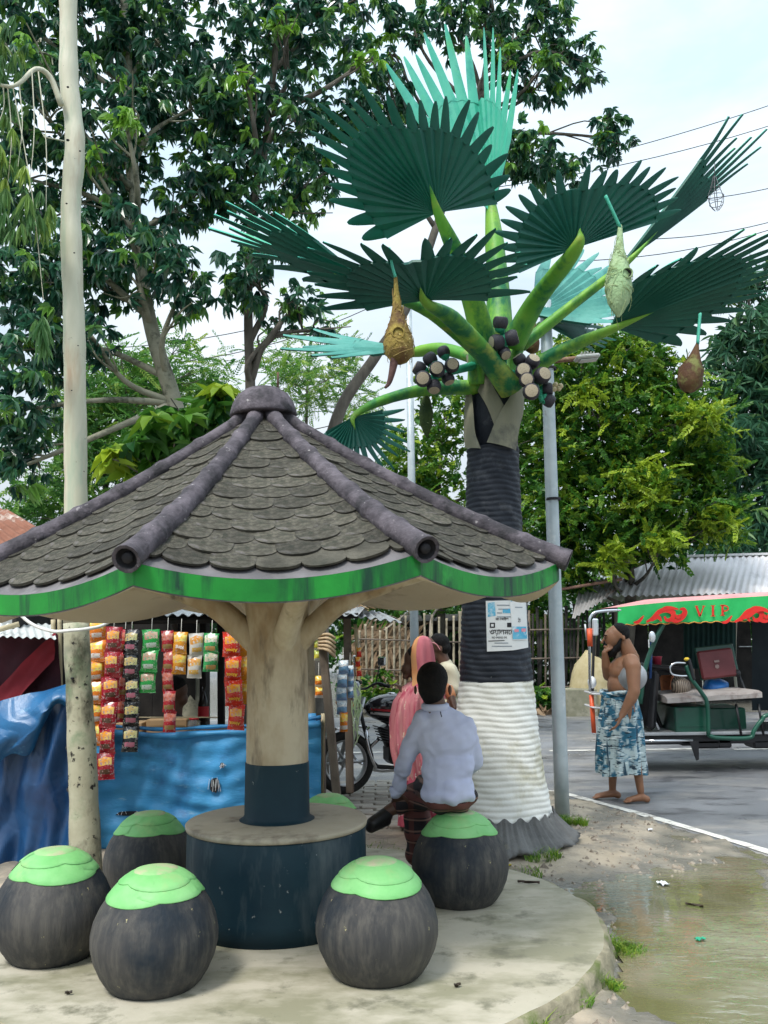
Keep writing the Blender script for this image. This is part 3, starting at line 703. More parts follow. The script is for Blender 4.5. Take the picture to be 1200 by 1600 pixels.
# short stubs filling the crown
for (x0, y0, Y0, x1, y1, Y1, r0) in ((745, 600, 6.8, 742, 520, 6.7, .075), (790, 600, 6.85, 822, 490, 6.9, .07), (768, 590, 6.95, 735, 440, 7.1, .07)):
    b = MB(); b.tube(bez([at(x0, y0, Y0) - PO, at((x0 + x1) / 2, (y0 + y1) / 2 + 6, (Y0 + Y1) / 2) - PO, at(x1, y1, Y1) - PO], 10), np.linspace(r0, r0 * .6, 11), 12); b.build('leaf_stub', m_pet, palm)
# fruit bunches
fb = MB(); fp = [(.0005, -1.0), (.5, -.93), (.86, -.6), (1.0, -.1), (.97, .3), (.83, .62), (.74, .70)]
fb.lathe(fp, 14, m=0, capt=False, capb=False); fb.lathe([(.74, .70), (.66, .72), (.0005, .73)], 14, m=1, capt=False, capb=False)
fruit_me = fb.mesh('fruit'); fruit_me.materials.append(m_fru); fruit_me.materials.append(m_cut)
def bunch(stem, fruits):
    pth = bez([at(*p) - PO for p in stem], 12); b = MB(); b.tube(pth, np.linspace(.035, .018, len(pth)), 8)
    for (x, y, Y, r, dx, dy, dz) in fruits:
        p = at(x, y, Y) - PO; q = pth[np.argmin(np.linalg.norm(pth - p, axis=1))]; b.tube([q, p], .02, 6)
        b.ball(p - np.array([dx, dy, dz]) * r * .6, r * .75, 8, 6)
    s = b.build('fruit_bunch', m_stem, palm)
    for (x, y, Y, r, dx, dy, dz) in fruits:
        o = bpy.data.objects.new('fruit', fruit_me); COL.objects.link(o); o.parent = s; o.location = at(x, y, Y) - PO; o.scale = (r, r, r * 1.02)
        o.rotation_mode = 'QUATERNION'; o.rotation_quaternion = Vector((dx, dy, dz)).to_track_quat('Z', 'Y')
bunch([(745, 570, 6.75), (715, 578, 6.6), (680, 588, 6.5), (655, 600, 6.45)], [
    (683, 577, 6.40, .060, -.1, -1, -.05), (706, 571, 6.42, .056, .1, -1, 0), (661, 592, 6.38, .062, -.1, -1, -.15), (655, 576, 6.5, .055, -1, -.2, .5), (672, 561, 6.5, .055, -.6, .1, 1), (693, 550, 6.55, .05, -.3, .2, 1), (678, 604, 6.42, .055, 0, -.5, -1), (700, 592, 6.5, .05, .3, -.3, -1)])
bunch([(800, 585, 6.7), (822, 585, 6.55), (838, 605, 6.5), (848, 628, 6.48)], [
    (818, 580, 6.42, .062, -.15, -1, .1), (823, 594, 6.38, .058, -.1, -1, -.1), (830, 612, 6.36, .064, -.1, -1, -.1), (847, 587, 6.42, .064, .35, -.95, .15), (832, 565, 6.45, .056, .3, -.9, .6), (856, 608, 6.5, .05, 1, -.2, 0), (858, 626, 6.5, .052, .9, .1, -.5), (812, 562, 6.5, .05, -.6, -.3, .8)])
bunch([(785, 570, 6.7), (788, 545, 6.55), (784, 515, 6.45)], [
    (776, 535, 6.42, .062, -.9, -.3, -.1), (800, 528, 6.42, .062, .9, -.2, .2), (782, 504, 6.42, .058, .1, -.3, 1), (788, 552, 6.45, .05, .3, -.7, -.7)])
b = MB()
for (x, y) in ((868, 601), (873, 607), (866, 608), (876, 603)): b.ball(at(x, y, 6.75) - PO, .022, 8, 6)
b.tube([at(850, 600, 6.72) - PO, at(870, 604, 6.76) - PO], .008, 6); b.build('pale_fruit', M('pale_fruit_paint', (.50, .42, .25), (.6, .5, .32), scale=9, rough=.6), palm)
# posters pasted on the trunk
m_paper = M('poster_paper', (.72, .73, .72), (.80, .81, .80), scale=4, rough=.7, stain=((.52, .66, .74), 2.5, .6, .74, (1, 1, 3)), bump=.25, bscale=20)
m_blue = M('printed_blue', (.07, .38, .60), (.16, .50, .68), scale=7, rough=.7, stain=((.72, .78, .8), 9, .56, .66))
m_ink = M('printed_black', (.02, .02, .025), rough=.7)
m_inkl = M('printed_grey', (.20, .24, .28), (.32, .36, .4), scale=20, rough=.7)
m_red = M('printed_pink', (.75, .25, .32), (.8, .38, .42), scale=10, rough=.7)
def on_trunk(x, y, off):
    p = at(x, y, PY - tr(at(x, y, PY)[2])); z = p[2]; rr = tr(z) + .012 + off
    u = np.clip((p[0] - tx(z)) / rr, -.99, .99)
    return np.array([tx(z) + u * rr, PY - math.sqrt(1 - u * u) * rr, z])
def patch(b, quad, off, m=0, n=10, k=8):
    (x0, y0), (x1, y1), (x2, y2), (x3, y3) = quad; P = []
    for u in np.linspace(0, 1, n):
        P.append([on_trunk((1 - v) * ((1 - u) * x0 + u * x1) + v * ((1 - u) * x3 + u * x2), (1 - v) * ((1 - u) * y0 + u * y1) + v * ((1 - u) * y3 + u * y2), off) for v in np.linspace(0, 1, k)])
    b.grid(np.array(P), m=m)
def text_mesh(body, size=1.0, bold=0.0, xs=1.0):
    cu = bpy.data.curves.new('txt', 'FONT'); cu.body = body; cu.size = size; cu.resolution_u = 3; cu.offset = bold
    o = bpy.data.objects.new('txt', cu); COL.objects.link(o)
    dg = bpy.context.evaluated_depsgraph_get(); me = bpy.data.meshes.new_from_object(o.evaluated_get(dg))
    bpy.data.objects.remove(o); bpy.data.curves.remove(cu)
    V = np.array([v.co[:] for v in me.vertices]).reshape(-1, 3) * [xs, 1, 1]; Fq = [tuple(p.vertices) for p in me.polygons]; bpy.data.meshes.remove(me)
    return V, Fq
def text_on_trunk(b, body, x, y, size, off, m, xs=1.0, bold=.01):
    V, Fq = text_mesh(body, size, bold * size, xs)
    if len(V): b.add([on_trunk(x + v[0], y - v[1], off) for v in V], Fq, m)
post = thing('poster', 'white printed poster with blue corner and Bengali headline pasted on the dark trunk', 'poster', tuple(on_trunk(790, 1015, .004)))
b = MB(); patch(b, [(759, 939), (800, 938), (803, 1016), (761, 1018)], .004); 
patch(b, [(800, 938), (826, 941), (829, 1012), (803, 1016)], .0042)
b2 = MB(); patch(b2, [(762, 942), (773, 941), (774, 962), (762, 964)], .006, 0, 5, 5); patch(b2, [(785, 951), (798, 951), (798, 958), (785, 958)], .006, 0, 5, 4)
for yy_, xa, xb in ((945, 776, 796), (951, 778, 794), (957, 776, 784), (963, 776, 798), (1004, 772, 794), (1009, 768, 800)): patch(b2, [(xa, yy_), (xb, yy_), (xb, yy_ + 1.4), (xa, yy_ + 1.4)], .0062, 2, 6, 2)
patch(b2, [(765, 973), (773, 973), (773, 981), (765, 981)], .0062, 1, 4, 4); patch(b2, [(792, 973), (799, 973), (799, 980), (792, 980)], .0062, 1, 4, 4)
patch(b2, [(767, 975), (771, 975), (771, 979), (767, 979)], .0072, 3, 3, 3)
text_on_trunk(b2, 'ওয়ালমেন', 764.5, 991, 11, .0064, 1, .9, .02); text_on_trunk(b2, 'মোবাইল', 774, 969, 5.5, .0064, 1, 1.0, .02)
text_on_trunk(b2, 'যোগাযোগ', 768, 998, 5, .0064, 1); patch(b2, [(763, 1001), (788, 1000), (788, 1001.3), (763, 1002.3)], .0064, 1, 6, 2)
def finish_poster(sheet, pr_, mats, root):
    sheet.v = [v - np.array(root.location) for v in sheet.v]; sheet.build('sheet', m_paper, root)
    names = {m_blue.name: 'blue_print', m_ink.name: 'black_print', m_inkl.name: 'grey_print', m_red.name: 'pink_print', m_paper.name: 'white_print'}
    for mi, mt in enumerate(mats):
        o = 0; fs = [f for f, q in zip(pr_.f, pr_.m) if q == mi]
        if fs: kind(MB().add(np.vstack(pr_.v) - np.array(root.location), fs).build(names[mt.name], mt, root), 'stuff')
finish_poster(b, b2, [m_blue, m_ink, m_inkl, m_paper], post)
post2 = thing('poster', 'narrow white strip poster with blue box and pink numbers above the printed poster', 'poster', tuple(on_trunk(812, 990, .008)))
b = MB(); patch(b, [(795, 921), (820, 917), (827, 1000), (801, 1000)], .008, 0, 10, 14)
b2 = MB(); patch(b2, [(800.5, 979), (825, 979), (826.5, 998), (801, 999)], .010, 0, 7, 5); patch(b2, [(796, 922), (801, 922), (803, 938), (798, 940)], .010, 0, 3, 5)
patch(b2, [(804, 983), (811, 983), (811, 987.5), (804, 987.5)], .0112, 1, 4, 3); patch(b2, [(816, 982), (824, 982), (824, 987), (816, 987)], .0112, 1, 4, 3)
for yy_ in (926, 931, 937, 948): patch(b2, [(805, yy_), (818, yy_), (818, yy_ + 1.6), (805, yy_ + 1.6)], .0102, 2, 5, 2)
text_on_trunk(b2, 'ঠ', 810, 972, 8, .0104, 3)
finish_poster(b, b2, [m_blue, m_red, m_inkl, m_ink], post2)

# ============================================================ hanging weaver-bird nests
def nest(label, top, bottom, prof, mat, hole=None, seed=0, tail=None, strap_=None):
    pt, pb = at(*top), at(*bottom); t = thing('weaver_nest', label, 'nest', tuple(pb), group='nests hung from the palm leaves')
    L_ = np.linalg.norm(pt - pb); ax = (pt - pb) / L_; k = L_
    n = 28; a = np.linspace(0, 2 * np.pi, n, endpoint=False); P = []
    u = np.cross(ax, [0, 1, 0]); u /= np.linalg.norm(u); v = np.cross(ax, u)
    for q, r in prof:
        rr = r * k; c = ax * q * k; ring = c + rr * (np.cos(a)[:, None] * u + np.sin(a)[:, None] * v)
        nn = vnoise(ring, 26 / max(k, .3) * .6, seed) + .6 * vnoise(ring, 60, seed + 1)
        ring = ring + (ring - c) * (.075 * nn)[:, None]
        P.append(ring)
    b = MB(); b.grid(np.array(P), cv=True, flip=True); b.build('body', mat, t)
    if hole:
        h = at(*hole[:2], 0.5 * (top[2] + bottom[2])) ; q = (h - pb) @ ax / k; r = np.interp(q, [p[0] for p in prof], [p[1] for p in prof]) * k
        c = h + np.array([0, -r * .93, 0]) - pb; rr = hole[2]
        hb = MB(); a2 = np.linspace(0, 2 * np.pi, 16, endpoint=False)
        rim = [[c + np.array([math.cos(t_) * rr * f, d, math.sin(t_) * rr * f]) for t_ in a2] for f, d in ((1.25, .02), (1.15, -.012), (1.0, -.016), (.85, .0))]
        hb.grid(np.array(rim), cv=True); hb.build('rim', mat, t)
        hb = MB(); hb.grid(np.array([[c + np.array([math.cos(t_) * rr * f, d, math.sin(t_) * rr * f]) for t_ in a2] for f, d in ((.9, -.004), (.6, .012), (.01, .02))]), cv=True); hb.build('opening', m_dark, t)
    fb_ = MB(); rs = np.random.default_rng(seed + 90)
    for _ in range(110 if seed < 3 else 4):
        q = rs.uniform(.05, .8); r = np.interp(q, [p[0] for p in prof], [p[1] for p in prof]) * k * 1.03; a_ = rs.uniform(0, 6.28); e_ = a_ + rs.normal(0, .5); dq = rs.normal(0, .06)
        P_ = [ax * (q + dq * s) * k + r * (1 + .05 * math.sin(3.14 * abs(s))) * (math.cos(a_ + (e_ - a_) * s) * u + math.sin(a_ + (e_ - a_) * s) * v) for s in (-.2, .3, .7, 1.15)]
        fb_.tube(P_, .0022, 3, caps=False)
    kind(fb_.build('loose_straw', m_straw2 if seed in (1, 3, 5) else m_straw3, t), 'stuff')
    if tail:
        tb_ = MB(); tb_.tube(bez([at(*p) - pb for p in tail], 14), np.linspace(.028, .008, 13 if len(tail) < 3 else len(bez(tail, 14))), 8); tb_.build('tail', m_ntail, t)
    if strap_:
        sb = MB(); sb.tube(bez([at(*p) - pb for p in strap_], 10), .02, 6, squash=.5); sb.build('hanger', m_ltop, t)
    return t
m_n1 = M('straw_nest', (.34, .26, .06), (.14, .075, .03), scale=3.2, lo=.4, hi=.6, rough=.9, bump=1, bscale=60, stain=((.10, .05, .03), 4, .52, .66), fleck=((.6, .52, .2), 40, .6, .7))
m_n2 = M('pale_green_nest', (.30, .46, .24), (.40, .52, .30), scale=5, rough=.9, bump=1, bscale=50, stain=((.16, .24, .09), 12, .56, .68), fleck=((.5, .55, .36), 45, .62, .7))
m_n3 = M('brown_nest', (.055, .022, .012), (.13, .07, .028), scale=4, rough=.8, bump=.8, bscale=40, stain=((.16, .17, .05), 6, .5, .62))
m_n4 = M('dark_green_nest', (.03, .06, .02), (.08, .12, .03), scale=6, rough=.9, bump=1, bscale=50)
m_straw2 = M('loose_straw_brown', (.42, .32, .10), (.18, .10, .05), scale=20, rough=.9); m_straw3 = M('loose_straw_green', (.42, .52, .28), (.22, .30, .12), scale=20, rough=.9)
m_ntail = M('dry_brown_tail', (.06, .03, .03), (.13, .07, .06), scale=9, rough=.85, bump=.6)
nest('straw and brown hanging nest with a round hole and crooked tail, left of the trunk', (618, 432, 5.35), (625, 570, 5.35), [(0, .01), (.03, .09), (.12, .155), (.25, .16), (.38, .125), (.52, .08), (.68, .048), (.85, .028), (1, .02)], m_n1, (622, 527, .035), 1, tail=[(617, 558, 5.33), (613, 580, 5.33), (608, 598, 5.33), (602, 606, 5.32)], strap_=[(608, 388, 5.33), (612, 412, 5.34), (618, 434, 5.35)])
nest('pale green hanging nest with dark hole under the right palm leaf', (969, 352, 5.75), (966, 496, 5.75), [(0, .01), (.05, .05), (.15, .105), (.3, .14), (.45, .13), (.6, .085), (.75, .045), (.9, .028), (1, .02)], m_n2, (975, 434, .033), 2, strap_=[(946, 306, 5.72), (957, 330, 5.73), (969, 356, 5.75)])
nest('brown rounded nest hanging at the far right palm leaf', (1090, 535, 5.85), (1074, 614, 5.85), [(0, .04), (.06, .14), (.2, .23), (.45, .22), (.65, .13), (.85, .06), (1, .02)], m_n3, None, 3, strap_=[(1094, 490, 5.85), (1092, 512, 5.85), (1090, 538, 5.85)])
nest('small dark green nest below the low left palm leaf', (665, 612, 6.9), (667, 684, 6.9), [(0, .01), (.1, .06), (.3, .13), (.55, .15), (.8, .1), (1, .03)], m_n4, None, 4)
nest('olive nest tucked behind the fruit on the right of the crown', (833, 492, 7.2), (832, 554, 7.2), [(0, .02), (.1, .15), (.3, .17), (.55, .1), (1, .04)], m_n3, None, 5)
# bare wire frame of a nest
wf = at(1118, 300, 6.6); t = thing('wire_cage', 'bare wire frame of a nest hanging from the upper right palm leaf', 'wire cage', tuple(wf))
b = MB(); kk = mpp(6.6)
for j in range(6):
    a_ = j * math.pi / 3
    b.tube(bez([np.array([math.cos(a_) * r * kk, math.sin(a_) * r * kk, z * kk]) for r, z in ((3, -33), (11, -22), (13, -8), (8, 6), (2, 28))], 12), .0028, 4, caps=False)
for r, z in ((11, -22), (13, -8), (8, 6)): b.tube([np.array([math.cos(q) * r * kk, math.sin(q) * r * kk, z * kk]) for q in np.linspace(0, 2 * np.pi, 13)], .0028, 4, caps=False)
b.tube([np.array([0, 0, 28 * kk]), np.array([2 * kk, 0, 52 * kk])], .003, 4); b.build('frame', M('thin_wire', (.12, .12, .13), rough=.5, metal=.6), t)
# ============================================================ trees and plants
def leaflet(L_, w_, droop=.25, fold=.25):
    """one leaf along +X: two quads folded at the midrib"""
    return np.array([(0, 0, 0), (.33 * L_, w_, fold * w_ - .06 * droop * L_), (.7 * L_, .72 * w_, fold * w_ - .45 * droop * L_), (L_, 0, -droop * L_), (.7 * L_, -.72 * w_, fold * w_ - .45 * droop * L_), (.33 * L_, -w_, fold * w_ - .06 * droop * L_)])
LF = np.array([(0, 1, 2, 3), (0, 3, 4, 5)])
def whorl(n, L_, w_, droop, pitch, jit, seed, pinnate=0.0):
    """spray of n leaves: rosette (pinnate=0) or along a stalk of that length"""
    r = np.random.default_rng(seed); V = []
    for i in range(n):
        l = leaflet(L_ * r.uniform(.75, 1.1), w_ * r.uniform(.85, 1.15), droop * r.uniform(.7, 1.3))
        if pinnate:
            side = 1 if i % 2 else -1; yaw = side * R(62) * (1 - .8 * (i / n)) ; base = np.array([pinnate * (i // 2 * 2 + 1) / n, 0, -.3 * pinnate * (i / n) ** 2])
        else:
            yaw = 2 * math.pi * i / n + r.uniform(-jit, jit); base = np.zeros(3)
        e = np.array(Euler((r.uniform(-.5, .5), -pitch + r.uniform(-jit, jit) * .6, yaw), 'XYZ').to_matrix())
        V.append(l @ e.T + base)
    return np.vstack(V)
def rot_batch(n, r, tilt):
    """random yaw with limited tilt, as (n,3,3)"""
    yaw = r.uniform(0, 2 * np.pi, n); tx_ = r.normal(0, tilt, n); ty_ = r.normal(0, tilt, n)
    cy, sy = np.cos(yaw), np.sin(yaw); cx, sx = np.cos(tx_), np.sin(tx_); cz, sz = np.cos(ty_), np.sin(ty_)
    z0, o1 = np.zeros(n), np.ones(n)
    Rz = np.stack([np.stack([cy, -sy, z0], 1), np.stack([sy, cy, z0], 1), np.stack([z0, z0, o1], 1)], 1)
    Rx = np.stack([np.stack([o1, z0, z0], 1), np.stack([z0, cx, -sx], 1), np.stack([z0, sx, cx], 1)], 1)
    Ry = np.stack([np.stack([cz, z0, sz], 1), np.stack([z0, o1, z0], 1), np.stack([-sz, z0, cz], 1)], 1)
    return Rx @ Ry @ Rz
def ell_points(blob, n, r, shell):
    """points in an ellipsoid given in photograph pixels at a depth: (px,py,rx,ry,Y,depth radius m)"""
    px, py, rx, ry, Y, rd = blob
    c = at(px, py, Y); k = mpp(Y)
    d = r.normal(size=(n, 3)); d /= np.linalg.norm(d, axis=1)[:, None]
    q = r.uniform(shell ** 3, 1, n) ** (1 / 3)
    wob = 1 + .22 * np.sin(d[:, 0] * 5 + px) * np.sin(d[:, 2] * 4 + py) + r.normal(0, .06, n)
    return c + d * (q * wob)[:, None] * np.array([rx * k, rd, ry * k]), c
def foliage(name, parent, org, blobs, templates, per_m3, mat, tint, seed, scale=(.75, 1.25), tilt=.35, shell=.35, lime=()):
    r = np.random.default_rng(seed); VV, FF, TT = [], [], []; o = 0
    for bi, bl in enumerate(blobs):
        bl, dens = (bl[:6], bl[6] if len(bl) > 6 else 1.0)
        n = max(6, int(per_m3 * dens * (bl[2] * bl[3] * mpp(bl[4]) ** 2)))
        P, c = ell_points(bl, n, r, shell)
        pick = r.integers(0, len(templates), n); Rm = rot_batch(n, r, tilt); sc_ = r.uniform(*scale, n)
        base = np.clip(r.normal(tint[0] if bi not in lime else .92, tint[1], n), 0, 1)
        for ti, T in enumerate(templates):
            ix = np.where(pick == ti)[0]
            if not len(ix): continue
            V = np.einsum('nij,kj->nki', Rm[ix], T) * sc_[ix][:, None, None] + P[ix][:, None, :] - org
            nl = len(T) // 6; k = len(T)
            F0 = (LF[None] + np.arange(nl)[:, None, None] * 6).reshape(-1, 4)
            FF.append((F0[None] + (np.arange(len(ix)) * k)[:, None, None] + o).reshape(-1, 4))
            VV.append(V.reshape(-1, 3)); o += len(ix) * k
            tl = np.clip(base[ix][:, None] + r.normal(0, .07, (len(ix), nl)), 0, 1)
            TT.append(np.repeat(tl, 6, axis=1).ravel())
    me = fastmesh(name, np.vstack(VV), np.vstack(FF), np.concatenate(TT), mat)
    return link(name, me, parent)
def limb(b, pts, r0, r1, n=8, k=14):
    p = bez(pts, k); b.tube(p, np.linspace(r0, r1, len(p)), n)
    return p
def branches(b, start, blobs, org, r, r0=.05, twigs=4):
    """limbs from the nearest trunk point to each leaf mass, with twigs inside it"""
    for bl in blobs:
        c = at(bl[0], bl[1], bl[4]) - org; s = start[np.argmin(np.linalg.norm(start - (c - [0, 0, .8]), axis=1))]
        mid = (s + c) / 2 + np.array([r.uniform(-.2, .2), r.uniform(-.2, .2), r.uniform(-.15, .25)])
        p = limb(b, [s, mid, c], r0, r0 * .35, 6, 10); k = mpp(bl[4])
        for _ in range(twigs):
            e = c + r.normal(0, .55, 3) * np.array([bl[2] * k, bl[5], bl[3] * k]); q = p[r.integers(5, len(p))]
            b.tube(bez([q, (q + e) / 2 + r.normal(0, .06, 3), e], 6), np.linspace(r0 * .35, .006, 7), 5, caps=False)
m_bark = M('grey_brown_bark', (.085, .075, .062), (.16, .145, .12), scale=7, rough=.9, bump=.8, bscale=30, stretch=(1, 1, .4), stain=((.05, .05, .04), 4, .55, .7))
m_barkp = M('pale_lichen_bark', (.22, .22, .16), (.32, .31, .24), scale=6, rough=.9, bump=.6, bscale=24, stain=((.08, .085, .06), 6, .52, .66))
m_ld = leafmat('deep_green_leaves', (.010, .056, .044), (.050, .172, .098), (.26, .50, .055), .42, .28, .9)
m_lm = leafmat('fresh_green_leaves', (.012, .075, .016), (.080, .225, .024), (.36, .48, .035), .38, .45)
m_lb = leafmat('bamboo_leaves', (.015, .07, .045), (.06, .18, .09), (.22, .36, .10), .35, .5)
m_lf = leafmat('feathery_leaves', (.05, .17, .04), (.15, .34, .06), (.38, .50, .09), .4, .6)
m_le = leafmat('eucalyptus_leaves', (.05, .15, .05), (.14, .29, .10), (.34, .48, .10), .4, .5)
W_big = [whorl(8, .18, .038, .55, -.15, .85, s) for s in (1, 2, 3, 4, 31, 32)]
W_droop = [whorl(8, .19, .038, .8, -.55, .8, s) for s in (5, 6, 7, 33)]
W_small = [whorl(9, .085, .026, .3, .2, .6, s) for s in (8, 9, 10)]
W_pin = [whorl(14, .075, .022, .25, 0, .2, s, .3) for s in (11, 12)]
W_bam = [whorl(7, .24, .016, .7, -.25, .7, s) for s in (13, 14, 15)]
W_feather = [whorl(22, .08, .016, .15, 0, .15, s, .5) for s in (16, 17)]
W_broad = [whorl(7, .24, .05, .5, -.1, .4, s) for s in (18, 19)]
W_euc = [whorl(9, .2, .012, .25, -1.15, .35, s) for s in (20, 21, 22)]
def tree(name, label, base, trunk_pts, r0, r1, blobs, templates, dens, mat, tint, seed, bark=None, lime=(), shell=.35, scale=(.75, 1.25), tilt=.35, br=.045, twigs=4, group=None):
    org = np.array([base[0], base[1], 0.0]); t = thing(name, label, 'tree', tuple(org), group=group); r = np.random.default_rng(seed)
    b = MB(); pts = [np.array([0, 0, -.05])] + [at(*p) - org for p in trunk_pts]
    p = limb(b, pts, r0, r1, 10, 8 * len(pts)); b.build('trunk', bark or m_bark, t)
    b = MB(); branches(b, p[len(p) // 3:], [x[:6] for x in blobs], org, r, br, twigs); b.build('branches', bark or m_bark, t)
    foliage('crown', t, org, blobs, templates, dens, mat, tint, seed, scale, tilt, shell, lime)
    return t
# --- dark broad-leaved tree filling the upper left
A = [(40, 40, 90, 90, 9.6, .9), (150, 40, 90, 90, 10, 1.0), (255, 60, 90, 100, 10.2, 1.0), (60, 170, 80, 80, 9.4, .8), (190, 190, 85, 75, 9.8, .9), (300, 170, 70, 80, 10, .9), (45, 280, 70, 80, 9.6, .8), (160, 300, 75, 70, 10, .9),
     (210, 400, 90, 80, 9.4, .8), (290, 440, 45, 60, 9.2, .6), (120, 420, 85, 75, 9.6, .8), (40, 430, 70, 90, 9.8, .8), (60, 540, 75, 70, 9.4, .7, 1.2), (35, 640, 60, 80, 9.0, .7, 1.3), (140, 520, 40, 40, 9, .5), (20, 735, 40, 45, 9, .5, 1.2),
     (195, 185, 34, 22, 8.9, .3), (50, 80, 30, 22, 8.6, .3), (145, 255, 20, 14, 9, .25), (100, -110, 150, 90, 10, 1.2, .6), (280, -100, 120, 90, 10.4, 1.2, .6), (330, 280, 50, 70, 10.2, .7), (265, 320, 50, 50, 10, .6)]
tree('dark_tree', 'large dark green tree with drooping leaf whorls behind the pale smooth trunk', gnd(300, 1260, 0)[:2], [(300, 760, 9.6), (272, 630, 9.6), (236, 510, 9.6), (215, 380, 9.7), (205, 180, 9.9), (190, -60, 10)], .12, .04, A, W_big + W_droop, 440, m_ld, (.42, .22), 41, m_barkp, lime=(16, 17, 18), scale=(.45, .95))
B = [(410, 60, 80, 80, 10.6, .9), (500, 60, 70, 80, 10.8, .9), (370, 170, 60, 70, 10.2, .8), (460, 180, 75, 70, 10.4, .8), (400, 290, 80, 70, 10.2, .8), (485, 280, 50, 60, 10.6, .6), (385, 430, 46, 55, 10.0, .5, 1.2), (470, 470, 40, 40, 10.2, .4, .8), (510, 515, 26, 24, 10.3, .3, .9), (440, 505, 30, 22, 10.2, .3, .8), (575, 20, 50, 50, 11, .6, .8), (440, 370, 50, 40, 10.4, .5, .8), (420, -100, 130, 80, 10.8, 1, .5),
     (440, 30, 34, 24, 9.8, .3), (385, 130, 24, 18, 9.6, .3), (570, 95, 26, 24, 10.4, .3, .7)]
tree('dark_tree', 'slender dark tree with straight grey trunk rising behind the shelter dome', gnd(392, 1250, 0)[:2], [(393, 800, 10.2), (391, 600, 10.2), (388, 490, 10.2), (392, 350, 10.3), (420, 180, 10.4), (440, -40, 10.7)], .075, .03, B, W_big + W_droop, 390, m_ld, (.46, .22), 42, m_bark, lime=(13, 14, 15), scale=(.45, .95))
Cc = [(700, 35, 50, 45, 11.5, .6), (765, 20, 45, 45, 11.6, .6), (850, 35, 55, 50, 11.8, .6), (905, 95, 45, 38, 11.8, .5), (845, 130, 50, 32, 11.6, .5), (795, 85, 35, 40, 11.6, .4), (605, 130, 48, 48, 11, .5), (560, 190, 50, 60, 10.8, .5), (640, 190, 40, 40, 11.2, .4), (955, 215, 42, 42, 11.8, .45), (840, 240, 50, 40, 11.4, .45), (800, 235, 35, 50, 11.4, .4), (880, 265, 45, 26, 11.6, .4), (640, 30, 40, 40, 11.2, .4, .7), (760, -80, 130, 60, 11.8, .9, .5),
      (790, 85, 22, 18, 11.1, .2), (860, 90, 24, 14, 11.2, .2), (610, 70, 12, 34, 11, .2, .6)]
tree('dark_tree', 'tall tree with spread leaf tufts against the sky behind the concrete palm', gnd(500, 1235, 0)[:2], [(505, 800, 11), (528, 650, 11), (588, 555, 11.1), (640, 470, 11.2), (700, 300, 11.4), (748, 160, 11.6), (770, 20, 11.7)], .095, .03, Cc, W_big + W_droop, 430, m_ld, (.46, .2), 43, m_bark, lime=(15, 16, 17), br=.035, scale=(.45, .95))
# --- bushy yellow-green tree on the far side of the road
Dd = [(880, 600, 60, 45, 18, .9), (960, 590, 75, 55, 18.4, 1.1), (905, 690, 85, 75, 18.2, 1.3), (1000, 680, 90, 80, 18.4, 1.4), (1075, 670, 65, 75, 18.6, 1.2), (950, 790, 110, 75, 18.2, 1.4), (1060, 790, 85, 75, 18.6, 1.2), (860, 790, 60, 90, 18.4, 1.2), (1120, 810, 45, 50, 18.6, .9), (880, 880, 70, 60, 18.6, 1.0), (985, 545, 60, 32, 18.6, .7, .8), (850, 660, 50, 70, 18.6, 1.0), (930, 540, 60, 30, 18.5, .7, .8), (1040, 590, 50, 40, 18.6, .8), (1110, 730, 45, 45, 18.4, .8), (1000, 850, 90, 40, 18, .9),
      (915, 620, 22, 22, 17.1, .3), (1095, 655, 40, 24, 17.3, .4), (1120, 815, 30, 30, 17.6, .4), (1035, 850, 34, 20, 17.0, .35), (960, 870, 26, 26, 17.2, .35), (1010, 760, 40, 40, 17.1, .4), (880, 560, 30, 16, 17.4, .3)]
tree('bushy_tree', 'dense bushy yellow-green tree beyond the road above the tin shed', gnd(985, 1110, 0)[:2] + np.array([0, 1.0]), [(985, 950, 18.8), (975, 800, 18.8), (980, 650, 18.8)], .16, .05, Dd, W_small + W_pin, 640, m_lm, (.48, .24), 44, m_bark, lime=(16, 17, 18, 19, 20, 21, 22), scale=(.9, 1.6), tilt=.7)
E = [(640, 720, 60, 70, 19.5, 1.1), (700, 650, 50, 60, 19.8, 1.0), (690, 780, 60, 80, 19.5, 1.2), (610, 820, 60, 60, 19.5, 1.2), (730, 900, 70, 60, 19.3, 1.1), (640, 910, 80, 50, 19.3, 1.2), (670, 600, 40, 30, 19.8, .7, .6), (800, 880, 50, 70, 19.4, 1.1), (800, 740, 40, 90, 19.6, 1.0), (560, 900, 60, 50, 19.4, 1.1), (820, 980, 70, 50, 19.5, 1.1)]
tree('leafy_tree', 'small-leaved green tree seen between the shelter roof and the concrete palm', gnd(690, 1108, 0)[:2] + np.array([0, 1.6]), [(690, 980, 19.6), (680, 850, 19.6), (690, 700, 19.7)], .13, .04, E, W_small + W_pin, 420, m_lm, (.5, .22), 45, scale=(.9, 1.6), tilt=.7)
Bm = [(1170, 540, 60, 60, 23, 1.3), (1190, 640, 60, 80, 23, 1.3), (1140, 690, 60, 50, 22.6, 1.2), (1185, 760, 55, 90, 23, 1.3), (1150, 840, 70, 50, 22.8, 1.2), (1130, 450, 60, 36, 23.4, 1.0, .35), (1190, 440, 50, 40, 23.4, 1.0, .4), (1240, 600, 60, 160, 23.4, 1.5, .7), (1130, 590, 30, 40, 22.8, .7, .7)]
tree('bamboo_clump', 'tall feathery bamboo clump with drooping narrow leaves at the right edge', gnd(1190, 1085, 0)[:2], [(1195, 900, 23), (1190, 650, 23), (1165, 430, 23.3)], .06, .03, Bm, W_bam, 210, m_lb, (.42, .17), 46, scale=(1.0, 1.7), tilt=.6, br=.02)
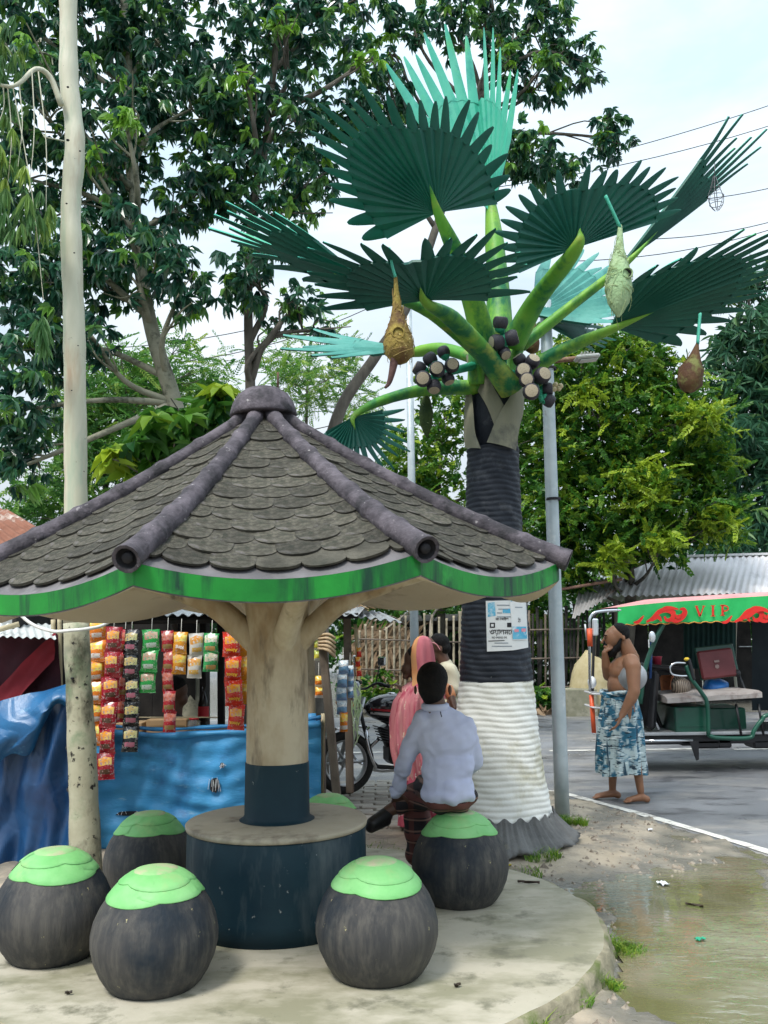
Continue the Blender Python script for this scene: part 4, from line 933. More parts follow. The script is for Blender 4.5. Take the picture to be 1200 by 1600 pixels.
Ft = [(480, 600, 55, 55, 27, 1.5), (540, 570, 34, 34, 27, 1.0, .8), (430, 560, 45, 40, 27, 1.2, .6), (300, 640, 60, 50, 26, 1.4), (560, 640, 40, 50, 27, 1.2), (220, 660, 60, 60, 26, 1.4), (500, 530, 50, 26, 27, 1, .3), (330, 560, 30, 20, 26.5, .8, .4)]
tree('feathery_tree', 'pale yellow-green feathery tree far behind the shelter dome', gnd(470, 1070, 0)[:2], [(475, 900, 27), (478, 700, 27), (480, 600, 27)], .1, .03, Ft, W_feather, 190, m_lf, (.5, .25), 47, scale=(1.0, 1.8), tilt=.6, br=.018)
Hd = [(130, 640, 60, 60, 13, .8), (170, 730, 60, 60, 12.6, .8), (90, 760, 60, 50, 12.6, .8), (200, 620, 50, 40, 13.2, .8, .8), (240, 700, 40, 60, 12.8, .7), (50, 800, 60, 40, 12.4, .8), (160, 590, 50, 40, 13.4, .7, .7), (300, 760, 70, 60, 12.8, .8), (250, 600, 55, 36, 14, .8), (320, 590, 45, 30, 14.2, .7), (200, 570, 50, 30, 14, .7), (350, 655, 45, 40, 13.6, .7), (150, 690, 60, 50, 13, .8), (280, 540, 40, 26, 14.4, .6, .5)]
tree('feathery_tree', 'bright green feathery bush between the pale trunk and the shelter roof', gnd(170, 1165, 0)[:2], [(172, 950, 12.8), (165, 780, 12.8), (160, 680, 12.9)], .07, .02, Hd, W_feather + W_pin, 850, m_lf, (.34, .25), 48, scale=(.6, 1.1), tilt=.6, br=.02)
Br = [(270, 665, 42, 34, 8.4, .45), (330, 640, 40, 32, 8.5, .4), (235, 700, 34, 34, 8.4, .4), (300, 700, 40, 24, 8.5, .4), (183, 722, 20, 28, 8.1, .25), (345, 615, 28, 20, 8.4, .25)]
tree('broadleaf_shrub', 'glossy broad-leaved shrub with a lime green shoot behind the left roof slope', gnd(270, 1280, 0)[:2], [(272, 950, 8.4), (268, 780, 8.4), (275, 700, 8.4)], .04, .015, Br, W_broad, 420, m_lm, (.28, .16), 49, lime=(4, 5), scale=(.8, 1.15), br=.015)
# --- far-off wood that closes the view beyond the road
r_ = np.random.default_rng(77); bl = []
for x_ in np.linspace(-500, 1700, 34): bl.append((x_, 985 - r_.uniform(0, 55), 90, 80 + r_.uniform(0, 40), 33 + r_.uniform(-2, 3), 2.0))
for x_ in np.linspace(560, 960, 9): bl.append((x_, 1035, 60, 75, 21.5 + r_.uniform(-1, 1), 1.0))
for x_ in np.linspace(-100, 330, 8): bl.append((x_, 930, 60, 90, 15 + r_.uniform(-1, 1), .8))
kind(foliage('verge_plants', None, np.zeros(3), [(x_, 1092 + 6 * math.sin(x_), 26, 16, 17.7 + .2 * math.sin(x_ * 3), .3) for x_ in range(560, 960, 22)] + [(600, 1066, 22, 20, 17.5, .3), (575, 1072, 16, 18, 17.5, .3)], W_small, 420, m_lm, (.4, .25), 79, tilt=.6, shell=.1), 'stuff')
kind(foliage('distant_wood', None, np.zeros(3), bl, [T * 2.0 for T in W_small], 90, m_lm, (.2, .18), 78, tilt=.7, shell=.2), 'stuff')
# --- smooth pale eucalyptus
eb = gnd(134, 1362, 0.03); t = thing('eucalyptus_tree', 'smooth cream trunk tree at left, bark mottled near its foot', 'tree', tuple(eb))
m_euc = M('smooth_cream_bark', (.46, .46, .33), (.62, .60, .48), scale=3.0, rough=.6, stretch=(1.5, 1.5, .35), bump=.12, bscale=20, stain=((.42, .33, .23), 2.4, .52, .68, (1.8, 1.8, .35)), stain2=((.40, .46, .34), 4, .54, .68, (2, 2, .3)), fleck=((.06, .05, .04), 18, .67, .71))
m_euc2 = M('mottled_bark', (.36, .34, .24), (.46, .45, .33), scale=4, rough=.75, bump=.4, bscale=30, stain=((.10, .095, .065), 4.5, .48, .62, (1, 1, .6)), stain2=((.20, .27, .16), 3, .54, .68), fleck=((.02, .018, .015), 15, .60, .65))
tp_ = [(134, 1366), (131, 1250), (127, 1150), (122, 1050), (119, 960), (119, 860), (118, 700), (116, 520), (112, 400), (111, 320), (117, 235), (115, 190), (108, 130), (107, 60), (106, -60), (104, -260), (100, -520)]
pth = bez([at(x, y, 6.15 + .02 * i * .3) - eb for i, (x, y) in enumerate(tp_)], 120); pth = np.array(pth)
rad = np.interp(pth[:, 2], [0, 1.0, 1.7, 3, 5, 8], [.105, .09, .084, .078, .072, .055]) + .0025 * np.sin(pth[:, 2] * 9) + .002 * np.sin(pth[:, 2] * 23)
k_ = int(np.argmin(np.abs(pth[:, 2] - (at(119, 985, 6.2)[2]))))
b = MB(); b.tube(pth[:k_ + 1], rad[:k_ + 1], 18); b.build('lower_trunk', m_euc2, t)
b = MB(); b.tube(pth[k_:], rad[k_:], 18); b.build('trunk', m_euc, t)
b = MB(); limb(b, [at(96, 165, 6.12) - eb, at(78, 120, 6.08) - eb, at(55, 108, 6.0) - eb, at(30, 130, 5.9) - eb, at(5, 134, 5.85) - eb, at(-60, 110, 5.8) - eb], .022, .010, 8, 20)
for (x0, y0, x1, y1) in ((30, 130, 28, 260), (12, 134, 12, 290), (50, 110, 45, 300), (20, 134, 68, 470), (5, 134, -5, 200), (60, 112, 72, 330)):
    b.tube(bez([at(x0, y0, 5.9) - eb, at((x0 + x1) / 2 + 6, (y0 + y1) / 2, 5.88) - eb, at(x1, y1, 5.86) - eb], 10), np.linspace(.005, .002, 11 if False else len(bez([(0, 0, 0)] * 3, 10))), 5, caps=False)
b.tube([at(100, 220, 6.1) - eb, at(70, 214, 5.9) - eb], .005, 5); b.build('bough', m_euc, t)
foliage('hanging_leaves', t, eb, [(14, 240, 30, 60, 5.9, .2), (10, 330, 24, 60, 5.86, .15), (52, 335, 26, 55, 5.86, .15, 1.1), (66, 510, 12, 30, 5.86, .1, .8), (8, 50, 40, 50, 5.9, .25), (10, 120, 24, 40, 5.9, .2), (-40, 220, 40, 120, 5.9, .25)], W_euc, 520, m_le, (.5, .22), 50, shell=0, tilt=.12, scale=(.6, 1.05))
foliage('crown', t, eb, [(60, -420, 160, 90, 6.3, .8, .25), (130, -560, 160, 90, 6.3, .8, .25)], W_euc, 90, m_le, (.4, .2), 51, tilt=.4)
for (x0, y0, rr0) in ((106, 136, .010), (106, 219, .013), (125, 236, .008), (104, 318, .008), (116, 395, .007), (122, 540, .006), (112, 610, .006), (128, 968, .014), (113, 1060, .012), (120, 1090, .010)):
    c = at(x0, y0, 6.08) - eb; kb = MB(); kb.ball(c, (rr0, rr0 * .8, rr0 * .7), 10, 6); kb.build('knot_scar', m_dark, t)
# --- power lines
m_wire = M('black_cable', (.03, .03, .035), rough=.6)
for i, (a_, b_, Y0, Y1, sag, lab) in enumerate([
        ((700, 296), (1330, 118), 15, 17, .2, 'topmost thin power line crossing the sky at right'), ((720, 300), (1330, 152), 15, 17, .25, 'second power line from the top crossing the sky at right'),
        ((1000, 318), (1340, 252), 15, 17, .2, 'power line level with the upper right palm leaf'), ((1000, 374), (1340, 296), 15, 17, .25, 'power line just above the long right palm leaf'), ((900, 408), (1340, 306), 15, 17, .3, 'lowest of the power lines above the long right palm leaf'),
        ((150, 545), (660, 430), 16, 16, .3, 'thin cable across the sky gap left of the palm'), ((200, 570), (600, 470), 16.4, 16, .3, 'lower thin cable across the sky gap left of the palm')]):
    p0, p1 = at(*a_, Y0), at(*b_, Y1); q = [p0 + (p1 - p0) * t_ - np.array([0, 0, sag * 4 * t_ * (1 - t_)]) for t_ in np.linspace(0, 1, 16)]
    b = MB(); b.tube(np.array(q) - p0, .0085, 5); o = b.build('power_line', m_wire, None, tuple(p0)); tag(o, lab, 'cable', 'power lines')
# --- lamp posts
m_galv = M('galvanised_steel', (.40, .47, .50), (.52, .58, .60), scale=5, rough=.45, metal=.35, stain=((.62, .65, .65), 6, .58, .7), stain2=((.28, .26, .24), 9, .66, .75), bump=.1)
pb = gnd(879, 1282, .04); t = thing('lamp_post', 'tall galvanised lamp post with LED head beside the concrete palm', 'lamp post', tuple(pb))
top = at(852, 470, 7.65); b = MB(); b.tube(np.array([pb + (top - pb) * q for q in np.linspace(0, 1, 10)]) - pb, np.linspace(.062, .052, 10), 16); b.build('pole', m_galv, t)
b = MB(); b.tube([at(845, 566, 7.6) - pb, at(902, 560, 7.3) - pb], .022, 8); b.build('bracket', M('rusty_pipe', (.20, .11, .07), (.3, .2, .14), scale=9, rough=.8), t)
hc = at(917, 559, 7.2) - pb; b = MB(); b.bbox(hc, (.20, .12, .035), (0, -.08, 0), b=.012)
for j in range(5): b.box(hc + np.array([-.05 + .025 * j, 0, .028]), (.008, .1, .02))
b.build('lamp_head', M('grey_cast_aluminium', (.42, .42, .40), (.5, .5, .48), rough=.5, metal=.3, scale=8), t)
b = MB(); b.bbox(hc + np.array([0.01, 0, -.024]), (.15, .09, .008), (0, -.08, 0)); b.build('lamp_lens', M('frosted_lens', (.6, .62, .6), rough=.25), t)
b = MB()
for yy_ in (576, 780): 
    c = at(858 + (yy_ - 576) * .033, yy_, 7.65) - pb
    b.lathe([(.062, -.012), (.064, 0), (.062, .012)], 14, c=c, capb=False, capt=False)
b.build('strap_band', m_dark, t)
pb = gnd(650, 1128, .02); t = thing('lamp_post', 'pale steel pole behind the woman in pink at the bamboo fence', 'lamp post', tuple(pb))
b = MB(); dz = at(650, 430, pb[1])[2]; b.tube([(0, 0, 0), (0, 0, dz * .5), (0, 0, dz)], [.085, .07, .06], 14); b.build('pole', m_galv, t)
b = MB(); b.lathe([(.12, 0), (.12, .02), (.075, .05)], 14); b.build('base_plate', m_galv, t)
# --- grass tufts
m_gr = leafmat('grass_blades', (.06, .16, .02), (.14, .30, .03), (.34, .42, .06), .35, .5)
def grass(name, label_spots, seed):
    r = np.random.default_rng(seed); VV, FF, TT = [], [], []; o = 0
    for (x, y, z, rad_, n, h) in label_spots:
        c = gnd(x, y, z)
        for _ in range(n):
            a_ = r.uniform(0, 6.28); q = c + np.array([math.cos(a_), math.sin(a_), 0]) * rad_ * math.sqrt(r.uniform(0, 1)) * np.array([1, .8, 0])
            if np.hypot(q[0] - SC_[0], q[1] - SC_[1]) < SR - .03: continue
            q[2] = max(float(ground_z(q[0], q[1])), -.02) - .01 + (z > .1) * 0
            hh = h * r.uniform(.4, 1.1); d = np.array([r.normal(), r.normal(), 0]) * .5 * hh; wv = np.array([math.cos(a_), math.sin(a_), 0]) * .003
            VV.append([q - wv, q + wv, q + d * .35 + [0, 0, hh * .6] + wv * .8, q + d * .35 + [0, 0, hh * .6] - wv * .8, q + d + [0, 0, hh * .85], q + d + [0, 0, hh * .85]])
            FF += [(o, o + 1, o + 2, o + 3), (o + 3, o + 2, o + 4, o + 5)]; o += 6; TT += [r.uniform(.1, 1)] * 6
    return kind(link(name, fastmesh(name, np.array(VV).reshape(-1, 3), np.array(FF), np.array(TT), m_gr)), 'stuff')
grass('grass', [(968, 1475, .05, .13, 1100, .08), (945, 1530, .05, .08, 320, .06), (890, 1565, .04, .10, 260, .06), (760, 1598, .04, .26, 1600, .09), (895, 1288, .05, .12, 500, .09), (850, 1345, .05, .12, 260, .07), (800, 1365, .05, .2, 260, .06), (868, 1404, .05, .05, 120, .05), (1005, 1500, .03, .05, 60, .04), (860, 1310, .05, .15, 200, .06), (620, 1330, .05, .3, 120, .05)], 5)
# ============================================================ snack stall with the blue counter
m_tarp = M('blue_tarpaulin', (.04, .27, .56), (.07, .34, .64), scale=3, rough=.45, rough2=.6, bump=.5, bscale=14, bstretch=(1, 1, 3.0), stain=((.03, .16, .38), 3, .55, .7), stain2=((.20, .42, .62), 7, .62, .74, (1, 1, 4)))
m_tarpd = M('deep_blue_plastic', (.003, .030, .10), (.008, .062, .17), scale=2.5, rough=.34, rough2=.5, bump=.4, bscale=12, spec=.6, stain=((.02, .13, .28), 3, .6, .74))
m_wood = M('weathered_wood', (.11, .085, .065), (.19, .155, .125), scale=5, rough=.85, bump=.5, bscale=40, stretch=(1, 1, .25), stain=((.06, .05, .04), 4, .55, .7))
m_woodp = M('pale_wood', (.30, .24, .16), (.42, .35, .24), scale=5, rough=.8, bump=.3, stretch=(1, 1, .3), stain=((.16, .13, .10), 5, .55, .7))
m_near_black = M('near_black_matt', (.012, .011, .011), (.03, .027, .025), scale=5, rough=.9, bump=.4)  # near-black colour shared by walls, posts, stakes and the heap core
m_tin = M('zinc_sheet', (.34, .36, .38), (.46, .48, .49), scale=3, rough=.45, metal=.4, stain=((.26, .24, .23), 3, .55, .7), stain2=((.22, .12, .07), 6, .66, .75))
m_rust = M('rusty_tin', (.20, .075, .04), (.30, .13, .08), scale=3, rough=.75, metal=.1, stain=((.55, .48, .42), 2.2, .55, .66), bump=.2)
m_card = M('cardboard', (.38, .25, .13), (.46, .32, .18), scale=4, rough=.85, stain=((.25, .16, .09), 5, .6, .7))
m_bamb = M('dry_bamboo', (.42, .36, .22), (.52, .45, .30), scale=6, rough=.65, stretch=(1, 1, .3), stain=((.22, .18, .11), 6, .55, .7))
def cloth(f, nu, nv):
    return np.array([[f(u, v) for v in np.linspace(0, 1, nv)] for u in np.linspace(0, 1, nu)])
def corr(b, p00, p10, p01, p11, waves, amp, m=0, th=.003):
    """corrugated sheet between four corners: waves run along the first edge"""
    p00, p10, p01, p11 = map(np.array, (p00, p10, p01, p11)); n = np.cross(p10 - p00, p01 - p00); n /= np.linalg.norm(n)
    if n[2] < 0: n = -n
    us = np.linspace(0, 1, waves * 6 + 1); G = []
    for u in us: G.append([(1 - v) * ((1 - u) * p00 + u * p10) + v * ((1 - u) * p01 + u * p11) + n * amp * math.sin(2 * np.pi * waves * u) for v in np.linspace(0, 1, 5)])
    G = np.array(G); b.grid(G, m=m); b.grid(G - n * th, m=m, flip=True)
SY = 6.95
stall = thing('snack_stall', 'open wooden snack stall with blue tarpaulin counter front and dark interior', 'stall', tuple(gnd(330, 1330, .05)[:2]) + (.03,))
so = np.array(stall.location)
def S(x, y, Y): return at(x, y, Y) - so
def zg(p): p = np.array(p, float); p[2] = .02 - so[2]; return p
# counter: boarded box behind the tarpaulin
ctop = at(330, 1150, SY + .05)[2]
b = MB(); xl, xr = at(140, 1150, SY)[0], at(500, 1150, SY)[0]
b.box(((xl + xr) / 2 - so[0], SY + .36 - so[1], ctop / 2 - so[2] - .01), (xr - xl, .6, ctop - .04)); b.build('counter', m_wood, stall)
b = MB(); b.box(((xl + xr) / 2 - so[0], SY + .36 - so[1], ctop - so[2] - .012), (xr - xl + .02, .64, .03)); b.build('counter_board', m_wood, stall)
def tarpf(u, v):
    x = 140 + 362 * u; ytop = 1146 + 10 * math.sin(u * 3.0) - 14 * u; p = at(x, ytop, SY - .03); zt = p[2]; zb = .06
    z = zt + (zb - zt) * v
    q = np.array([p[0], SY - .035, z]); dpt = .012 * math.sin(u * 9 + v * 3) + .010 * math.sin(u * 23 - v * 7 + 2 * math.sin(v * 5)) + .006 * math.sin(u * 51 + v * 15) + .006 * math.sin(v * 38 + 3 * math.sin(u * 9))
    return q + [0, -.03 - dpt - .05 * v, 0] - so
b = MB(); G = cloth(tarpf, 120, 60); c_ = crumple(G, 5, 21, (.6, 1, 1.6)); G[..., 1] -= .022 * c_; b.grid(G); b.build('tarpaulin_front', m_tarp, stall)
b = MB(); pth = np.array([tarpf(u, 0) + [0, -.004, .012 + .006 * math.sin(u * 14)] for u in np.linspace(0, 1, 40)]); b.tube(pth, .032 + .006 * np.sin(np.linspace(0, 20, 40)), 10, squash=.75)
pth2 = pth + np.array([0, .02, .045]); b.tube(pth2, .022 + .005 * np.sin(np.linspace(0, 27, 40)), 8, squash=.6); b.build('tarpaulin_roll', m_tarp, stall)
def tear(x, y, w_, h, seed):
    r = np.random.default_rng(seed); c = S(x, y, SY - .105); k = mpp(SY)
    b = MB(); a = np.linspace(0, 2 * np.pi, 12, endpoint=False); o = [(math.cos(t_) * w_ * k * r.uniform(.7, 1.1), math.sin(t_) * h * k * r.uniform(.7, 1.1)) for t_ in a]
    b.prism(o, .004, axis=1, c=c); b.build('tear', m_dark, stall)
    b = MB()
    for _ in range(9):
        p = c + np.array([r.uniform(-w_, w_) * k, -.006, h * k * r.uniform(-.2, 1.0)]); b.tube([p, p + np.array([r.normal(0, 2) * k, -.004, -r.uniform(.5, 1.5) * h * k])], .0016, 4, caps=False)
    kind(b.build('frayed_threads', M('white_threads', (.7, .72, .74), rough=.8), stall), 'stuff')
tear(335, 1226, 8, 13, 3); tear(347, 1195, 3, 4, 4); tear(200, 1271, 22, 4, 6)
# posts
def post(x0, y0, x1, y1, Y, w_, mat, name='post', rnd=False):
    p0, p1 = S(x0, y0, Y), S(x1, y1, Y); b = MB(); k = mpp(Y)
    if rnd: b.tube(np.array([p1 + (p0 - p1) * q for q in np.linspace(0, 1, 8)]), w_ / 2 * k, 10)
    else:
        d = p0 - p1; L_ = np.linalg.norm(d); q = Vector(d).to_track_quat('Z', 'Y').to_euler(); b.bbox((p0 + p1) / 2, (w_ * k, .06, L_), q, b=.006)
    return b.build(name, mat, stall)
post(502, 985, 528, 1262, 6.85, 21, m_wood); post(542, 950, 547, 1238, 7.3, 20, m_wood); post(484, 965, 486, 1135, 7.3, 15, m_woodp, rnd=True)
post(505, 1115, 502, 1270, 6.95, 7, m_bamb, 'bamboo_prop', True); post(555, 975, 560, 1040, 7.25, 6, m_bamb, 'bamboo_prop', True)
post(146, 960, 146, 1320, 7.05, 10, m_near_black); post(320, 960, 320, 1140, 8.5, 34, m_near_black); post(345, 965, 346, 1140, 8.3, 12, m_near_black)
post(487, 1115, 487, 1262, 7.02, 14, m_tarp, 'tarpaulin_wrap', True)
# interior walls and roof
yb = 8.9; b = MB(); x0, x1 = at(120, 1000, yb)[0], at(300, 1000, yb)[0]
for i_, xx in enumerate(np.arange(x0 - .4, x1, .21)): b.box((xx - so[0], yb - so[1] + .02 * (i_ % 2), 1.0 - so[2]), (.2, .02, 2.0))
kind(b.build('back_boards', m_near_black, stall), 'stuff')
b = MB(); b.box((at(128, 1000, 7.9)[0] - so[0] - .25, 7.9 - so[1], 1.0 - so[2]), (.03, 1.7, 2.0)); b.build('side_board', m_near_black, stall)
zr0 = at(330, 958, 6.9)[2]; b = MB()
corr(b, np.array([at(135, 950, 6.9)[0], 6.9, zr0]) - so, np.array([at(560, 950, 6.9)[0], 6.9, zr0 - .03]) - so, np.array([at(135, 950, 6.9)[0], 9.2, zr0 + .36]) - so, np.array([at(560, 950, 6.9)[0] + .2, 9.2, zr0 + .30]) - so, 26, .012); b.build('roof_sheet', m_tin, stall)
b = MB(); corr(b, S(492, 955, 7.0), S(628, 972, 7.1), S(500, 944, 8.2), S(600, 958, 8.4), 9, .012); b.build('roof_sheet', m_tin, stall)
b = MB(); r_ = np.random.default_rng(4)
for _ in range(260):
    p = S(535 + r_.normal(0, 17), 942 + r_.normal(0, 5), 7.7 + r_.normal(0, .2)); d = np.array([r_.normal(), r_.normal() * .6, r_.normal() * .25]) * .12; b.tube([p - d, p + d], .004, 3, caps=False)
kind(b.build('thatch', M('dry_thatch', (.30, .20, .10), (.42, .30, .17), scale=8, rough=.9), stall), 'stuff')
for (xa, ya, xb, yb_, Y) in ((140, 972, 560, 962, 7.0), (140, 965, 540, 958, 8.2)):
    b = MB(); b.tube([S(xa, ya, Y), S((xa + xb) / 2, (ya + yb_) / 2 + 2, Y), S(xb, yb_, Y)], .022, 8); b.build('roof_pole', m_near_black, stall)
b = MB(); b.tube([S(210, 1121, 7.1), S(340, 1121, 7.1)], .005, 5); b.build('counter_rail', m_bamb, stall)
# goods on the counter
for i, (xa, xb, ya, yb_, Y, lab) in enumerate(((180, 222, 1123, 1142, 7.15, 'low brown carton on the counter behind the black crisp packets'), (228, 292, 1120, 1143, 7.2, 'wide brown carton on the stall counter behind the red packets'))):
    p0, p1 = at(xa, yb_, Y), at(xb, ya, Y); b = MB(); b.bbox((0, .12, (p1[2] - p0[2]) / 2), (p1[0] - p0[0], .24, p1[2] - p0[2]), b=.004)
    t = thing('carton', lab, 'box', ((p0[0] + p1[0]) / 2, Y, ctop), group='cartons on the stall counter'); b.build('box', m_card, t)
    b = MB(); b.box((0, -.003, (p1[2] - p0[2]) * .55), ((p1[0] - p0[0]) * .9, .003, .012)); b.build('tape', M('brown_tape', (.30, .2, .1), rough=.3), t)
gl = M('clear_plastic', (.75, .8, .8), rough=.1, trans=.85)
for (x, Y, h, r0, lab) in ((303, 7.2, .12, .05, 'clear plastic jar on the stall counter'),):
    p = at(x, 1140, Y); t = thing('plastic_jar', lab, 'jar', (p[0], Y, ctop)); b = MB(); b.lathe([(r0 * .9, 0), (r0, .01), (r0, h * .75), (r0 * .7, h * .85), (r0 * .7, h * .9)], 16); b.build('jar_body', gl, t)
    b = MB(); b.lathe([(r0 * .75, h * .88), (r0 * .78, h), (.001, h + .002)], 16); b.build('lid', M('red_plastic', (.55, .03, .04), rough=.35), t)
# shopkeeper's red bottle behind
p = at(318, 1098, 8.0); t = thing('bottle', 'dark bottle with red label at the back of the stall', 'bottle', (p[0], 8.0, p[2] - .16)); b = MB(); b.lathe([(.045, 0), (.047, .15), (.03, .21), (.015, .25), (.015, .3)], 14); b.build('glass', M('dark_glass', (.02, .015, .012), rough=.12), t)
b = MB(); b.lathe([(.0485, .04), (.0485, .13)], 14, capb=False, capt=False); b.build('bottle_label', M('red_label', (.6, .03, .04), rough=.5), t)
# ---- strips of snack packets
def packmat(name, base, art, lab, dark=None):
    m = bpy.data.materials.new(name); m.use_nodes = True; t = m.node_tree; L = t.links.new; bs = t.nodes['Principled BSDF']
    tc_ = N(t, 'ShaderNodeTexCoord'); sp = N(t, 'ShaderNodeSeparateXYZ'); L(tc_.outputs['Object'], sp.inputs[0])
    nz_ = N(t, 'ShaderNodeTexNoise', i_Scale=22.0, i_Detail=3.0); L(tc_.outputs['Object'], nz_.inputs['Vector'])
    def band(z0, z1, x1, src=None):
        # soft box mask in the packet's own x / z
        a1 = N(t, 'ShaderNodeMath', operation='SUBTRACT'); L(sp.outputs['Z'], a1.inputs[0]); a1.inputs[1].default_value = (z0 + z1) / 2
        a2 = N(t, 'ShaderNodeMath', operation='ABSOLUTE'); L(a1.outputs[0], a2.inputs[0])
        a3 = N(t, 'ShaderNodeMath', operation='MULTIPLY_ADD'); L(nz_.outputs['Fac'], a3.inputs[0]); a3.inputs[1].default_value = .04; L(a2.outputs[0], a3.inputs[2])
        a4 = N(t, 'ShaderNodeMath', operation='LESS_THAN'); L(a3.outputs[0], a4.inputs[0]); a4.inputs[1].default_value = (z1 - z0) / 2 + .02
        b2 = N(t, 'ShaderNodeMath', operation='ABSOLUTE'); L(sp.outputs['X'], b2.inputs[0])
        b4 = N(t, 'ShaderNodeMath', operation='LESS_THAN'); L(b2.outputs[0], b4.inputs[0]); b4.inputs[1].default_value = x1
        mm = N(t, 'ShaderNodeMath', operation='MULTIPLY'); L(a4.outputs[0], mm.inputs[0]); L(b4.outputs[0], mm.inputs[1]); return mm.outputs[0]
    rp_ = N(t, 'ShaderNodeValToRGB'); e_ = rp_.color_ramp.elements; e_[0].position = .4; e_[0].color = c4(art); e_[1].position = .62; e_[1].color = c4([min(.8, c * 1.5 + .12) for c in art])
    L(nz_.outputs['Fac'], rp_.inputs[0])
    m1 = N(t, 'ShaderNodeMix', data_type='RGBA'); L(band(.005, .06, .047), m1.inputs[0]); m1.inputs[6].default_value = c4(base); L(rp_.outputs[0], m1.inputs[7])
    m2 = N(t, 'ShaderNodeMix', data_type='RGBA'); L(band(-.052, -.022, .036), m2.inputs[0]); L(m1.outputs[2], m2.inputs[6]); m2.inputs[7].default_value = c4(lab)
    nz2 = N(t, 'ShaderNodeTexNoise', i_Scale=60.0, i_Detail=2.0); L(tc_.outputs['Object'], nz2.inputs['Vector'])
    ct = N(t, 'ShaderNodeMath', operation='GREATER_THAN'); L(nz2.outputs['Fac'], ct.inputs[0]); ct.inputs[1].default_value = .60
    m3 = N(t, 'ShaderNodeMix', data_type='RGBA'); L(ct.outputs[0], m3.inputs[0]); L(m2.outputs[2], m3.inputs[6]); m3.inputs[7].default_value = c4([c * .6 + .25 for c in base])
    L(m3.outputs[2], bs.inputs['Base Color']); bs.inputs['Roughness'].default_value = .25; bs.inputs['Specular IOR Level'].default_value = .6
    return m
def pack_mesh(name, w_, h, seed, mat):
    r = np.random.default_rng(seed); nu, nv = 9, 11; G = np.zeros((nu, nv, 3)); Bk = np.zeros((nu, nv, 3))
    for i, u in enumerate(np.linspace(-1, 1, nu)):
        for j, v in enumerate(np.linspace(-1, 1, nv)):
            waist = 1 - .10 * (1 - abs(v)) ** .5 * (1 if abs(v) < .85 else 0)
            x = u * w_ / 2 * waist; z = v * h / 2
            puff = max(0, (1 - u * u)) ** .6 * max(0, 1 - (abs(v) / .88) ** 3) * .028
            wr = .004 * math.sin(u * 6 + v * 9 + seed) * (1 - abs(v)) + .003 * math.sin(v * 17 + u * 3)
            cr = .002 * math.sin(u * 22) if abs(v) > .85 else 0
            G[i, j] = (x, -puff - wr - cr - .001, z); Bk[i, j] = (x, puff + cr + .001, z)
    b = MB(); b.grid(G, flip=False); b.grid(Bk, flip=True); me = b.mesh(name); me.materials.append(mat); return me
KP = mpp(6.8)
def strip(label, x0, y0, x1, y1, n, w_px, Y, mat, seed, text=None, tcol=None):
    pt = at(x0, y0, Y); pb_ = at(x1, y1, Y); h = (pt[2] - pb_[2]) / n
    t = thing('packet_strip', label, 'snack packets', tuple(pt), group='strips of snack packets hung at the stall')
    mes = [pack_mesh('packet', w_px * mpp(Y), h * 1.04, seed + q, mat) for q in range(2)]; r = random.Random(seed)
    sb = MB(); sb.tube([np.array([0, .012, .10]), np.zeros(3), (pb_ - pt) * .5 + [0, .02, 0], (pb_ - pt) + [0, .01, h * .3]], .0022, 4); sb.build('string', M('white_string', (.6, .58, .52), rough=.8), t)
    for i in range(n):
        q = (i + .5) / n; o = bpy.data.objects.new('packet', mes[i % 2]); COL.objects.link(o); o.parent = t
        o.location = (pb_ - pt) * q + np.array([r.uniform(-.006, .006), r.uniform(-.012, .006), 0]); o.rotation_euler = (r.uniform(-.12, .12), r.uniform(-.06, .06), r.uniform(-.35, .35))
        if text:
            V, Fq = text_mesh(text, .034, .0012); V = V - [V[:, 0].mean(), V[:, 1].mean(), 0]
            tb_ = MB(); tb_.add(np.stack([-V[:, 0], np.full(len(V), -.033), -V[:, 1] - h * .22], 1), Fq); tb_.build('print', tcol, o)
    return t
pm = {k: packmat('packet_' + k, *v) for k, v in dict(
    orange=((.72, .20, .015), (.85, .45, .05), (.75, .70, .66)), maroon=((.33, .012, .025), (.75, .30, .04), (.10, .05, .03)), black=((.012, .014, .018), (.62, .45, .18), (.55, .18, .26)),
    green=((.03, .42, .08), (.60, .34, .22), (.65, .75, .66)), red=((.48, .02, .035), (.50, .13, .08), (.40, .26, .09)), amber=((.72, .30, .02), (.80, .42, .05), (.70, .26, .02)),
    white=((.62, .60, .56), (.62, .26, .04), (.70, .42, .1)), mint=((.05, .40, .12), (.62, .55, .40), (.7, .42, .15)), scarlet=((.62, .03, .015), (.80, .28, .02), (.62, .03, .015)),
    blue=((.16, .34, .55), (.55, .68, .76), (.2, .3, .5)), yellow=((.62, .55, .06), (.4, .5, .08), (.6, .6, .5))).items()}
wtext = M('packet_white_print', (.75, .73, .68), rough=.4); ytext = M('packet_yellow_print', (.75, .42, .03), rough=.4)
strip('orange packets with white patches hanging just right of the pale trunk', 152, 968, 146, 1165, 6, 30, 6.70, pm['orange'], 10)
strip('longest strip of dark red packets with orange pictures, left of the counter', 178, 980, 164, 1217, 6, 29, 6.66, pm['maroon'], 20)
strip('plain dark red packets half hidden behind the longest strip', 196, 984, 191, 1128, 4, 20, 6.80, pm['red'], 25)
strip('black crisp packets with pale chips printed on them', 206, 984, 204, 1174, 5, 26, 6.68, pm['black'], 30)
strip('three green packets next to the black crisp strip', 237, 984, 230, 1082, 3, 28, 6.70, pm['green'], 40)
strip('narrow red packets hanging in the middle of the stall opening', 262, 986, 264, 1144, 5, 20, 6.72, pm['red'], 50)
strip('two amber packets with white name, middle of the stall', 283, 988, 279, 1053, 2, 23, 6.70, pm['amber'], 60, 'Ring', wtext)
strip('two white packets with orange pictures', 307, 990, 304, 1059, 2, 24, 6.71, pm['white'], 70)
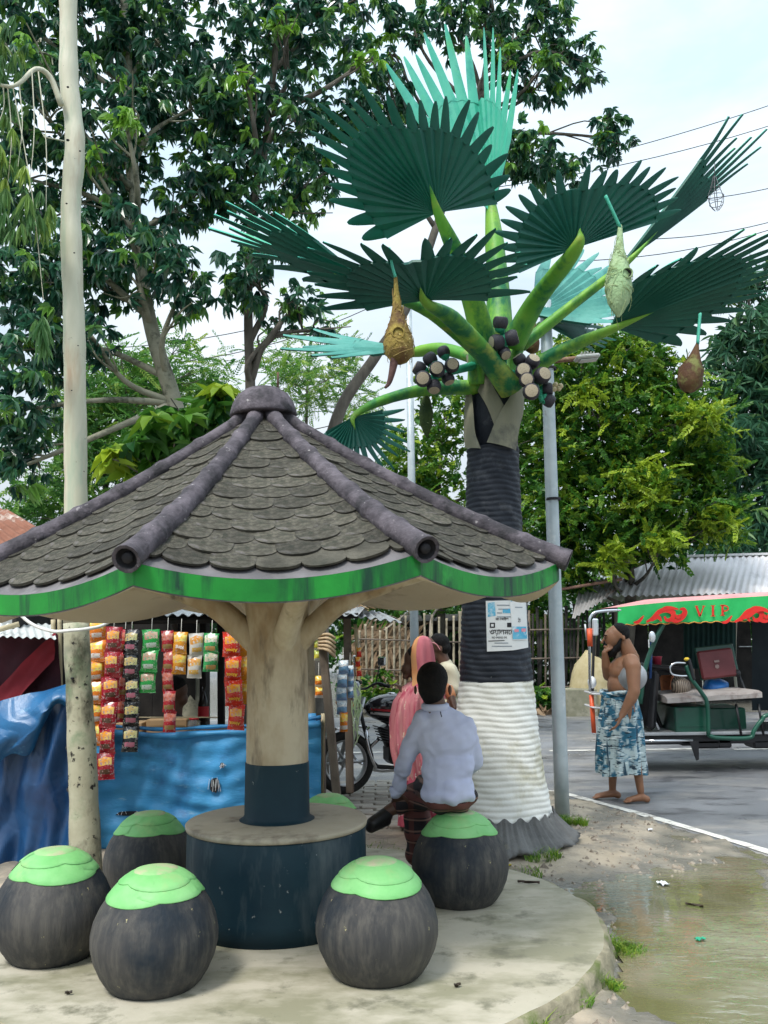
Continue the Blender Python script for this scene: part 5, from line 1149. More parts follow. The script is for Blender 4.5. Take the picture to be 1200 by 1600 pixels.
strip('two green and cream packets beside the white ones', 331, 990, 329, 1049, 2, 25, 6.70, pm['mint'], 80)
strip('scarlet packets with yellow name hanging left of the column', 362, 988, 369, 1140, 4, 29, 6.68, pm['scarlet'], 90, 'Alooz', ytext)
strip('amber packets almost hidden behind the column', 380, 988, 383, 1100, 3, 22, 6.75, pm['amber'], 100)
strip('pale blue sachets hanging on the right stall post', 536, 1032, 534, 1116, 4, 17, 7.0, pm['blue'], 110)
strip('thin pale blue sachets behind the blue sachet strip', 547, 1040, 548, 1090, 3, 10, 7.05, pm['blue'], 115)
strip('single orange packet at the foot of the right stall post', 537, 1113, 537, 1143, 1, 13, 7.0, pm['orange'], 120)
strip('orange and white packets between column and right stall post', 498, 1056, 501, 1090, 2, 14, 7.0, pm['orange'], 130)
strip('yellow packets high up just right of the column', 495, 1000, 495, 1032, 2, 10, 7.05, pm['yellow'], 140)
strip('small crimson packets hanging at the outer stall post', 560, 1012, 560, 1056, 3, 8, 7.2, pm['scarlet'], 150)
# bundle of dried husks and a green garland on the posts
p = at(511, 1003, 6.8); t = thing('husk_bundle', 'beige bundle of folded dried husks tied to the right stall post', 'bundle', tuple(p)); b = MB(); k = mpp(6.8)
for j in range(5):
    a_ = -.9 + j * .35; b.tube(bez([np.array([-12 * k, 0, 10 * k - j * 5 * k]), np.array([2 * k, -.03 - .012 * j, (12 - j * 6) * k]), np.array([12 * k, 0, (6 - j * 7) * k])], 8), .022, 8, squash=.5)
b.build('husks', M('dry_husk', (.40, .29, .17), (.52, .40, .26), scale=9, rough=.85, bump=.5), t)
p = at(556, 1048, 7.2); t = thing('green_streamer', 'pale green shredded streamer hanging on the outer stall post', 'streamer', tuple(p)); b = MB()
r_ = np.random.default_rng(9)
for j in range(26):
    x_ = r_.normal(0, .014); z0 = r_.uniform(-.45, 0); b.tube([np.array([x_, r_.normal(0, .01), z0]), np.array([x_ + r_.normal(0, .02), -.02, z0 - .08]), np.array([x_ + r_.normal(0, .012), 0, z0 - .16])], .004, 4, caps=False)
kind(b.build('strands', M('pale_green_plastic', (.42, .58, .32), (.52, .62, .42), rough=.6), t), 'stuff')
# ============================================================ left stall: draped plastic, red cloth, tin awning
LY = 6.75
def drape(name, label, corners, nu, nv, amp, mat, seed, cat='tarpaulin', folds=6, crz=0.0):
    c00, c10, c01, c11 = [at(*c) for c in corners]; org = c00.copy(); r = np.random.default_rng(seed); ph = r.uniform(0, 6, 6)
    def f(u, v):
        p = (1 - v) * ((1 - u) * c00 + u * c10) + v * ((1 - u) * c01 + u * c11)
        d = amp * (math.sin(u * folds * 3 + ph[0] + 2.5 * math.sin(v * 3 + ph[1])) + .6 * math.sin(u * folds * 7 + v * 5 + ph[2]) + .5 * math.sin(v * 11 + u * 6 + ph[3]) + .35 * math.sin(u * 31 + v * 17 + ph[4]))
        return p + [0, -d, .3 * d] - org
    G = cloth(f, nu, nv)
    if crz: c_ = crumple(G, 7, seed, (1.3, 1, .55)) * crz; G = G + np.stack([0 * c_, -c_, .4 * c_], -1)
    b = MB(); b.grid(G, smooth=not crz); o = b.build(name, mat, None, tuple(org)); return tag(o, label, cat)
drape('plastic_sheet', 'dark blue plastic sheet draped in folds over the left stall', [(-60, 1120, 6.7), (108, 1095, 6.5), (-60, 1420, 6.5), (112, 1400, 6.45)], 80, 90, .030, m_tarpd, 1, crz=.045, folds=4)
# the bulging shoulder of the sheet
b = MB(); org = at(60, 1085, 6.55); G = []
for u in np.linspace(0, 1, 60):
    row = []
    for v in np.linspace(0, 1, 36):
        x = -40 + 150 * u; y = 1112 - 46 * u + (70 + 30 * math.sin(u * 5) + 14 * math.sin(u * 13)) * v; Yq = 6.55 - .16 * math.sin(v * 2.6)
        row.append(at(x, y, Yq) - org)
    G.append(row)
G = np.array(G); c_ = crumple(G, 9, 6, (1, 1, 1)) * .045; G = G + np.stack([.2 * c_, -c_, .6 * c_], -1)
b.grid(G, smooth=False); tag(b.build('plastic_sheet', M('bright_blue_plastic', (.008, .075, .20), (.016, .13, .30), scale=3, rough=.38, spec=.5, bump=.4, bscale=14, stain=((.08, .24, .42), 6, .64, .74)), None, tuple(org)), 'bright blue bunched plastic on top of the dark blue drape', 'tarpaulin')
m_wine = M('dark_wine_cloth', (.030, .006, .014), (.06, .010, .022), scale=3, rough=.85, bump=.3)
drape('wine_cloth', 'dark wine coloured cloth hanging under the left tin awning', [(-60, 985, 6.95), (92, 992, 6.8), (-60, 1140, 7.0), (96, 1150, 6.9)], 30, 24, .015, m_wine, 2, 'cloth', 3)
drape('red_cloth', 'crimson cloth edge hanging slantwise behind the blue plastic', [(-60, 1130, 6.86), (88, 985, 6.76), (-60, 1190, 6.82), (84, 1030, 6.76)], 20, 14, .008, M('crimson_cloth', (.16, .010, .018), (.22, .014, .025), scale=4, rough=.85), 3, 'cloth', 2)
t = thing('tin_awning', 'pale tin awning edge over the wine cloth at the left', 'awning', tuple(at(20, 990, 6.6))); o_ = np.array(t.location)
b = MB(); corr(b, at(-60, 992, 6.55) - o_, at(88, 998, 6.6) - o_, at(-60, 975, 7.3) - o_, at(80, 975, 7.3) - o_, 12, .008); b.build('sheet', M('pale_zinc', (.55, .57, .56), (.64, .66, .65), scale=4, rough=.5, metal=.2), t)
b = MB(); b.tube([at(-60, 1000, 6.6) - o_, at(30, 975, 6.75) - o_], .02, 8); b.build('bamboo_beam', m_bamb, t)
t = thing('board_wall', 'grey board wall with dark green post behind the left awning', 'wall', tuple(at(30, 1300, 8.2)[:2]) + (0.0,)); o_ = np.array(t.location)
for j, (xa, xb) in enumerate(((-80, -12), (-11, 58), (59, 84))):
    pa, pb_ = at(xa, 930, 8.2), at(xb, 930, 8.2); b = MB(); b.bbox(((pa[0] + pb_[0]) / 2 - o_[0], 0, 1.1), (pb_[0] - pa[0] - .006, .03, 2.2), b=.004); b.build('board', M('grey_board', (.36, .39, .38), (.44, .47, .46), scale=3, rough=.8, rand=.08, stain=((.25, .26, .25), 3, .55, .7)), t)
b = MB(); p = at(66, 950, 8.1) - o_; b.tube([(p[0], p[1], 0), (p[0], p[1], 2.2)], .036, 10); b.build('green_post', M('dark_green_post', (.012, .06, .05), (.02, .08, .06), rough=.5), t)
for j, (x, ya, yb_, lab) in enumerate(((83, 968, 1085, 'pale bamboo cane standing left of its twin beside the mottled trunk'), (93, 965, 1088, 'pale bamboo cane closest to the mottled trunk'))):
    p0 = at(x, ya, 6.95); p1 = at(x + 3, 1380, 6.95); p1[2] = .04; b = MB(); n_ = 40; q = np.linspace(0, 1, n_); b.tube(np.array([p1 + (p0 - p1) * t_ for t_ in q]) - p1, .018 + .003 * (np.arange(n_) % 9 == 0), 8); o = b.build('bamboo_cane', m_bamb, None, tuple(p1)); tag(o, lab, 'cane')
b = MB(); org = at(65, 985, 6.1); pth = bez([at(x, y, Y) - org for x, y, Y in ((-20, 915, 6.3), (15, 942, 6.15), (45, 972, 6.1), (80, 986, 6.05), (112, 985, 6.0), (140, 982, 6.02), (165, 975, 6.1), (200, 950, 6.3), (235, 925, 6.5))], 50); b.tube(pth, .0115, 8)
tag(b.build('white_hose', M('white_pvc', (.72, .72, .70), rough=.4), None, tuple(org)), 'white hose looping across the pale trunk under the eave', 'hose')
# cords tied round the trunk
t = thing('cable_ties', 'black bands strapping the mottled trunk at two heights', 'strap', tuple(at(127, 1185, 6.1))); o_ = np.array(t.location)
for y_, x_ in ((1167, 127), (1232, 129)):
    c = at(x_, y_, 6.2) - o_; b = MB(); b.lathe([(.098, -.012), (.102, 0), (.098, .012)], 18, c=c, capb=False, capt=False); b.build('band', m_dark, t)
# rusty roof at the far left
t = thing('rusty_roof_hut', 'hut with rusty tin roof at the far left behind the shelter', 'hut', tuple(gnd(20, 1215, 0)[:2]) + (0.0,)); o_ = np.array(t.location); Yh = 9.6
b = MB(); corr(b, at(-160, 868, Yh) - o_, at(110, 855, Yh) - o_, at(-200, 785, Yh + 1.6) - o_, at(10, 795, Yh + 1.6) - o_, 14, .016); b.build('roof', m_rust, t)
b = MB(); b.box((at(-60, 900, Yh)[0] - o_[0], Yh + .9 - o_[1], 1.0), (1.7, 1.4, 2.1)); b.build('wall', m_near_black, t)
# ============================================================ beyond the road: fence, palm-leaf heap, shed
fy = 18.0; m_stk = M('grey_bamboo_stake', (.30, .26, .18), (.42, .37, .27), scale=6, rough=.8, rand=.25, stain=((.15, .13, .10), 5, .52, .68))
t = thing('bamboo_fence', 'pale bamboo stake fence behind the woman in pink', 'fence', tuple(gnd(640, 1112, 0)[:2] * 0 + np.array([at(640, 1100, fy)[0], fy])) + (0.0,)); o_ = np.array(t.location); r_ = np.random.default_rng(12)
for i, x in enumerate((562, 571, 582, 594, 604, 616, 624, 634, 643, 663, 675, 686, 698, 709, 719, 724)):
    yt = (985, 975, 978, 985, 980, 968, 966, 962, 968, 958, 960, 964, 966, 962, 955, 950)[i]; p = at(x, yt, fy) - o_; q = at(x + r_.uniform(-2, 4), 1105, fy) - o_; q[2] = -.05
    n_ = 36; b = MB(); b.tube(np.array([q + (p - q) * s for s in np.linspace(0, 1, n_)]), (.022 if x < 715 else .036) * (1 + .22 * (np.arange(n_) % 7 == 0)), 7); b.build('stake', m_stk, t)
for y_ in (998, 1045):
    b = MB(); b.tube([at(552, y_, fy - .06) - o_, at(735, y_ + 6, fy - .06) - o_], .018, 6); b.build('rail', m_wood, t)
fy2 = 18.2
t = thing('dark_fence', 'dark weathered stake fence between lamp post and shed', 'fence', (at(880, 1100, fy2)[0], fy2, 0.0)); o_ = np.array(t.location)
for i, x in enumerate(np.arange(800, 946, 6.5)):
    p = at(x, 955 + r_.uniform(-12, 14), fy2) - o_; q = at(x + r_.uniform(-3, 3), 1100, fy2) - o_; q[2] = -.05; b = MB(); b.tube([q, (p + q) / 2 + r_.normal(0, .02, 3), p], r_.uniform(.022, .036), 6); b.build('stake', m_near_black if i % 4 else m_wood, t)
for y_ in (985, 1030, 1075):
    b = MB(); b.tube([at(798, y_, fy2 - .07) - o_, at(940, y_ - 3, fy2 - .07) - o_], .02, 6); b.build('rail', m_wood, t)
# heap of dry palm leaves behind the bamboo fence
hp = thing('palm_leaf_heap', 'heap of dry brown palm leaves behind the bamboo fence', 'leaf heap', (at(610, 1050, 19)[0], 19.0, 0.0)); o_ = np.array(hp.location)
m_dry = M('dry_palm_leaf', (.20, .13, .075), (.34, .24, .15), scale=7, rough=.85, rand=.0, stain=((.10, .065, .04), 4, .55, .7)); b = MB()
for _ in range(520):
    x0, y0 = r_.uniform(555, 650), r_.uniform(985, 1075); p = at(x0, y0, 18.7 + r_.uniform(-.2, .6)) - o_; a_ = r_.normal(.9, .5); L_ = r_.uniform(.4, 1.0); d = np.array([math.cos(a_), r_.normal(0, .2), math.sin(a_)]) * L_
    s_ = np.cross(d, [0, 1, 0]); s_ = s_ / np.linalg.norm(s_) * r_.uniform(.02, .045); b.add([p - d / 2, p - s_, p + d / 2 + [0, 0, -.05], p + s_], [(0, 1, 2, 3)])
kind(b.build('leaves', m_dry, hp), 'stuff')
b = MB(); b.ball((0, .3, .35), (.75, .4, .85), 12, 8); b.build('core', m_near_black, hp)
for j, (p0, p1, p2, p3, w0) in enumerate(((( 640, 960), (668, 936), (700, 928), (735, 936), .10), ((672, 1000), (676, 962), (700, 940), (740, 934), .09), ((600, 985), (622, 968), (640, 955), (655, 948), .05), ((585, 970), (605, 962), (625, 970), (640, 985), .05))):
    pt = bez([at(*p0, 18.5) - o_, at(*p1, 18.6) - o_, at(*p2, 18.8) - o_, at(*p3, 19) - o_], 14); b = MB(); b.tube(pt, np.linspace(w0, w0 * .5, len(pt)), 8, squash=.35); b.build('leaf_stalk', M('grey_dry_stalk', (.30, .26, .21), (.42, .37, .31), scale=6, rough=.85), hp)
# dark lean-to behind the fence
t = thing('dark_hut', 'dark hut with thatched side behind the fence and the concrete palm', 'hut', (at(690, 1090, 20.2)[0], 20.2, 0.0)); b = MB(); b.box((.1, .6, .9), (1.7, 1.0, 1.8)); b.build('wall', m_near_black, t)
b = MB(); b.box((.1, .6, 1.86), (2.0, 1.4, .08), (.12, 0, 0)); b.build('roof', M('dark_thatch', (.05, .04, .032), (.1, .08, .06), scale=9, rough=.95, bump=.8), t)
# shed with a corrugated roof
sy = 17.9; t = thing('tin_roof_shed', 'open shed with corrugated tin roof and dark interior beyond the road at right', 'shed', (at(1080, 1100, 18.4)[0], 18.4, 0.0)); o_ = np.array(t.location)
b = MB(); e0, e1 = at(936, 932, sy) - o_, at(1330, 924, sy) - o_; r0_, r1_ = at(968, 874, 20.2) - o_, at(1330, 864, 20.2) - o_
m_zn = M('weathered_zinc_roof', (.62, .60, .61), (.70, .68, .69), scale=2, rough=.55, metal=.0, stain=((.50, .48, .49), 2.5, .55, .7, (1, .4, 1)), stain2=((.34, .25, .2), 5, .67, .75))
corr(b, e0, e1, r0_, r1_, 36, .022); b.build('roof_sheet', m_zn, t)
b = MB(); q = (r1_ - r0_); b.box((r0_ + r1_) / 2 + [0, 0, .03], (np.linalg.norm(q), .16, .05), (0, -math.atan2(q[2], q[0]), 0)); b.build('ridge_cap', M('white_ridge', (.66, .66, .66), rough=.5), t)
b = MB(); corr(b, r0_ + [0, .05, 0], r1_ + [0, .05, 0], r0_ + [0, 2.2, -.9], r1_ + [0, 2.2, -.9], 36, .022); b.build('roof_sheet', m_zn, t)
for x in (962, 1075, 1195, 1310):
    p = at(x, 940, sy + .15) - o_; b = MB(); b.tube([(p[0], p[1], -.02), (p[0], p[1], p[2] + .02)], .05, 8); b.build('post', m_wood, t)
for x0, x1 in ((955, 1010), (1012, 1090), (1092, 1170), (1172, 1250), (1252, 1330)):
    pa, pb_ = at(x0, 950, 19.8) - o_, at(x1, 950, 19.8) - o_; b = MB(); b.bbox(((pa[0] + pb_[0]) / 2, pa[1], 1.05), (pb_[0] - pa[0] - .01, .05, 2.1), b=.006); b.build('wall_panel', m_near_black, t)
b = MB(); b.box((at(1180, 1010, 19.7)[0] - o_[0], 19.7 - o_[1] - .0, at(1180, 1010, 19.7)[2]), (.7, .03, .02)); b.build('rail', m_tin, t)
# old tin sheet leaning beside the shed
t = thing('old_tin_sheet', 'rust-streaked corrugated sheet sloping off the left end of the shed', 'tin sheet', tuple(at(920, 960, 17.7))); o_ = np.array(t.location)
b = MB(); corr(b, at(893, 968, 17.5) - o_, at(955, 930, 17.6) - o_, at(908, 908, 18.6) - o_, at(975, 900, 18.8) - o_, 9, .02); b.build('sheet', M('rust_streaked_zinc', (.33, .32, .32), (.45, .44, .44), scale=3, rough=.6, metal=.15, stain=((.24, .12, .07), 3, .52, .66)), t)
b = MB(); b.tube([at(850, 925, 17.7) - o_, at(972, 905, 17.8) - o_], .03, 7); b.build('pole', M('rusty_pole', (.2, .11, .08), (.28, .16, .12), rough=.8), t)
# sack and concrete block by the roadside
p = at(926, 1105, 17.3); t = thing('grain_sack', 'lumpy pale yellow sack standing beside the road behind the barechested man', 'sack', (p[0], 17.3, 0.0)); b = MB()
def sackw(P): return P * (1 + .07 * vnoise(P, 7, 4)[..., None])
b.lathe([(.30, 0), (.40, .15), (.42, .4), (.38, .7), (.30, .92), (.18, 1.05), (.08, 1.1)], 20, c=(0, 0, 0), wob=sackw); b.build('sack_body', M('jute', (.44, .36, .19), (.54, .46, .28), scale=6, rough=.9, bump=.8, bscale=30), t)
p = at(906, 1110, 17.0); t = thing('concrete_block', 'grey concrete block at the far roadside left of the sack', 'block', (p[0], 17.0, 0.0)); b = MB(); b.bbox((0, 0, .24), (.58, .4, .52), b=.02); b.build('block', m_conc, t)
# leaf litter along the far kerb
b = MB()
for _ in range(160):
    x_ = r_.uniform(1.6, 4.6); p = np.array([x_, r_.normal(17.25, .12), .03 + r_.uniform(0, .06)]); d = r_.normal(0, .07, 3); s_ = r_.normal(0, .04, 3); b.add([p - d, p - s_, p + d, p + s_], [(0, 1, 2, 3)])
kind(b.build('leaf_litter', m_dry), 'stuff')
# ============================================================ brick paving between stall and palm
m_brick = M('wet_brick', (.30, .27, .23), (.42, .38, .33), scale=8, rough=.55, rand=.25, bump=.4, stain=((.22, .19, .16), 5, .55, .7))
bme = MB().bbox((0, 0, 0), (.235, .112, .06), b=.008).mesh('paving_brick'); bme.materials.append(m_brick); rows_ = 0
pav_o = thing('brick_paving', 'patch of worn bricks laid flat between the stall and the palm', 'paving', (0, 0, 0)); del pav_o['category']; del pav_o['label']; pav_o['kind'] = 'structure'
cnt = 0
for j, Yb in enumerate(np.arange(7.5, 11.5, .125)):
    for Xb in np.arange(-.62 + (j % 2) * .125, .62, .25):
        if cnt >= 290 or Yb > 9.7: continue
        o = bpy.data.objects.new('brick', bme); COL.objects.link(o); o.parent = pav_o; o.location = (Xb + random.uniform(-.006, .006), Yb, .036 + random.uniform(-.006, .008)); o.rotation_euler = (random.uniform(-.03, .03), random.uniform(-.03, .03), random.uniform(-.05, .05)); cnt += 1
# litter on the mud
for i, (x, y, w_, h_, rz, colr, lab, cat) in enumerate((
        (1036, 1380, .05, .075, .3, (.75, .77, .80), 'crumpled white paper scrap at the edge of the puddle', 'litter'), (1016, 1300, .06, .03, .9, (.7, .7, .72), 'small white wrapper on the mud near the road line', 'litter'),
        (1094, 1467, .05, .03, .2, (.03, .35, .20), 'small green wrapper lying in the puddle', 'litter'), (826, 1381, .012, .13, 1.3, (.05, .03, .02), 'short brown twig on the platform edge below the palm', 'twig'),
        (715, 1543, .03, .014, .5, (.04, .03, .02), 'dark leaf scrap on the platform right of the front stool', 'litter'), (1085, 1414, .012, .1, 1.0, (.06, .045, .03), 'short dark twig floating in the puddle', 'twig'),
        (107, 1555, .03, .01, .2, (.05, .04, .03), 'tiny dark crumb on the platform left of the front stool', 'litter'), (793, 1357, .06, .02, .4, (.55, .45, .06), 'yellow fallen leaf at the foot of the palm', 'leaf'))):
    onslab = (x < 870 and y > 1375) or x < 760
    p = gnd(x, y, SLAB if onslab else .03); z = SLAB + .002 if onslab else max(float(ground_z(p[0], p[1])), .018) + .004
    b = MB(); G = [[(w_ * (u - .5), h_ * (v - .5), .004 + .012 * abs(math.sin(u * 5 + v * 4 + i))) for v in np.linspace(0, 1, 5)] for u in np.linspace(0, 1, 5)]; b.grid(np.array(G)); b.grid(np.array(G) - [0, 0, .003], flip=True)
    o = b.build('litter' if cat == 'litter' else ('fallen_leaf' if cat == 'leaf' else 'twig'), M('scrap_%d' % i, colr, rough=.6), None, (p[0], p[1], z)); o.rotation_euler = (0, 0, rz); tag(o, lab, cat)
# ============================================================ motorcycle
m_blk = M('black_plastic', (.012, .012, .014), (.02, .02, .022), scale=10, rough=.4)
m_chr = M('chrome', (.62, .63, .65), rough=.16, metal=1.0)
m_alu = M('dull_aluminium', (.38, .39, .40), (.46, .47, .48), scale=8, rough=.45, metal=.7)
m_rub = M('tyre_rubber', (.015, .015, .016), (.03, .028, .026), scale=12, rough=.85, bump=.5)
m_glo = M('gloss_black_paint', (.010, .010, .013), rough=.12, coat=.8)
m_rst = M('red_stripe', (.40, .02, .03), rough=.2, coat=.5); m_wst = M('white_stripe', (.62, .62, .64), rough=.25, coat=.4); m_cowl = M('silver_cowl', (.30, .32, .35), (.36, .38, .41), scale=5, rough=.25, coat=.5)
def wheel(name, parent, c, r, w_, spokes=6, axis=1):
    o = bpy.data.objects.new(name, None); COL.objects.link(o); o.parent = parent; o.location = c
    def put(b, nm, mt):
        for i in range(len(b.v)): 
            v = b.v[i]; b.v[i] = v[:, [0, 2, 1]] * np.array([1, -1, 1])
        return b.build(nm, mt, o)
    b = MB(); q = np.linspace(0, 2 * np.pi, 13); b.lathe([(r - w_ / 2 + w_ / 2 * math.cos(t_), w_ / 2 * math.sin(t_)) for t_ in q], 36, capb=False, capt=False); put(b, 'tyre', m_rub)
    b = MB(); b.lathe([(r - w_ * .95, -w_ * .4), (r - w_ * 1.15, -w_ * .4), (r - w_ * 1.2, 0), (r - w_ * 1.15, w_ * .4), (r - w_ * .95, w_ * .4)], 36, capb=False, capt=False)
    for j in range(spokes):
        a_ = 2 * math.pi * j / spokes; b.tube([(math.cos(a_) * .03, math.sin(a_) * .03, 0), (math.cos(a_) * (r - w_), math.sin(a_) * (r - w_), 0)], .014, 6)
    b.lathe([(.045, -.05), (.045, .05)], 14); put(b, 'rim', m_alu); return o
bp_ = at(632, 1100, 9.15); bike = thing('motorcycle', 'black motorcycle with red and white tank stripes parked behind the stall post', 'motorcycle', (bp_[0], 9.15, .06), R(203))
wheel('front_wheel', bike, (.64, 0, .30), .30, .085); wheel('rear_wheel', bike, (-.64, 0, .30), .30, .10)
for s in (-1, 1):
    b = MB(); b.tube([(.66, s * .09, .30), (.47, s * .09, .92)], .022, 10); b.build('fork_leg', m_alu, bike)
def tankw(P): 
    P = P.copy(); k = np.clip((P[..., 0] - .0) / .3, -1, 1); P[..., 1] *= 1 - .25 * np.clip(-k, 0, 1); P[..., 2] -= .05 * np.clip(-k, 0, 1) ** 2; return P
b = MB(); b.ball((0, 0, 0), (.30, .145, .14), 20, 12); b.v = [tankw(v) + np.array([.13, 0, .80]) for v in b.v]; tank = b.build('fuel_tank', m_glo, bike)
b = MB(); b.lathe([(.04, .925), (.04, .945), (.001, .948)], 16, c=(.14, 0, 0)); b.build('filler_cap', m_chr, tank)
for s in (-1, 1):
    for (z0, h_, mt, nm) in ((.735, .035, m_wst, 'white_stripe'), (.772, .028, m_rst, 'red_stripe')):
        G = []
        for u in np.linspace(-.85, .9, 14):
            G.append([(lambda zz: (.13 + .29 * u, s * (.004 + .145 * math.sqrt(max(0, 1 - u * u * .98 - ((zz - .80) / .14) ** 2)) * (1 - .25 * max(0, -u))), zz - .05 * max(0, -u) ** 2))(z0 + (v - .5) * h_ * (1 - .5 * abs(u)) + .03 * u) for v in (0, .5, 1)])
        b = MB(); b.grid(np.array(G)); b.build(nm, mt, bike)
b = MB(); b.grid(np.array([[(-.12 - .62 * u, (v - .5) * 2 * (.13 - .03 * u), .80 + .05 * u - .06 * (2 * v - 1) ** 2 + .03 * math.sin(u * 3)) for v in np.linspace(0, 1, 9)] for u in np.linspace(0, 1, 14)])); b.box((-.42, 0, .77), (.6, .2, .05)); b.build('seat', m_blk, bike)
b = MB()
for p in ([(.50, 0, .88), (.2, 0, .66), (-.15, 0, .66), (-.5, 0, .72)], [(.48, 0, .8), (.38, 0, .4), (.3, 0, .24), (-.1, 0, .22), (-.25, 0, .34), (-.3, 0, .6)], [(-.25, .12, .34), (-.64, .12, .30)], [(-.25, -.12, .34), (-.64, -.12, .30)], [(-.6, .12, .32), (-.42, .12, .7)], [(-.6, -.12, .32), (-.42, -.12, .7)]): b.tube(bez([np.array(q, float) for q in p], 14), .02, 8)
b.build('frame', m_blk, bike)
b = MB(); b.bbox((.05, 0, .36), (.32, .22, .2), b=.04); b.lathe([(.09, -.13), (.1, -.1), (.1, .1), (.09, .13)], 18, c=(0, 0, 0)); 
V = b.v[-1]; b.v[-1] = V[:, [0, 2, 1]] + np.array([-.05, 0, .34]); b.build('engine_case', M('dark_engine', (.03, .03, .032), (.06, .06, .062), scale=9, rough=.5, metal=.4), bike)
b = MB()
for j in range(6): b.bbox((.17 + .012 * j, 0, .46 + .028 * j), (.17, .19, .012), (0, -.3, 0), b=.004)
b.tube([(.16, 0, .44), (.24, 0, .62)], .06, 12); b.build('cylinder', m_blk, bike)
b = MB(); b.tube(bez([np.array(q, float) for q in ((.26, -.05, .5), (.36, -.1, .38), (.28, -.13, .2), (-.1, -.15, .2), (-.5, -.17, .3), (-.8, -.18, .36))], 20), np.linspace(.02, .045, 21), 10); b.build('exhaust', m_chr, bike)
b = MB(); b.ball((.60, 0, .93), (.12, .13, .13), 16, 10); b.bbox((.56, 0, 1.02), (.12, .2, .1), (0, .5, 0), b=.03); b.build('headlight_cowl', m_cowl, bike)
b = MB(); b.ball((.665, 0, .92), (.06, .09, .085), 14, 8); b.build('headlight', M('headlamp_glass', (.7, .72, .74), rough=.08), bike)
b = MB(); b.tube(bez([np.array(q, float) for q in ((.32, .38, 1.03), (.42, .3, 1.06), (.46, .1, 1.0), (.46, -.1, 1.0), (.42, -.3, 1.06), (.32, -.38, 1.03))], 24), .012, 8); b.build('handlebar', m_blk, bike)
for s in (-1, 1):
    b = MB(); b.tube([(.32, s * .38, 1.03), (.40, s * .30, 1.055)], .018, 8); b.build('grip', m_rub, bike)
    b = MB(); b.tube([(.42, s * .27, 1.06), (.40, s * .34, 1.24)], .006, 6); b.build('mirror_stem', m_blk, bike)
    b = MB(); b.bbox((.39, s * .36, 1.27), (.025, .13, .085), (0, 0, s * .2), b=.012); b.build('mirror', m_chr, bike)
    b = MB(); b.tube([(.62, s * .16, .86), (.64, s * .2, .86)], .028, 8); b.build('indicator', M('amber_lens', (.7, .25, .02), rough=.2), bike)
b = MB()
for s in (-1, 1): b.tube(bez([np.array(q, float) for q in ((.40, s * .03, .62), (.50, s * .22, .60), (.50, s * .27, .45), (.42, s * .24, .27), (.34, s * .05, .24))], 20), .014, 8)
b.build('crash_guard', m_chr, bike)
b = MB(); a = np.linspace(-.2, 2.4, 16); b.grid(np.array([[(.64 + .335 * math.cos(t_), y_, .30 + .335 * math.sin(t_)) for y_ in (-.06, 0, .06)] for t_ in a])); b.build('front_mudguard', m_glo, bike)
b = MB(); b.box((-.86, 0, .62), (.02, .18, .12), (0, -.3, 0)); b.tube([(-.5, 0, .78), (-.84, 0, .68)], .03, 8); b.build('tail', m_glo, bike)

# ============================================================ battery rickshaw
m_rg = M('dark_green_enamel', (.004, .060, .038), (.009, .088, .052), scale=3, rough=.35, coat=.3, stain=((.02, .05, .04), 4, .58, .72))
m_ban = M('bright_green_banner', (.015, .40, .09), (.03, .50, .13), scale=3, rough=.6, bump=.2, bscale=10)
m_orn = M('red_banner_print', (.62, .018, .015), (.72, .03, .02), scale=6, rough=.6)
m_pink = M('faded_red_canopy', (.55, .22, .22), (.62, .32, .30), scale=4, rough=.7)
m_maroon = M('maroon_vinyl', (.13, .025, .028), (.17, .035, .038), scale=6, rough=.4, fleck=((.4, .3, .3), 30, .72, .76))
m_seat = M('worn_grey_seat', (.30, .27, .25), (.40, .37, .35), scale=5, rough=.6, bump=.4, stain=((.16, .12, .11), 4, .55, .68), stretch=(1, 2, 1))
RYn, RYf = 10.15, 11.25
rk = thing('battery_rickshaw', 'green battery rickshaw with bright green canopy banner reading VIP', 'rickshaw', (at(1080, 1200, 10.7)[0], 10.7, 0.004)); ro = np.array(rk.location)
def K(x, y, Y=RYn): return at(x, y, Y) - ro
# canopy
def ytop(x): return np.interp(x, [965, 1000, 1040, 1090, 1150, 1200, 1330], [949, 945, 941, 938, 934, 931, 925])
def ybot(x): return np.interp(x, [965, 1200, 1330], [976, 968, 962])
G = []; Gb = []
for x in np.linspace(965, 1330, 50):
    row = []
    for v in np.linspace(0, 1, 7):
        y = ytop(x) + (ybot(x) - ytop(x)) * v; row.append(K(x, y, RYn - .02 - .012 * math.sin(x * .09 + v) - .006 * math.sin(x * .31 + 3 * v)))
    G.append(row)
b = MB(); b.grid(np.array(G)); b.build('canopy_banner', m_ban, rk)
b = MB(); b.grid(np.array([[K(965, y, Y) for y in (950, 975)] for Y in (RYn - .02, RYf)])); b.build('canopy_front', m_ban, rk)
b = MB(); G = []
for x in np.linspace(966, 1330, 24):
    e = K(x, ytop(x), RYn); row = []
    for q in np.linspace(0, 1, 9): row.append(np.array([e[0] + (.08 if x < 1000 else 0) * math.sin(q * 3.14) * 0, e[1] + (RYf - RYn) * q, e[2] + (.055 * min(1, (x - 960) / 70)) * math.sin(math.pi * q) ** .8]))
    G.append(row)
b.grid(np.array(G)); b.grid(np.array(G) - [0, 0, .02], flip=True); b.build('canopy_roof', m_pink, rk)
b = MB(); pf = [K(x, ybot(x) + 1 + 1.2 * math.sin(x), RYn - .03) for x in np.linspace(965, 1330, 80)]; b.tube(np.array(pf), .006, 5); b.build('banner_fringe', M('orange_fringe', (.6, .25, .05), rough=.7), rk)
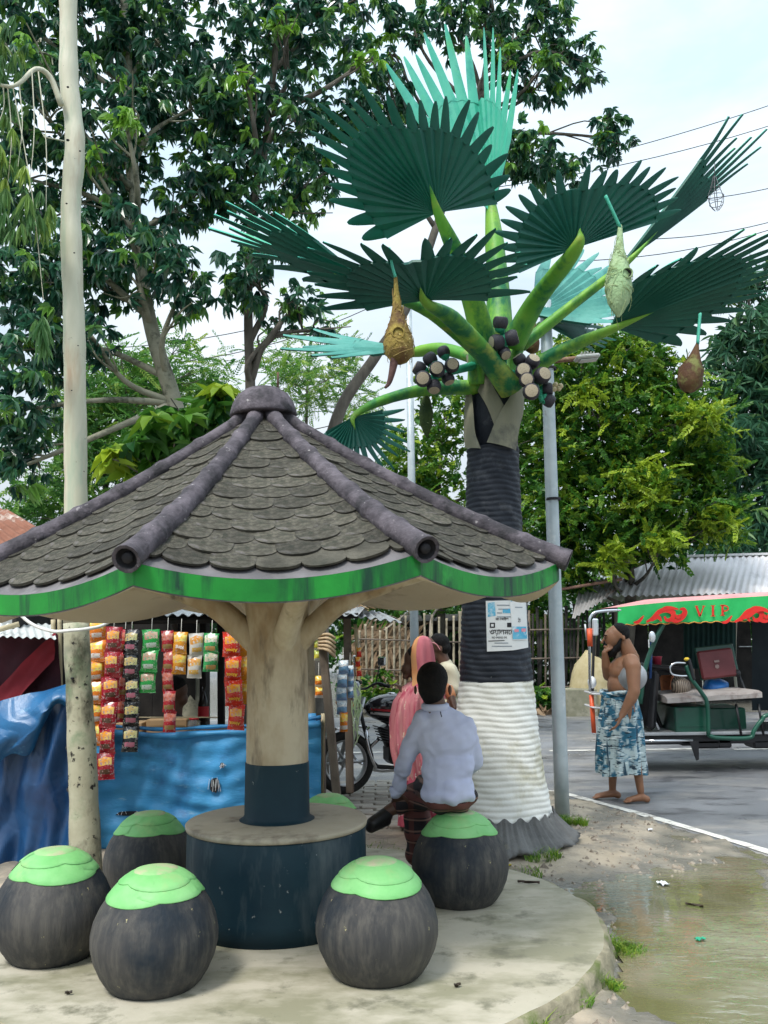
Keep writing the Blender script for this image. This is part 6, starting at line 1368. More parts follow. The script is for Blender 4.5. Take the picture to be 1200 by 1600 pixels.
# printed ornament: scroll shapes and letters VIP
SCN = [0]
def scroll(pts, w0):
    SCN[0] += 1; b = MB(); P = bez([np.array([x, y, 0]) for x, y in pts], 26); n = len(P); G = []
    for i, (x, y, _) in enumerate(P):
        T = P[min(n - 1, i + 1)] - P[max(0, i - 1)]; T = T / (np.linalg.norm(T) + 1e-9); nx, ny = -T[1], T[0]; wv = w0 * (math.sin(math.pi * (.08 + .9 * i / n))) ** .7
        G.append([K(x + nx * wv * s, y + ny * wv * s, RYn - .045 - .0022 * SCN[0]) for s in (-1, 0, 1)])
    b.grid(np.array(G)); return b.build('ornament', m_orn, rk)
def ornament(x0, flip=1):
    f = lambda pts: [(x0 + flip * dx, dy) for dx, dy in pts]
    scroll(f([(0, 972), (10, 966), (20, 956), (32, 953), (42, 958), (40, 967), (32, 969), (28, 963)]), 4.2); scroll(f([(22, 958), (28, 951), (38, 950), (50, 952)]), 3); scroll(f([(36, 968), (46, 970), (54, 966), (60, 958), (58, 952), (52, 952)]), 4.2); scroll(f([(8, 970), (18, 964), (24, 971)]), 3); scroll(f([(-20, 973), (-12, 971), (-4, 962)]), 2.6); scroll(f([(46, 961), (50, 964), (54, 960)]), 3)
ornament(1010); ornament(1148)
scroll([(1160, 966), (1170, 962), (1180, 954), (1192, 952), (1204, 958)], 4)
b = MB()
def stroke(b, pts, w_):
    for (xa, ya), (xb, yb_) in zip(pts[:-1], pts[1:]):
        d = np.array([xb - xa, yb_ - ya]); n = np.array([-d[1], d[0]]) / np.linalg.norm(d) * w_ / 2
        b.add([K(xa + n[0], ya + n[1], RYn - .05), K(xb + n[0], yb_ + n[1], RYn - .05), K(xb - n[0], yb_ - n[1], RYn - .05), K(xa - n[0], ya - n[1], RYn - .05)], [(0, 1, 2, 3)])
stroke(b, [(1088, 947.5), (1094, 963)], 3.4); stroke(b, [(1094, 963), (1099.5, 947.5)], 2); stroke(b, [(1086, 947), (1091, 947)], 1.3); stroke(b, [(1097, 947), (1102, 947)], 1.3); b.build('letter_v', m_orn, rk); b = MB()
stroke(b, [(1114, 946.5), (1114, 962.5)], 3.4); stroke(b, [(1110.5, 946.5), (1117.5, 946.5)], 1.3); stroke(b, [(1110.5, 962.5), (1117.5, 962.5)], 1.3); b.build('letter_i', m_orn, rk); b = MB()
stroke(b, [(1129, 946), (1129, 961.5)], 3.4); stroke(b, [(1125.5, 946), (1132, 946), (1137, 948), (1138, 951), (1136, 954), (1130, 955)], 2.2); stroke(b, [(1125.5, 961.5), (1132.5, 961.5)], 1.3); b.build('letter_p', m_orn, rk)
def pipe(name, pts, r, mat, n=20, nn=8):
    b = MB(); p = bez([K(*q) for q in pts], n) if len(pts) > 2 else np.array([K(*q) for q in pts]); b.tube(p, r, nn); return b.build(name, mat, rk)
for Y in (RYn + .02, RYf - .02):
    pipe('front_pillar', [(1038, 972, Y), (1024, 1000, Y), (1008, 1045, Y), (1000, 1100, Y)], .028, m_rg); pipe('roof_rail', [(968, 951, Y), (1060, 946, Y), (1330, 928, Y)], .014, m_chr)
    pipe('rear_pillar', [(1150, 960, Y), (1148, 1040, Y), (1152, 1090, Y)], .018, M('cream_strut', (.5, .47, .38), rough=.5)) if Y > 11 else None
pipe('nose_bar', [(985, 953, RYn), (940, 955, RYn), (924, 962, RYn), (921, 985, RYn), (922, 1080, RYn + .1)], .017, m_chr, 30)
pipe('nose_bar', [(985, 951, RYf), (945, 953, RYf), (930, 962, RYf), (928, 985, RYf), (926, 1080, RYf - .1)], .017, m_blk, 30)
pipe('windscreen_post', [(1018, 1000, RYn + .1), (1016, 1060, RYn + .1)], .016, M('blue_post', (.02, .07, .22), rough=.4))
gls = M('dusty_glass', (.45, .52, .55), rough=.25, trans=.5)
b = MB(); b.grid(np.array([[K(1000 + 8 * v, 985 + 60 * v, Y) for v in (0, 1)] for Y in (RYn + .08, RYf - .08)])); b.build('windscreen', gls, rk)
def disc_mirror(x, y, rx_, ry_, Y, nm='mirror'):
    b = MB(); c = K(x, y, Y); k = mpp(Y); b.ball(c, (rx_ * k, .02, ry_ * k), 16, 8); return b.build(nm, M('mirror_glass', (.72, .74, .76), rough=.12, metal=.6), rk)
disc_mirror(1019, 995, 5.5, 9, RYn - .05); 
b = MB(); k = mpp(RYn); b.bbox(K(930, 980, RYn - .03), (10 * k, .03, 27 * k), (0, .05, 0), b=.02); b.build('mirror', M('mirror_glass', (.7, .7, .7)), rk)
b = MB(); b.tube([K(921, 982, RYn - .03), K(922, 1010, RYn - .03)], .03, 10); b.build('orange_sleeve', M('orange_plastic', (.70, .10, .03), rough=.4), rk)
b = MB(); b.tube([K(914, 975, RYn), K(917, 1000, RYn)], .012, 6); b.build('wiper', m_alu, rk)
# front fork, wheel, brackets, headlamp
b = MB(); b.tube([K(924, 1086, RYn + .35), K(928, 1145, RYn + .35)], .026, 10); b.build('fork', M('orange_plastic', (.7, .1, .03)), rk)
b = MB(); b.tube([K(924, 1086, RYn + .7), K(928, 1145, RYn + .7)], .026, 10); b.build('fork', M('orange_plastic', (.7, .1, .03)), rk)
for y in (1083, 1104):
    b = MB(); b.bbox(K(930, y, RYn + .45), (.17, .42, .018), (0, .1, 0)); b.build('bracket', m_wst, rk)
b = MB(); b.ball(K(925, 1066, RYn + .4), (.05, .07, .07), 14, 8); b.build('headlamp', M('headlamp_glass', (.7, .72, .74)), rk)
wz = .24 - ro[2]
wheel('front_wheel', rk, (K(970, 1180, RYn + .5)[0], 10.65 - ro[1], wz), .24, .085)
for Y in (10.3, 11.1): wheel('rear_wheel', rk, (at(1262, 1180, Y)[0] - ro[0], Y - ro[1], wz), .24, .10)
# front cowl (dark) with dashboard and handlebar
b = MB(); b.grid(np.array([[K(x, y, Y) for x, y in ((1050, 1052), (1046, 1075), (1050, 1110), (1052, 1146))] for Y in (RYn + .5, RYf - .12)])); b.build('driver_seat_panel', m_blk, rk)
b = MB(); b.grid(np.array([[K(x, y, Y) for x, y in ((985, 1048), (975, 1075), (985, 1110), (1000, 1140))] for Y in (RYn + .12, RYn + .3, RYn + .6, RYf - .3, RYf - .12)])); b.build('front_cowl', m_blk, rk)
b = MB(); b.bbox(K(1012, 1092, RYn + .35), (.10, .5, .66), (0, .12, 0), b=.04); b.build('leg_shield', m_blk, rk)
for q_, (x_, y_, dx_, dz_) in enumerate(((1100, 1160, .26, .10), (1125, 1158, .16, .12), (1070, 1158, .18, .07), (1190, 1160, .3, .10))):
    b = MB(); b.bbox(K(x_, y_, RYn + .25), (dx_, .3, dz_), b=.02); b.build('underbody_unit', m_blk, rk)
b = MB(); b.bbox(K(1030, 1042, 10.7), (.44, .6, .05), (0, .10, 0), b=.02); b.build('dashboard', m_blk, rk)
pipe('handlebar', [(1004, 1040, RYn + .15), (1030, 1046, RYn + .4), (1046, 1050, RYn + .5)], .014, m_blk); pipe('handlebar', [(1002, 1036, RYf - .15), (1030, 1044, RYf - .4), (1046, 1050, RYf - .5)], .014, m_blk)
pipe('steering_column', [(1010, 1050, 10.7), (1020, 1100, 10.7), (1035, 1142, 10.7)], .025, m_blk)
pipe('pedal', [(1018, 1118, RYn + .2), (1030, 1140, RYn + .15)], .016, m_alu)
# floor, step, chassis
z0 = K(1040, 1148)[2]; xa, xb = K(985, 1148)[0], K(1330, 1148)[0]
b = MB(); b.bbox(((xa + xb) / 2, 10.7 - ro[1], z0), (xb - xa, 1.0, .035), b=.006); b.build('floor', m_alu, rk)
b = MB(); b.bbox(((xa + xb) / 2, 10.7 - ro[1], z0 - .07), (xb - xa, .9, .10), b=.01); b.build('chassis', m_blk, rk)
pipe('step_bar', [(992, 1158, RYn - .06), (1082, 1157, RYn - .06)], .016, m_chr)
b = MB(); k = mpp(RYn); b.prism([(-8 * k, 14 * k), (6 * k, 14 * k), (5 * k, -14 * k), (1 * k, -16 * k)], .02, axis=1, c=K(1086, 1172, RYn)); b.build('side_stand', m_blk, rk)
# bench: battery box, cushion, backrest
b = MB(); pa, pb_ = K(1056, 1148, RYn + .08), K(1108, 1104, RYn + .08); b.bbox(((pa[0] + pb_[0]) / 2, pa[1] + .42, (pa[2] + pb_[2]) / 2), (pb_[0] - pa[0], .84, pb_[2] - pa[2]), b=.012); box_ = b.build('battery_box', m_rg, rk)
b = MB(); b.box(((pa[0] + pb_[0]) / 2, pa[1] - .004, (pa[2] + pb_[2]) / 2 - .06), ((pb_[0] - pa[0]) * .8, .006, .012)); b.build('box_rib', m_rg, box_)
b = MB(); qa, qb = K(1108, 1148, RYn + .3), K(1165, 1106, RYn + .3); b.bbox(((qa[0] + qb[0]) / 2, qa[1] + .3, (qa[2] + qb[2]) / 2), (qb[0] - qa[0], .6, qb[2] - qa[2]), b=.012); b.build('battery_box', m_rg, rk)
b = MB(); G = []
c0, c1 = K(1042, 1096, RYn), K(1190, 1088, RYn)
for u in np.linspace(0, 1, 16):
    G.append([np.array([c0[0] + (c1[0] - c0[0]) * u, RYn - .02 - ro[1] + .85 * v, c0[2] + .03 + .045 * math.sin(math.pi * min(1, max(0, v))) ** .4 * math.sin(math.pi * (.04 + .92 * u)) ** .3 + .05 * u + .008 * math.sin(u * 14 + v * 6)]) for v in np.linspace(0, 1, 12)])
G = np.array(G); b.grid(G, flip=True); lo_ = G.copy(); lo_[..., 2] = c0[2] - .02 + .05 * np.linspace(0, 1, 16)[:, None]; b.grid(lo_)
b.grid(np.array([G[:, 0], lo_[:, 0]])); b.grid(np.array([G[0], lo_[0]])); b.grid(np.array([G[-1], lo_[-1]])); b.grid(np.array([G[:, -1], lo_[:, -1]])); b.build('seat_cushion', m_seat, rk)
b = MB(); b.bbox(K(1120, 1037, RYn + .36), (58 * k, .05, 46 * k), (-.15, -.10, 0), b=.02); br_ = b.build('backrest', m_maroon, rk)
b = MB(); o3 = K(1120, 1036, RYn + .325); b.bbox(o3 + [0, 0, .02], (.06, .006, .025), (-.15, -.1, 0)); b.lathe([(.02, 0), (.026, .003), (.02, .006)], 14, c=(0, 0, 0)); b.v[-1] = b.v[-1][:, [0, 2, 1]] + o3 + [0, -.005, -.04]; b.build('backrest_emblem', M('faded_emblem', (.32, .22, .2), rough=.6), br_)
b = MB(); b.bbox(K(1120, 1034, RYn + .42), (64 * k, .03, 54 * k), (-.15, -.10, 0), b=.015); b.build('backrest_frame', m_rg, rk)
pipe('seat_frame', [(1072, 1040, RYn - .02), (1080, 1060, RYn - .03), (1096, 1082, RYn - .03), (1105, 1100, RYn - .03), (1107, 1150, RYn - .03)], .024, m_rg, 24)
pipe('side_rail', [(1107, 1149, RYn - .03), (1122, 1153, RYn - .03), (1170, 1153, RYn - .03), (1178, 1142, RYn - .03), (1190, 1126, RYn - .03), (1210, 1116, RYn - .03), (1330, 1112, RYn - .03)], .024, m_rg, 36)
b = MB(); b.grid(np.array([[K(x, y, Y) for Y in (RYn - .02, RYf)] for x, y in ((1176, 1152), (1186, 1132), (1205, 1119), (1240, 1114), (1330, 1112))])); b.build('rear_fender', m_rg, rk)
pipe('hand_loop', [(1072, 1036, RYn - .04), (1055, 1036, RYn - .04), (1047, 1043, RYn - .04), (1050, 1053, RYn - .04), (1062, 1056, RYn - .04), (1074, 1056, RYn - .04)], .011, m_chr, 30)
pipe('grab_handle', [(1076, 1030, RYn - .04), (1080, 1045, RYn - .04), (1084, 1062, RYn - .04)], .022, m_blk)
b = MB(); b.bbox(K(1073, 1030, RYn - .04), (.06, .04, .04), b=.015); b.build('yellow_knob', M('yellow_plastic', (.7, .48, .04), rough=.4), rk)
pipe('bracket_tube', [(1152, 1050, RYn + .4), (1160, 1068, RYn + .35), (1166, 1085, RYn + .3)], .016, m_blk)
b = MB(); b.ball(K(1152, 1052, RYn + .35), (.04, .04, .045), 10, 8); b.build('hinge', m_blk, rk)
for x in (1150, 1185):
    pipe('seat_leg', [(x, 1100, RYn + .05), (x + 8, 1148, RYn + .05)], .014, m_blk)
b = MB(); b.grid(np.array([[K(1175 - 0, 965, RYf), K(1175, 1110, RYf)], [K(1330, 965, RYf), K(1330, 1110, RYf)]])); b.build('rear_curtain', M('dark_curtain', (.010, .016, .022), (.018, .026, .032), scale=4, rough=.8), rk)
for xq in np.arange(1062, 1150, 5.5):
    pass
G = [[K(x, y, RYf - .05 + .015 * math.sin(x * .8)) for y in (962, 1000, 1045)] for x in np.linspace(1068, 1150, 40)]; b = MB(); b.grid(np.array(G)); b.build('side_curtain', M('dark_green_curtain', (.008, .04, .038), (.014, .06, .055), scale=5, rough=.8), rk)
# things lying in the rickshaw
def bag(name, label, cat, c, rad_, mat, seed):
    t = thing(name, label, cat, tuple(c - [0, 0, rad_[2]])); b = MB(); b.ball((0, 0, rad_[2]), rad_, 18, 12); b.v = [v * (1 + .10 * vnoise(v, 14, seed)[:, None]) for v in b.v]; b.build('bag_body', mat, t); return t
t = bag('plastic_bag', 'blue plastic bag on the rickshaw bench behind the maroon backrest', 'bag', at(1117, 1072, RYn + .5), (.15, .12, .10), M('blue_bag_plastic', (.015, .12, .38), (.03, .18, .5), scale=6, rough=.3), 4)
m_strp = bpy.data.materials.new('striped_knit'); m_strp.use_nodes = True; nt2 = m_strp.node_tree; wv_ = N(nt2, 'ShaderNodeTexWave', i_Scale=14.0, i_Distortion=3.0); tcx = N(nt2, 'ShaderNodeTexCoord'); nt2.links.new(tcx.outputs['Object'], wv_.inputs['Vector']); rpx = N(nt2, 'ShaderNodeValToRGB'); rpx.color_ramp.elements[0].color = (.05, .035, .028, 1); rpx.color_ramp.elements[1].color = (.32, .26, .20, 1); nt2.links.new(wv_.outputs[0], rpx.inputs[0]); nt2.links.new(rpx.outputs[0], nt2.nodes['Principled BSDF'].inputs['Base Color'])
bag('cloth_bundle', 'brown striped cloth bundle on the left end of the rickshaw bench', 'bundle', at(1064, 1074, RYn + .35), (.11, .12, .11), m_strp, 6)
t = thing('orange_panel', 'faded orange plastic panel standing behind the rickshaw bench', 'panel', tuple(at(1046, 1112, RYn + .75))); b = MB(); b.bbox((0, 0, .21), (.17, .05, .44), (0, -.04, 0), b=.02); b.build('board', M('faded_orange', (.62, .18, .07), (.7, .26, .12), scale=6, rough=.6, stain=((.3, .1, .06), 7, .6, .7)), t)
t = thing('red_tub', 'small pink-red plastic tub on the rickshaw dashboard', 'tub', tuple(at(1027, 1039, RYn + .6))); b = MB(); b.lathe([(.045, 0), (.055, .085), (.06, .09), (.06, .10), (.001, .102)], 18); b.build('tub_body', M('pink_red_plastic', (.6, .06, .1), rough=.35), t)
# ============================================================ people
def skinmat(name, c): 
    m = M(name, [q * .85 for q in c], c, scale=9, rough=.5, bump=.08, bscale=60, spec=.4)
    m.node_tree.nodes['Principled BSDF'].inputs['Subsurface Weight'].default_value = .12; m.node_tree.nodes['Principled BSDF'].inputs['Subsurface Radius'].default_value = (.02, .008, .004)
    return m
def rcone(b, p0, p1, r0, r1, n=14):
    p0, p1 = np.array(p0, float), np.array(p1, float); k = 7
    b.tube(np.array([p0 + (p1 - p0) * q for q in np.linspace(0, 1, k)]), np.linspace(r0, r1, k), n); b.ball(p0, r0, n, 8); b.ball(p1, r1, n, 8)
def organic(name, parent, prims, voxel, mat, smooth=8, factor=.5, noise=None):
    """fuse tapered limbs and ellipsoids into one continuous skin"""
    b = MB()
    for q in prims:
        if q[0] == 'c': rcone(b, *q[1:5])
        else: b.ball(q[1], q[2], 18, 12, rot=q[3] if len(q) > 3 else None)
    me0 = b.mesh('tmp'); o = bpy.data.objects.new('tmp', me0); COL.objects.link(o)
    md = o.modifiers.new('r', 'REMESH'); md.mode = 'VOXEL'; md.voxel_size = voxel
    if smooth: ms = o.modifiers.new('s', 'SMOOTH'); ms.iterations = smooth; ms.factor = factor
    dg = bpy.context.evaluated_depsgraph_get(); me = bpy.data.meshes.new_from_object(o.evaluated_get(dg)); bpy.data.objects.remove(o); bpy.data.meshes.remove(me0)
    if noise:
        V = np.zeros(len(me.vertices) * 3, np.float32); me.vertices.foreach_get('co', V); V = V.reshape(-1, 3); Nn = np.zeros(len(V) * 3, np.float32); me.vertices.foreach_get('normal', Nn); V = V + Nn.reshape(-1, 3) * noise(V)[:, None]; me.vertices.foreach_set('co', V.astype(np.float32).ravel())
    me.polygons.foreach_set('use_smooth', np.ones(len(me.polygons), bool)); me.materials.clear(); me.materials.append(mat); me.update(); me.name = name
    q = bpy.data.objects.new(name, me); COL.objects.link(q); q.parent = parent; return q
def hand(palm, direction, side, up, size=1.0, curl=.5, thumb=1):
    """prims of a hand: palm and five bent fingers of unequal length"""
    d = np.array(direction, float); d /= np.linalg.norm(d); s = np.array(side, float); s -= d * (s @ d); s /= np.linalg.norm(s); u = np.cross(d, s) if up is None else np.array(up, float)
    u = u - d * (u @ d); u = u - s * (u @ s); u /= np.linalg.norm(u); p = np.array(palm, float); out = []
    for q in (-.024, -.008, .008, .024): out.append(('c', p + s * q * size * .8, p + d * .075 * size + s * q * size, .014 * size, .012 * size))
    for q, L_ in ((-.030, .062), (-.010, .078), (.010, .085), (.030, .075)):
        b0 = p + d * .08 * size + s * q * size; d1 = d * math.cos(curl * .6) - u * math.sin(curl * .6); d2 = d * math.cos(curl * 1.7) - u * math.sin(curl * 1.7)
        m_ = b0 + d1 * L_ * .52 * size; out.append(('c', b0, m_, .0098 * size, .009 * size)); out.append(('c', m_, m_ + d2 * L_ * .5 * size, .009 * size, .007 * size))
    t0 = p + s * .028 * thumb * size + d * .012 * size; t1 = t0 + (s * thumb * .7 + d * .6 - u * .35) * .04 * size; out += [('c', t0, t1, .012 * size, .011 * size), ('c', t1, t1 + (s * thumb * .25 + d * .9 - u * .4) * .035 * size, .011 * size, .008 * size)]
    return out
def loft(rows, n, folds, seed, amp):
    """cloth tube from (centre, half width x, half depth y, [fold gain]) rows"""
    r = np.random.default_rng(seed); ph = r.uniform(0, 6.28, 6); a = np.linspace(0, 2 * np.pi, n, endpoint=False); P = []
    m = len(rows)
    for i, (c, hx, hy, g) in enumerate(rows):
        f = 1 + g * amp * (np.sin(a * folds + ph[0] + .6 * math.sin(i * .5)) + .6 * np.sin(a * (folds * 2 + 1) + ph[1] + i * .15) + .4 * np.sin(a * 3 + ph[2] + i * .3))
        P.append(np.stack([c[0] + hx * f * np.cos(a), c[1] + hy * f * np.sin(a), np.full(n, c[2])], 1))
    return np.array(P)
def interp_rows(keys, k):
    """keys: (z, cx, cy, hx, hy, gain)"""
    K_ = np.array(keys, float); t = np.linspace(0, len(K_) - 1, k); out = []
    for q in t:
        v = [np.interp(q, range(len(K_)), K_[:, j]) for j in range(6)]; out.append(((v[1], v[2], v[0]), v[3], v[4], v[5]))
    return out
sk1 = skinmat('brown_skin', (.27, .130, .070)); sk2 = skinmat('deep_brown_skin', (.12, .062, .040)); m_hair = M('black_hair', (.004, .004, .0045), (.009, .008, .008), scale=40, rough=.7, bump=.8, bscale=140, spec=.2)
m_eye = M('dark_eye', (.01, .008, .007), rough=.2)
# ---- barechested man walking, one hand at his chin, a metal bowl under his arm
WY = 8.75; wpos = gnd(968, 1252, .006); WY = wpos[1]
man = thing('person', 'barechested bearded man in blue and white lungi walking on the road, hand at chin', 'person', (wpos[0], WY, .006)); mo = np.array(man.location)
def J(x, y, d=0.0): return at(x, y, WY + d) - mo
pr = [('e', J(965, 991), (.098, .078, .092), (0, .25, 0)), ('e', J(957.5, 996), (.084, .070, .10), (0, .12, 0)), ('e', J(953, 1013), (.05, .048, .034), (0, .2, 0)),
      ('c', J(944.5, 996), J(940, 1004), .009, .014), ('e', J(941, 1004.5), (.013, .018, .009)), ('e', J(946, 993, -.03), (.014, .018, .008)), ('e', J(946, 993, .03), (.014, .018, .008)), ('e', J(944.5, 1010), (.014, .022, .009)),
      ('e', J(975, 997, -.078), (.016, .010, .028)), ('e', J(975, 997, .078), (.016, .010, .028)),
      ('c', J(975, 1004), J(987, 1030), .066, .076), ('e', J(983, 1035), (.10, .17, .062), (0, .3, 0)), ('e', J(976, 1047), (.140, .175, .135), (0, .12, 0)), ('e', J(966, 1050), (.085, .15, .10)), ('e', J(973, 1073), (.140, .165, .15)), ('e', J(965, 1072), (.095, .14, .12)), ('e', J(973, 1100), (.13, .16, .10)),
      ('c', J(986, 1034, -.17), J(989, 1042, -.22), .078, .076), ('c', J(989, 1042, -.22), J(991, 1080, -.29), .072, .054), ('c', J(991, 1080, -.29), J(986, 1092, -.29), .055, .054), ('c', J(986, 1092, -.29), J(972, 1117, -.28), .052, .032),
      ('c', J(974, 1034, .16), J(966, 1040, .19), .06, .052), ('c', J(966, 1040, .19), J(950, 1056, .10), .058, .05), ('c', J(950, 1056, .10), J(947, 1040, .03), .05, .045), ('c', J(947, 1040, .03), J(945, 1020, -.02), .044, .03),
      ('c', J(966, 1105, .1), J(958, 1165, .1), .085, .06), ('c', J(958, 1165, .1), J(957, 1232, .12), .056, .034), ('c', J(978, 1105, -.1), J(990, 1165, -.1), .085, .06), ('c', J(990, 1165, -.1), J(1001, 1236, -.1), .056, .034)]
for (ax, ay, tx_, ty_, dd) in ((957, 1238, 924, 1247, .12), (1002, 1245, 972, 1254, -.10)):
    a_, t_ = J(ax, ay, dd), J(tx_, ty_, dd); a_[2] = max(a_[2], .05); t_[2] = .018; h_ = np.array([a_[0] + .05, a_[1], .034])
    pr += [('c', a_, h_, .036, .033), ('c', np.array([a_[0], a_[1], .05]), t_ + [.055, 0, .012], .036, .024)]
    for q in range(5): pr.append(('c', t_ + [.07, (q - 2) * .017, .006], t_ + [.012 + .012 * abs(q - 1), (q - 2) * .019, 0], .013, .0105 if q else .012))
pr += hand(J(972, 1117, -.28), J(966, 1130, -.28) - J(972, 1117, -.28), (.35, 1, 0), (1, -.35, .3), 1.15, .4, 1)
pr += hand(J(945, 1019, -.02), (.35, .1, .65), (-.2, 1, .1), (-.8, 0, .5), .92, 1.1, -1)
body_ = organic('body', man, pr, .0075, sk1, 6, .5)
hp_ = [('e', J(969.5, 985.5), (.088, .083, .076), (0, .35, 0)), ('e', J(973, 991), (.066, .083, .066))]
organic('hair', man, hp_, .008, m_hair, 3)
organic('beard', man, [('c', J(970, 998, -.062), J(966, 1010, -.056), .015, .022), ('c', J(970, 998, .062), J(966, 1010, .056), .015, .022), ('c', J(966, 1010, -.05), J(956, 1019, -.03), .026, .03), ('c', J(966, 1010, .05), J(956, 1019, .03), .026, .03), ('e', J(955, 1020), (.056, .052, .048)), ('e', J(962, 1013), (.050, .068, .042)), ('e', J(950, 1013), (.036, .045, .026)), ('e', J(947, 1007), (.014, .032, .007)), ('c', J(958, 1017, -.04), J(958, 1017, .04), .03, .03)], .007, m_hair, 3)
for d in (-.034, .034):
    b = MB(); b.ball(J(945, 997, d), (.008, .013, .0045), 10, 6); b.build('eye', m_eye, man)
    b = MB(); b.tube([J(943.3, 993.5, d * .5), J(943.8, 992, d), J(948, 993, d * 1.6)], .0055, 6); b.build('eyebrow', m_hair, man)
m_ikat = bpy.data.materials.new('ikat_cotton'); m_ikat.use_nodes = True; t = m_ikat.node_tree; L = t.links.new; bs = t.nodes['Principled BSDF']; bs.inputs['Roughness'].default_value = .8
tcn = N(t, 'ShaderNodeTexCoord'); col = None
def msk(scale, stretch, lo, hi, loc=(0, 0, 0), dist=0.0):
    mm = N(t, 'ShaderNodeMapping'); mm.inputs['Scale'].default_value = stretch; mm.inputs['Location'].default_value = loc; L(tcn.outputs['Object'], mm.inputs[0]); n_ = N(t, 'ShaderNodeTexNoise', i_Scale=scale, i_Detail=3.0, i_Distortion=dist); L(mm.outputs[0], n_.inputs['Vector']); mr_ = N(t, 'ShaderNodeMapRange'); mr_.inputs['From Min'].default_value = lo; mr_.inputs['From Max'].default_value = hi; L(n_.outputs['Fac'], mr_.inputs['Value']); return mr_.outputs[0]
prev = None
for (mk, cc) in ((msk(8, (1, 1, 1.0), .46, .54), (.02, .13, .21)), (msk(14, (1, 1, 5), .57, .61, (3, 1, 2)), (.012, .035, .055)), (msk(10, (1, 1, 7), .60, .64, (8, 2, 5)), (.72, .78, .78)), (msk(5, (4, 4, .25), .60, .64, (1, 7, 3)), (.012, .05, .085))):
    mxn = N(t, 'ShaderNodeMix', data_type='RGBA'); L(mk, mxn.inputs[0]); mxn.inputs[7].default_value = c4(cc)
    if prev is None: mxn.inputs[6].default_value = (.42, .52, .53, 1)
    else: L(prev, mxn.inputs[6])
    prev = mxn.outputs[2]
L(prev, bs.inputs['Base Color'])
def zz(y): return at(968, y, WY)[2] - mo[2]
def xx_(x): return (at(x, 1140, WY) - mo)[0]
rows = interp_rows([(zz(1080), xx_(969), 0, .145, .165, .3), (zz(1092), xx_(970), 0, .165, .175, .6), (zz(1120), xx_(970), 0, .195, .19, .8), (zz(1150), xx_(969), 0, .212, .195, 1), (zz(1180), xx_(969), 0, .222, .2, 1.15), (zz(1208), xx_(969), 0, .23, .2, 1.3)], 26)
LP = loft(rows, 120, 9, 4, .05); LP[-1, :, 2] += .012 * np.sin(np.linspace(0, 18, 120)) ; b = MB(); b.grid(LP, cv=True, flip=False); IN = LP.copy(); IN[..., :2] = (IN[..., :2] - [rows[10][0][0], 0]) * .985 + [rows[10][0][0], 0]; b.grid(IN, cv=True); lg = b.build('lungi', m_ikat, man)
b = MB(); kx = xx_(949); b.ball((kx, -.08, zz(1088)), (.05, .055, .04), 14, 10); b.tube(bez([np.array([kx, -.09, zz(1088)]), np.array([kx - .03, -.10, zz(1130)]), np.array([kx - .04, -.09, zz(1190)])], 12), np.linspace(.035, .05, 13), 10, squash=.5)
b.tube(bez([np.array([kx + .03, -.11, zz(1088)]), np.array([kx + .02, -.13, zz(1130)]), np.array([kx + .05, -.14, zz(1200)])], 12), np.linspace(.03, .045, 13), 10, squash=.45)
wr = [np.array([xx_(969) + .155 * math.cos(q), .175 * math.sin(q), zz(1082) + .01 * math.sin(3 * q)]) for q in np.linspace(0, 2 * np.pi, 30)]; b.tube(wr, .022, 8); b.build('knot', m_ikat, man)
pc = at(988, 1057, WY - .19); t = thing('metal_bowl', 'shiny aluminium bowl held under the barechested man\'s arm', 'bowl', tuple(pc)); t.rotation_mode = 'QUATERNION'; t.rotation_quaternion = Vector((.42, .85, -.12)).to_track_quat('Z', 'Y')
b = MB(); b.lathe([(.0005, -.052), (.03, -.052), (.034, -.056), (.040, -.056), (.044, -.052), (.072, -.050), (.078, -.044), (.10, -.026), (.104, -.018), (.12, .0), (.132, .006), (.134, .010), (.130, .012), (.112, .006), (.09, -.02), (.058, -.040), (.0005, -.043)], 40, capb=False, capt=False); b.build('bowl_shell', M('aluminium_ware', (.33, .34, .35), (.40, .41, .42), scale=6, rough=.42, metal=.55), t)

# ---- man on the stool, seen from behind
sp_ = STOOLS[1]; SYp = sp_[1]
sit = thing('person', 'man in pale blue shirt seen from behind sitting on a pod stool', 'person', (sp_[0], SYp, SLAB + .47)); so2 = np.array(sit.location)
def Q(x, y, d=0.0): return at(x, y, SYp - .02 + d) - so2
pr = [('e', Q(676, 1063), (.080, .098, .092)), ('e', Q(674, 1083, .03), (.066, .08, .065)), ('e', Q(703, 1078, .01), (.012, .02, .034)), ('e', Q(649, 1078, .03), (.010, .02, .03)), ('e', Q(670, 1085, .085), (.03, .03, .04)), ('c', Q(670, 1072, .10), Q(669, 1080, .115), .008, .013), ('c', Q(678, 1088), Q(684, 1120), .056, .066),
      ('e', Q(696, 1155), (.13, .075, .13)), ('e', Q(700, 1200), (.11, .075, .12)), ('e', Q(700, 1240, .02), (.13, .11, .06)),
      ('c', Q(690, 1240, .03), Q(650, 1243, .40), .09, .07), ('c', Q(650, 1243, .40), Q(652, 1330, .34), .06, .04), ('c', Q(712, 1242, .03), Q(668, 1232, .36), .09, .075), ('c', Q(668, 1232, .36), Q(606, 1268, .30), .055, .036),
      ('c', Q(664, 1130), Q(632, 1190, .08), .04, .036), ('c', Q(632, 1190, .08), Q(620, 1240, .22), .036, .026), ('c', Q(730, 1132), Q(740, 1192, .1), .04, .036), ('c', Q(742, 1192, .1), Q(715, 1215, .33), .04, .028)]
pr += hand(Q(620, 1242, .23), (.05, .6, -.5), (1, 0, 0), (0, .5, .6), 1.0, .6, 1); pr += hand(Q(715, 1215, .33), (-.6, .6, -.2), (.6, .6, 0), (0, 0, 1), 1.0, .5, 1)
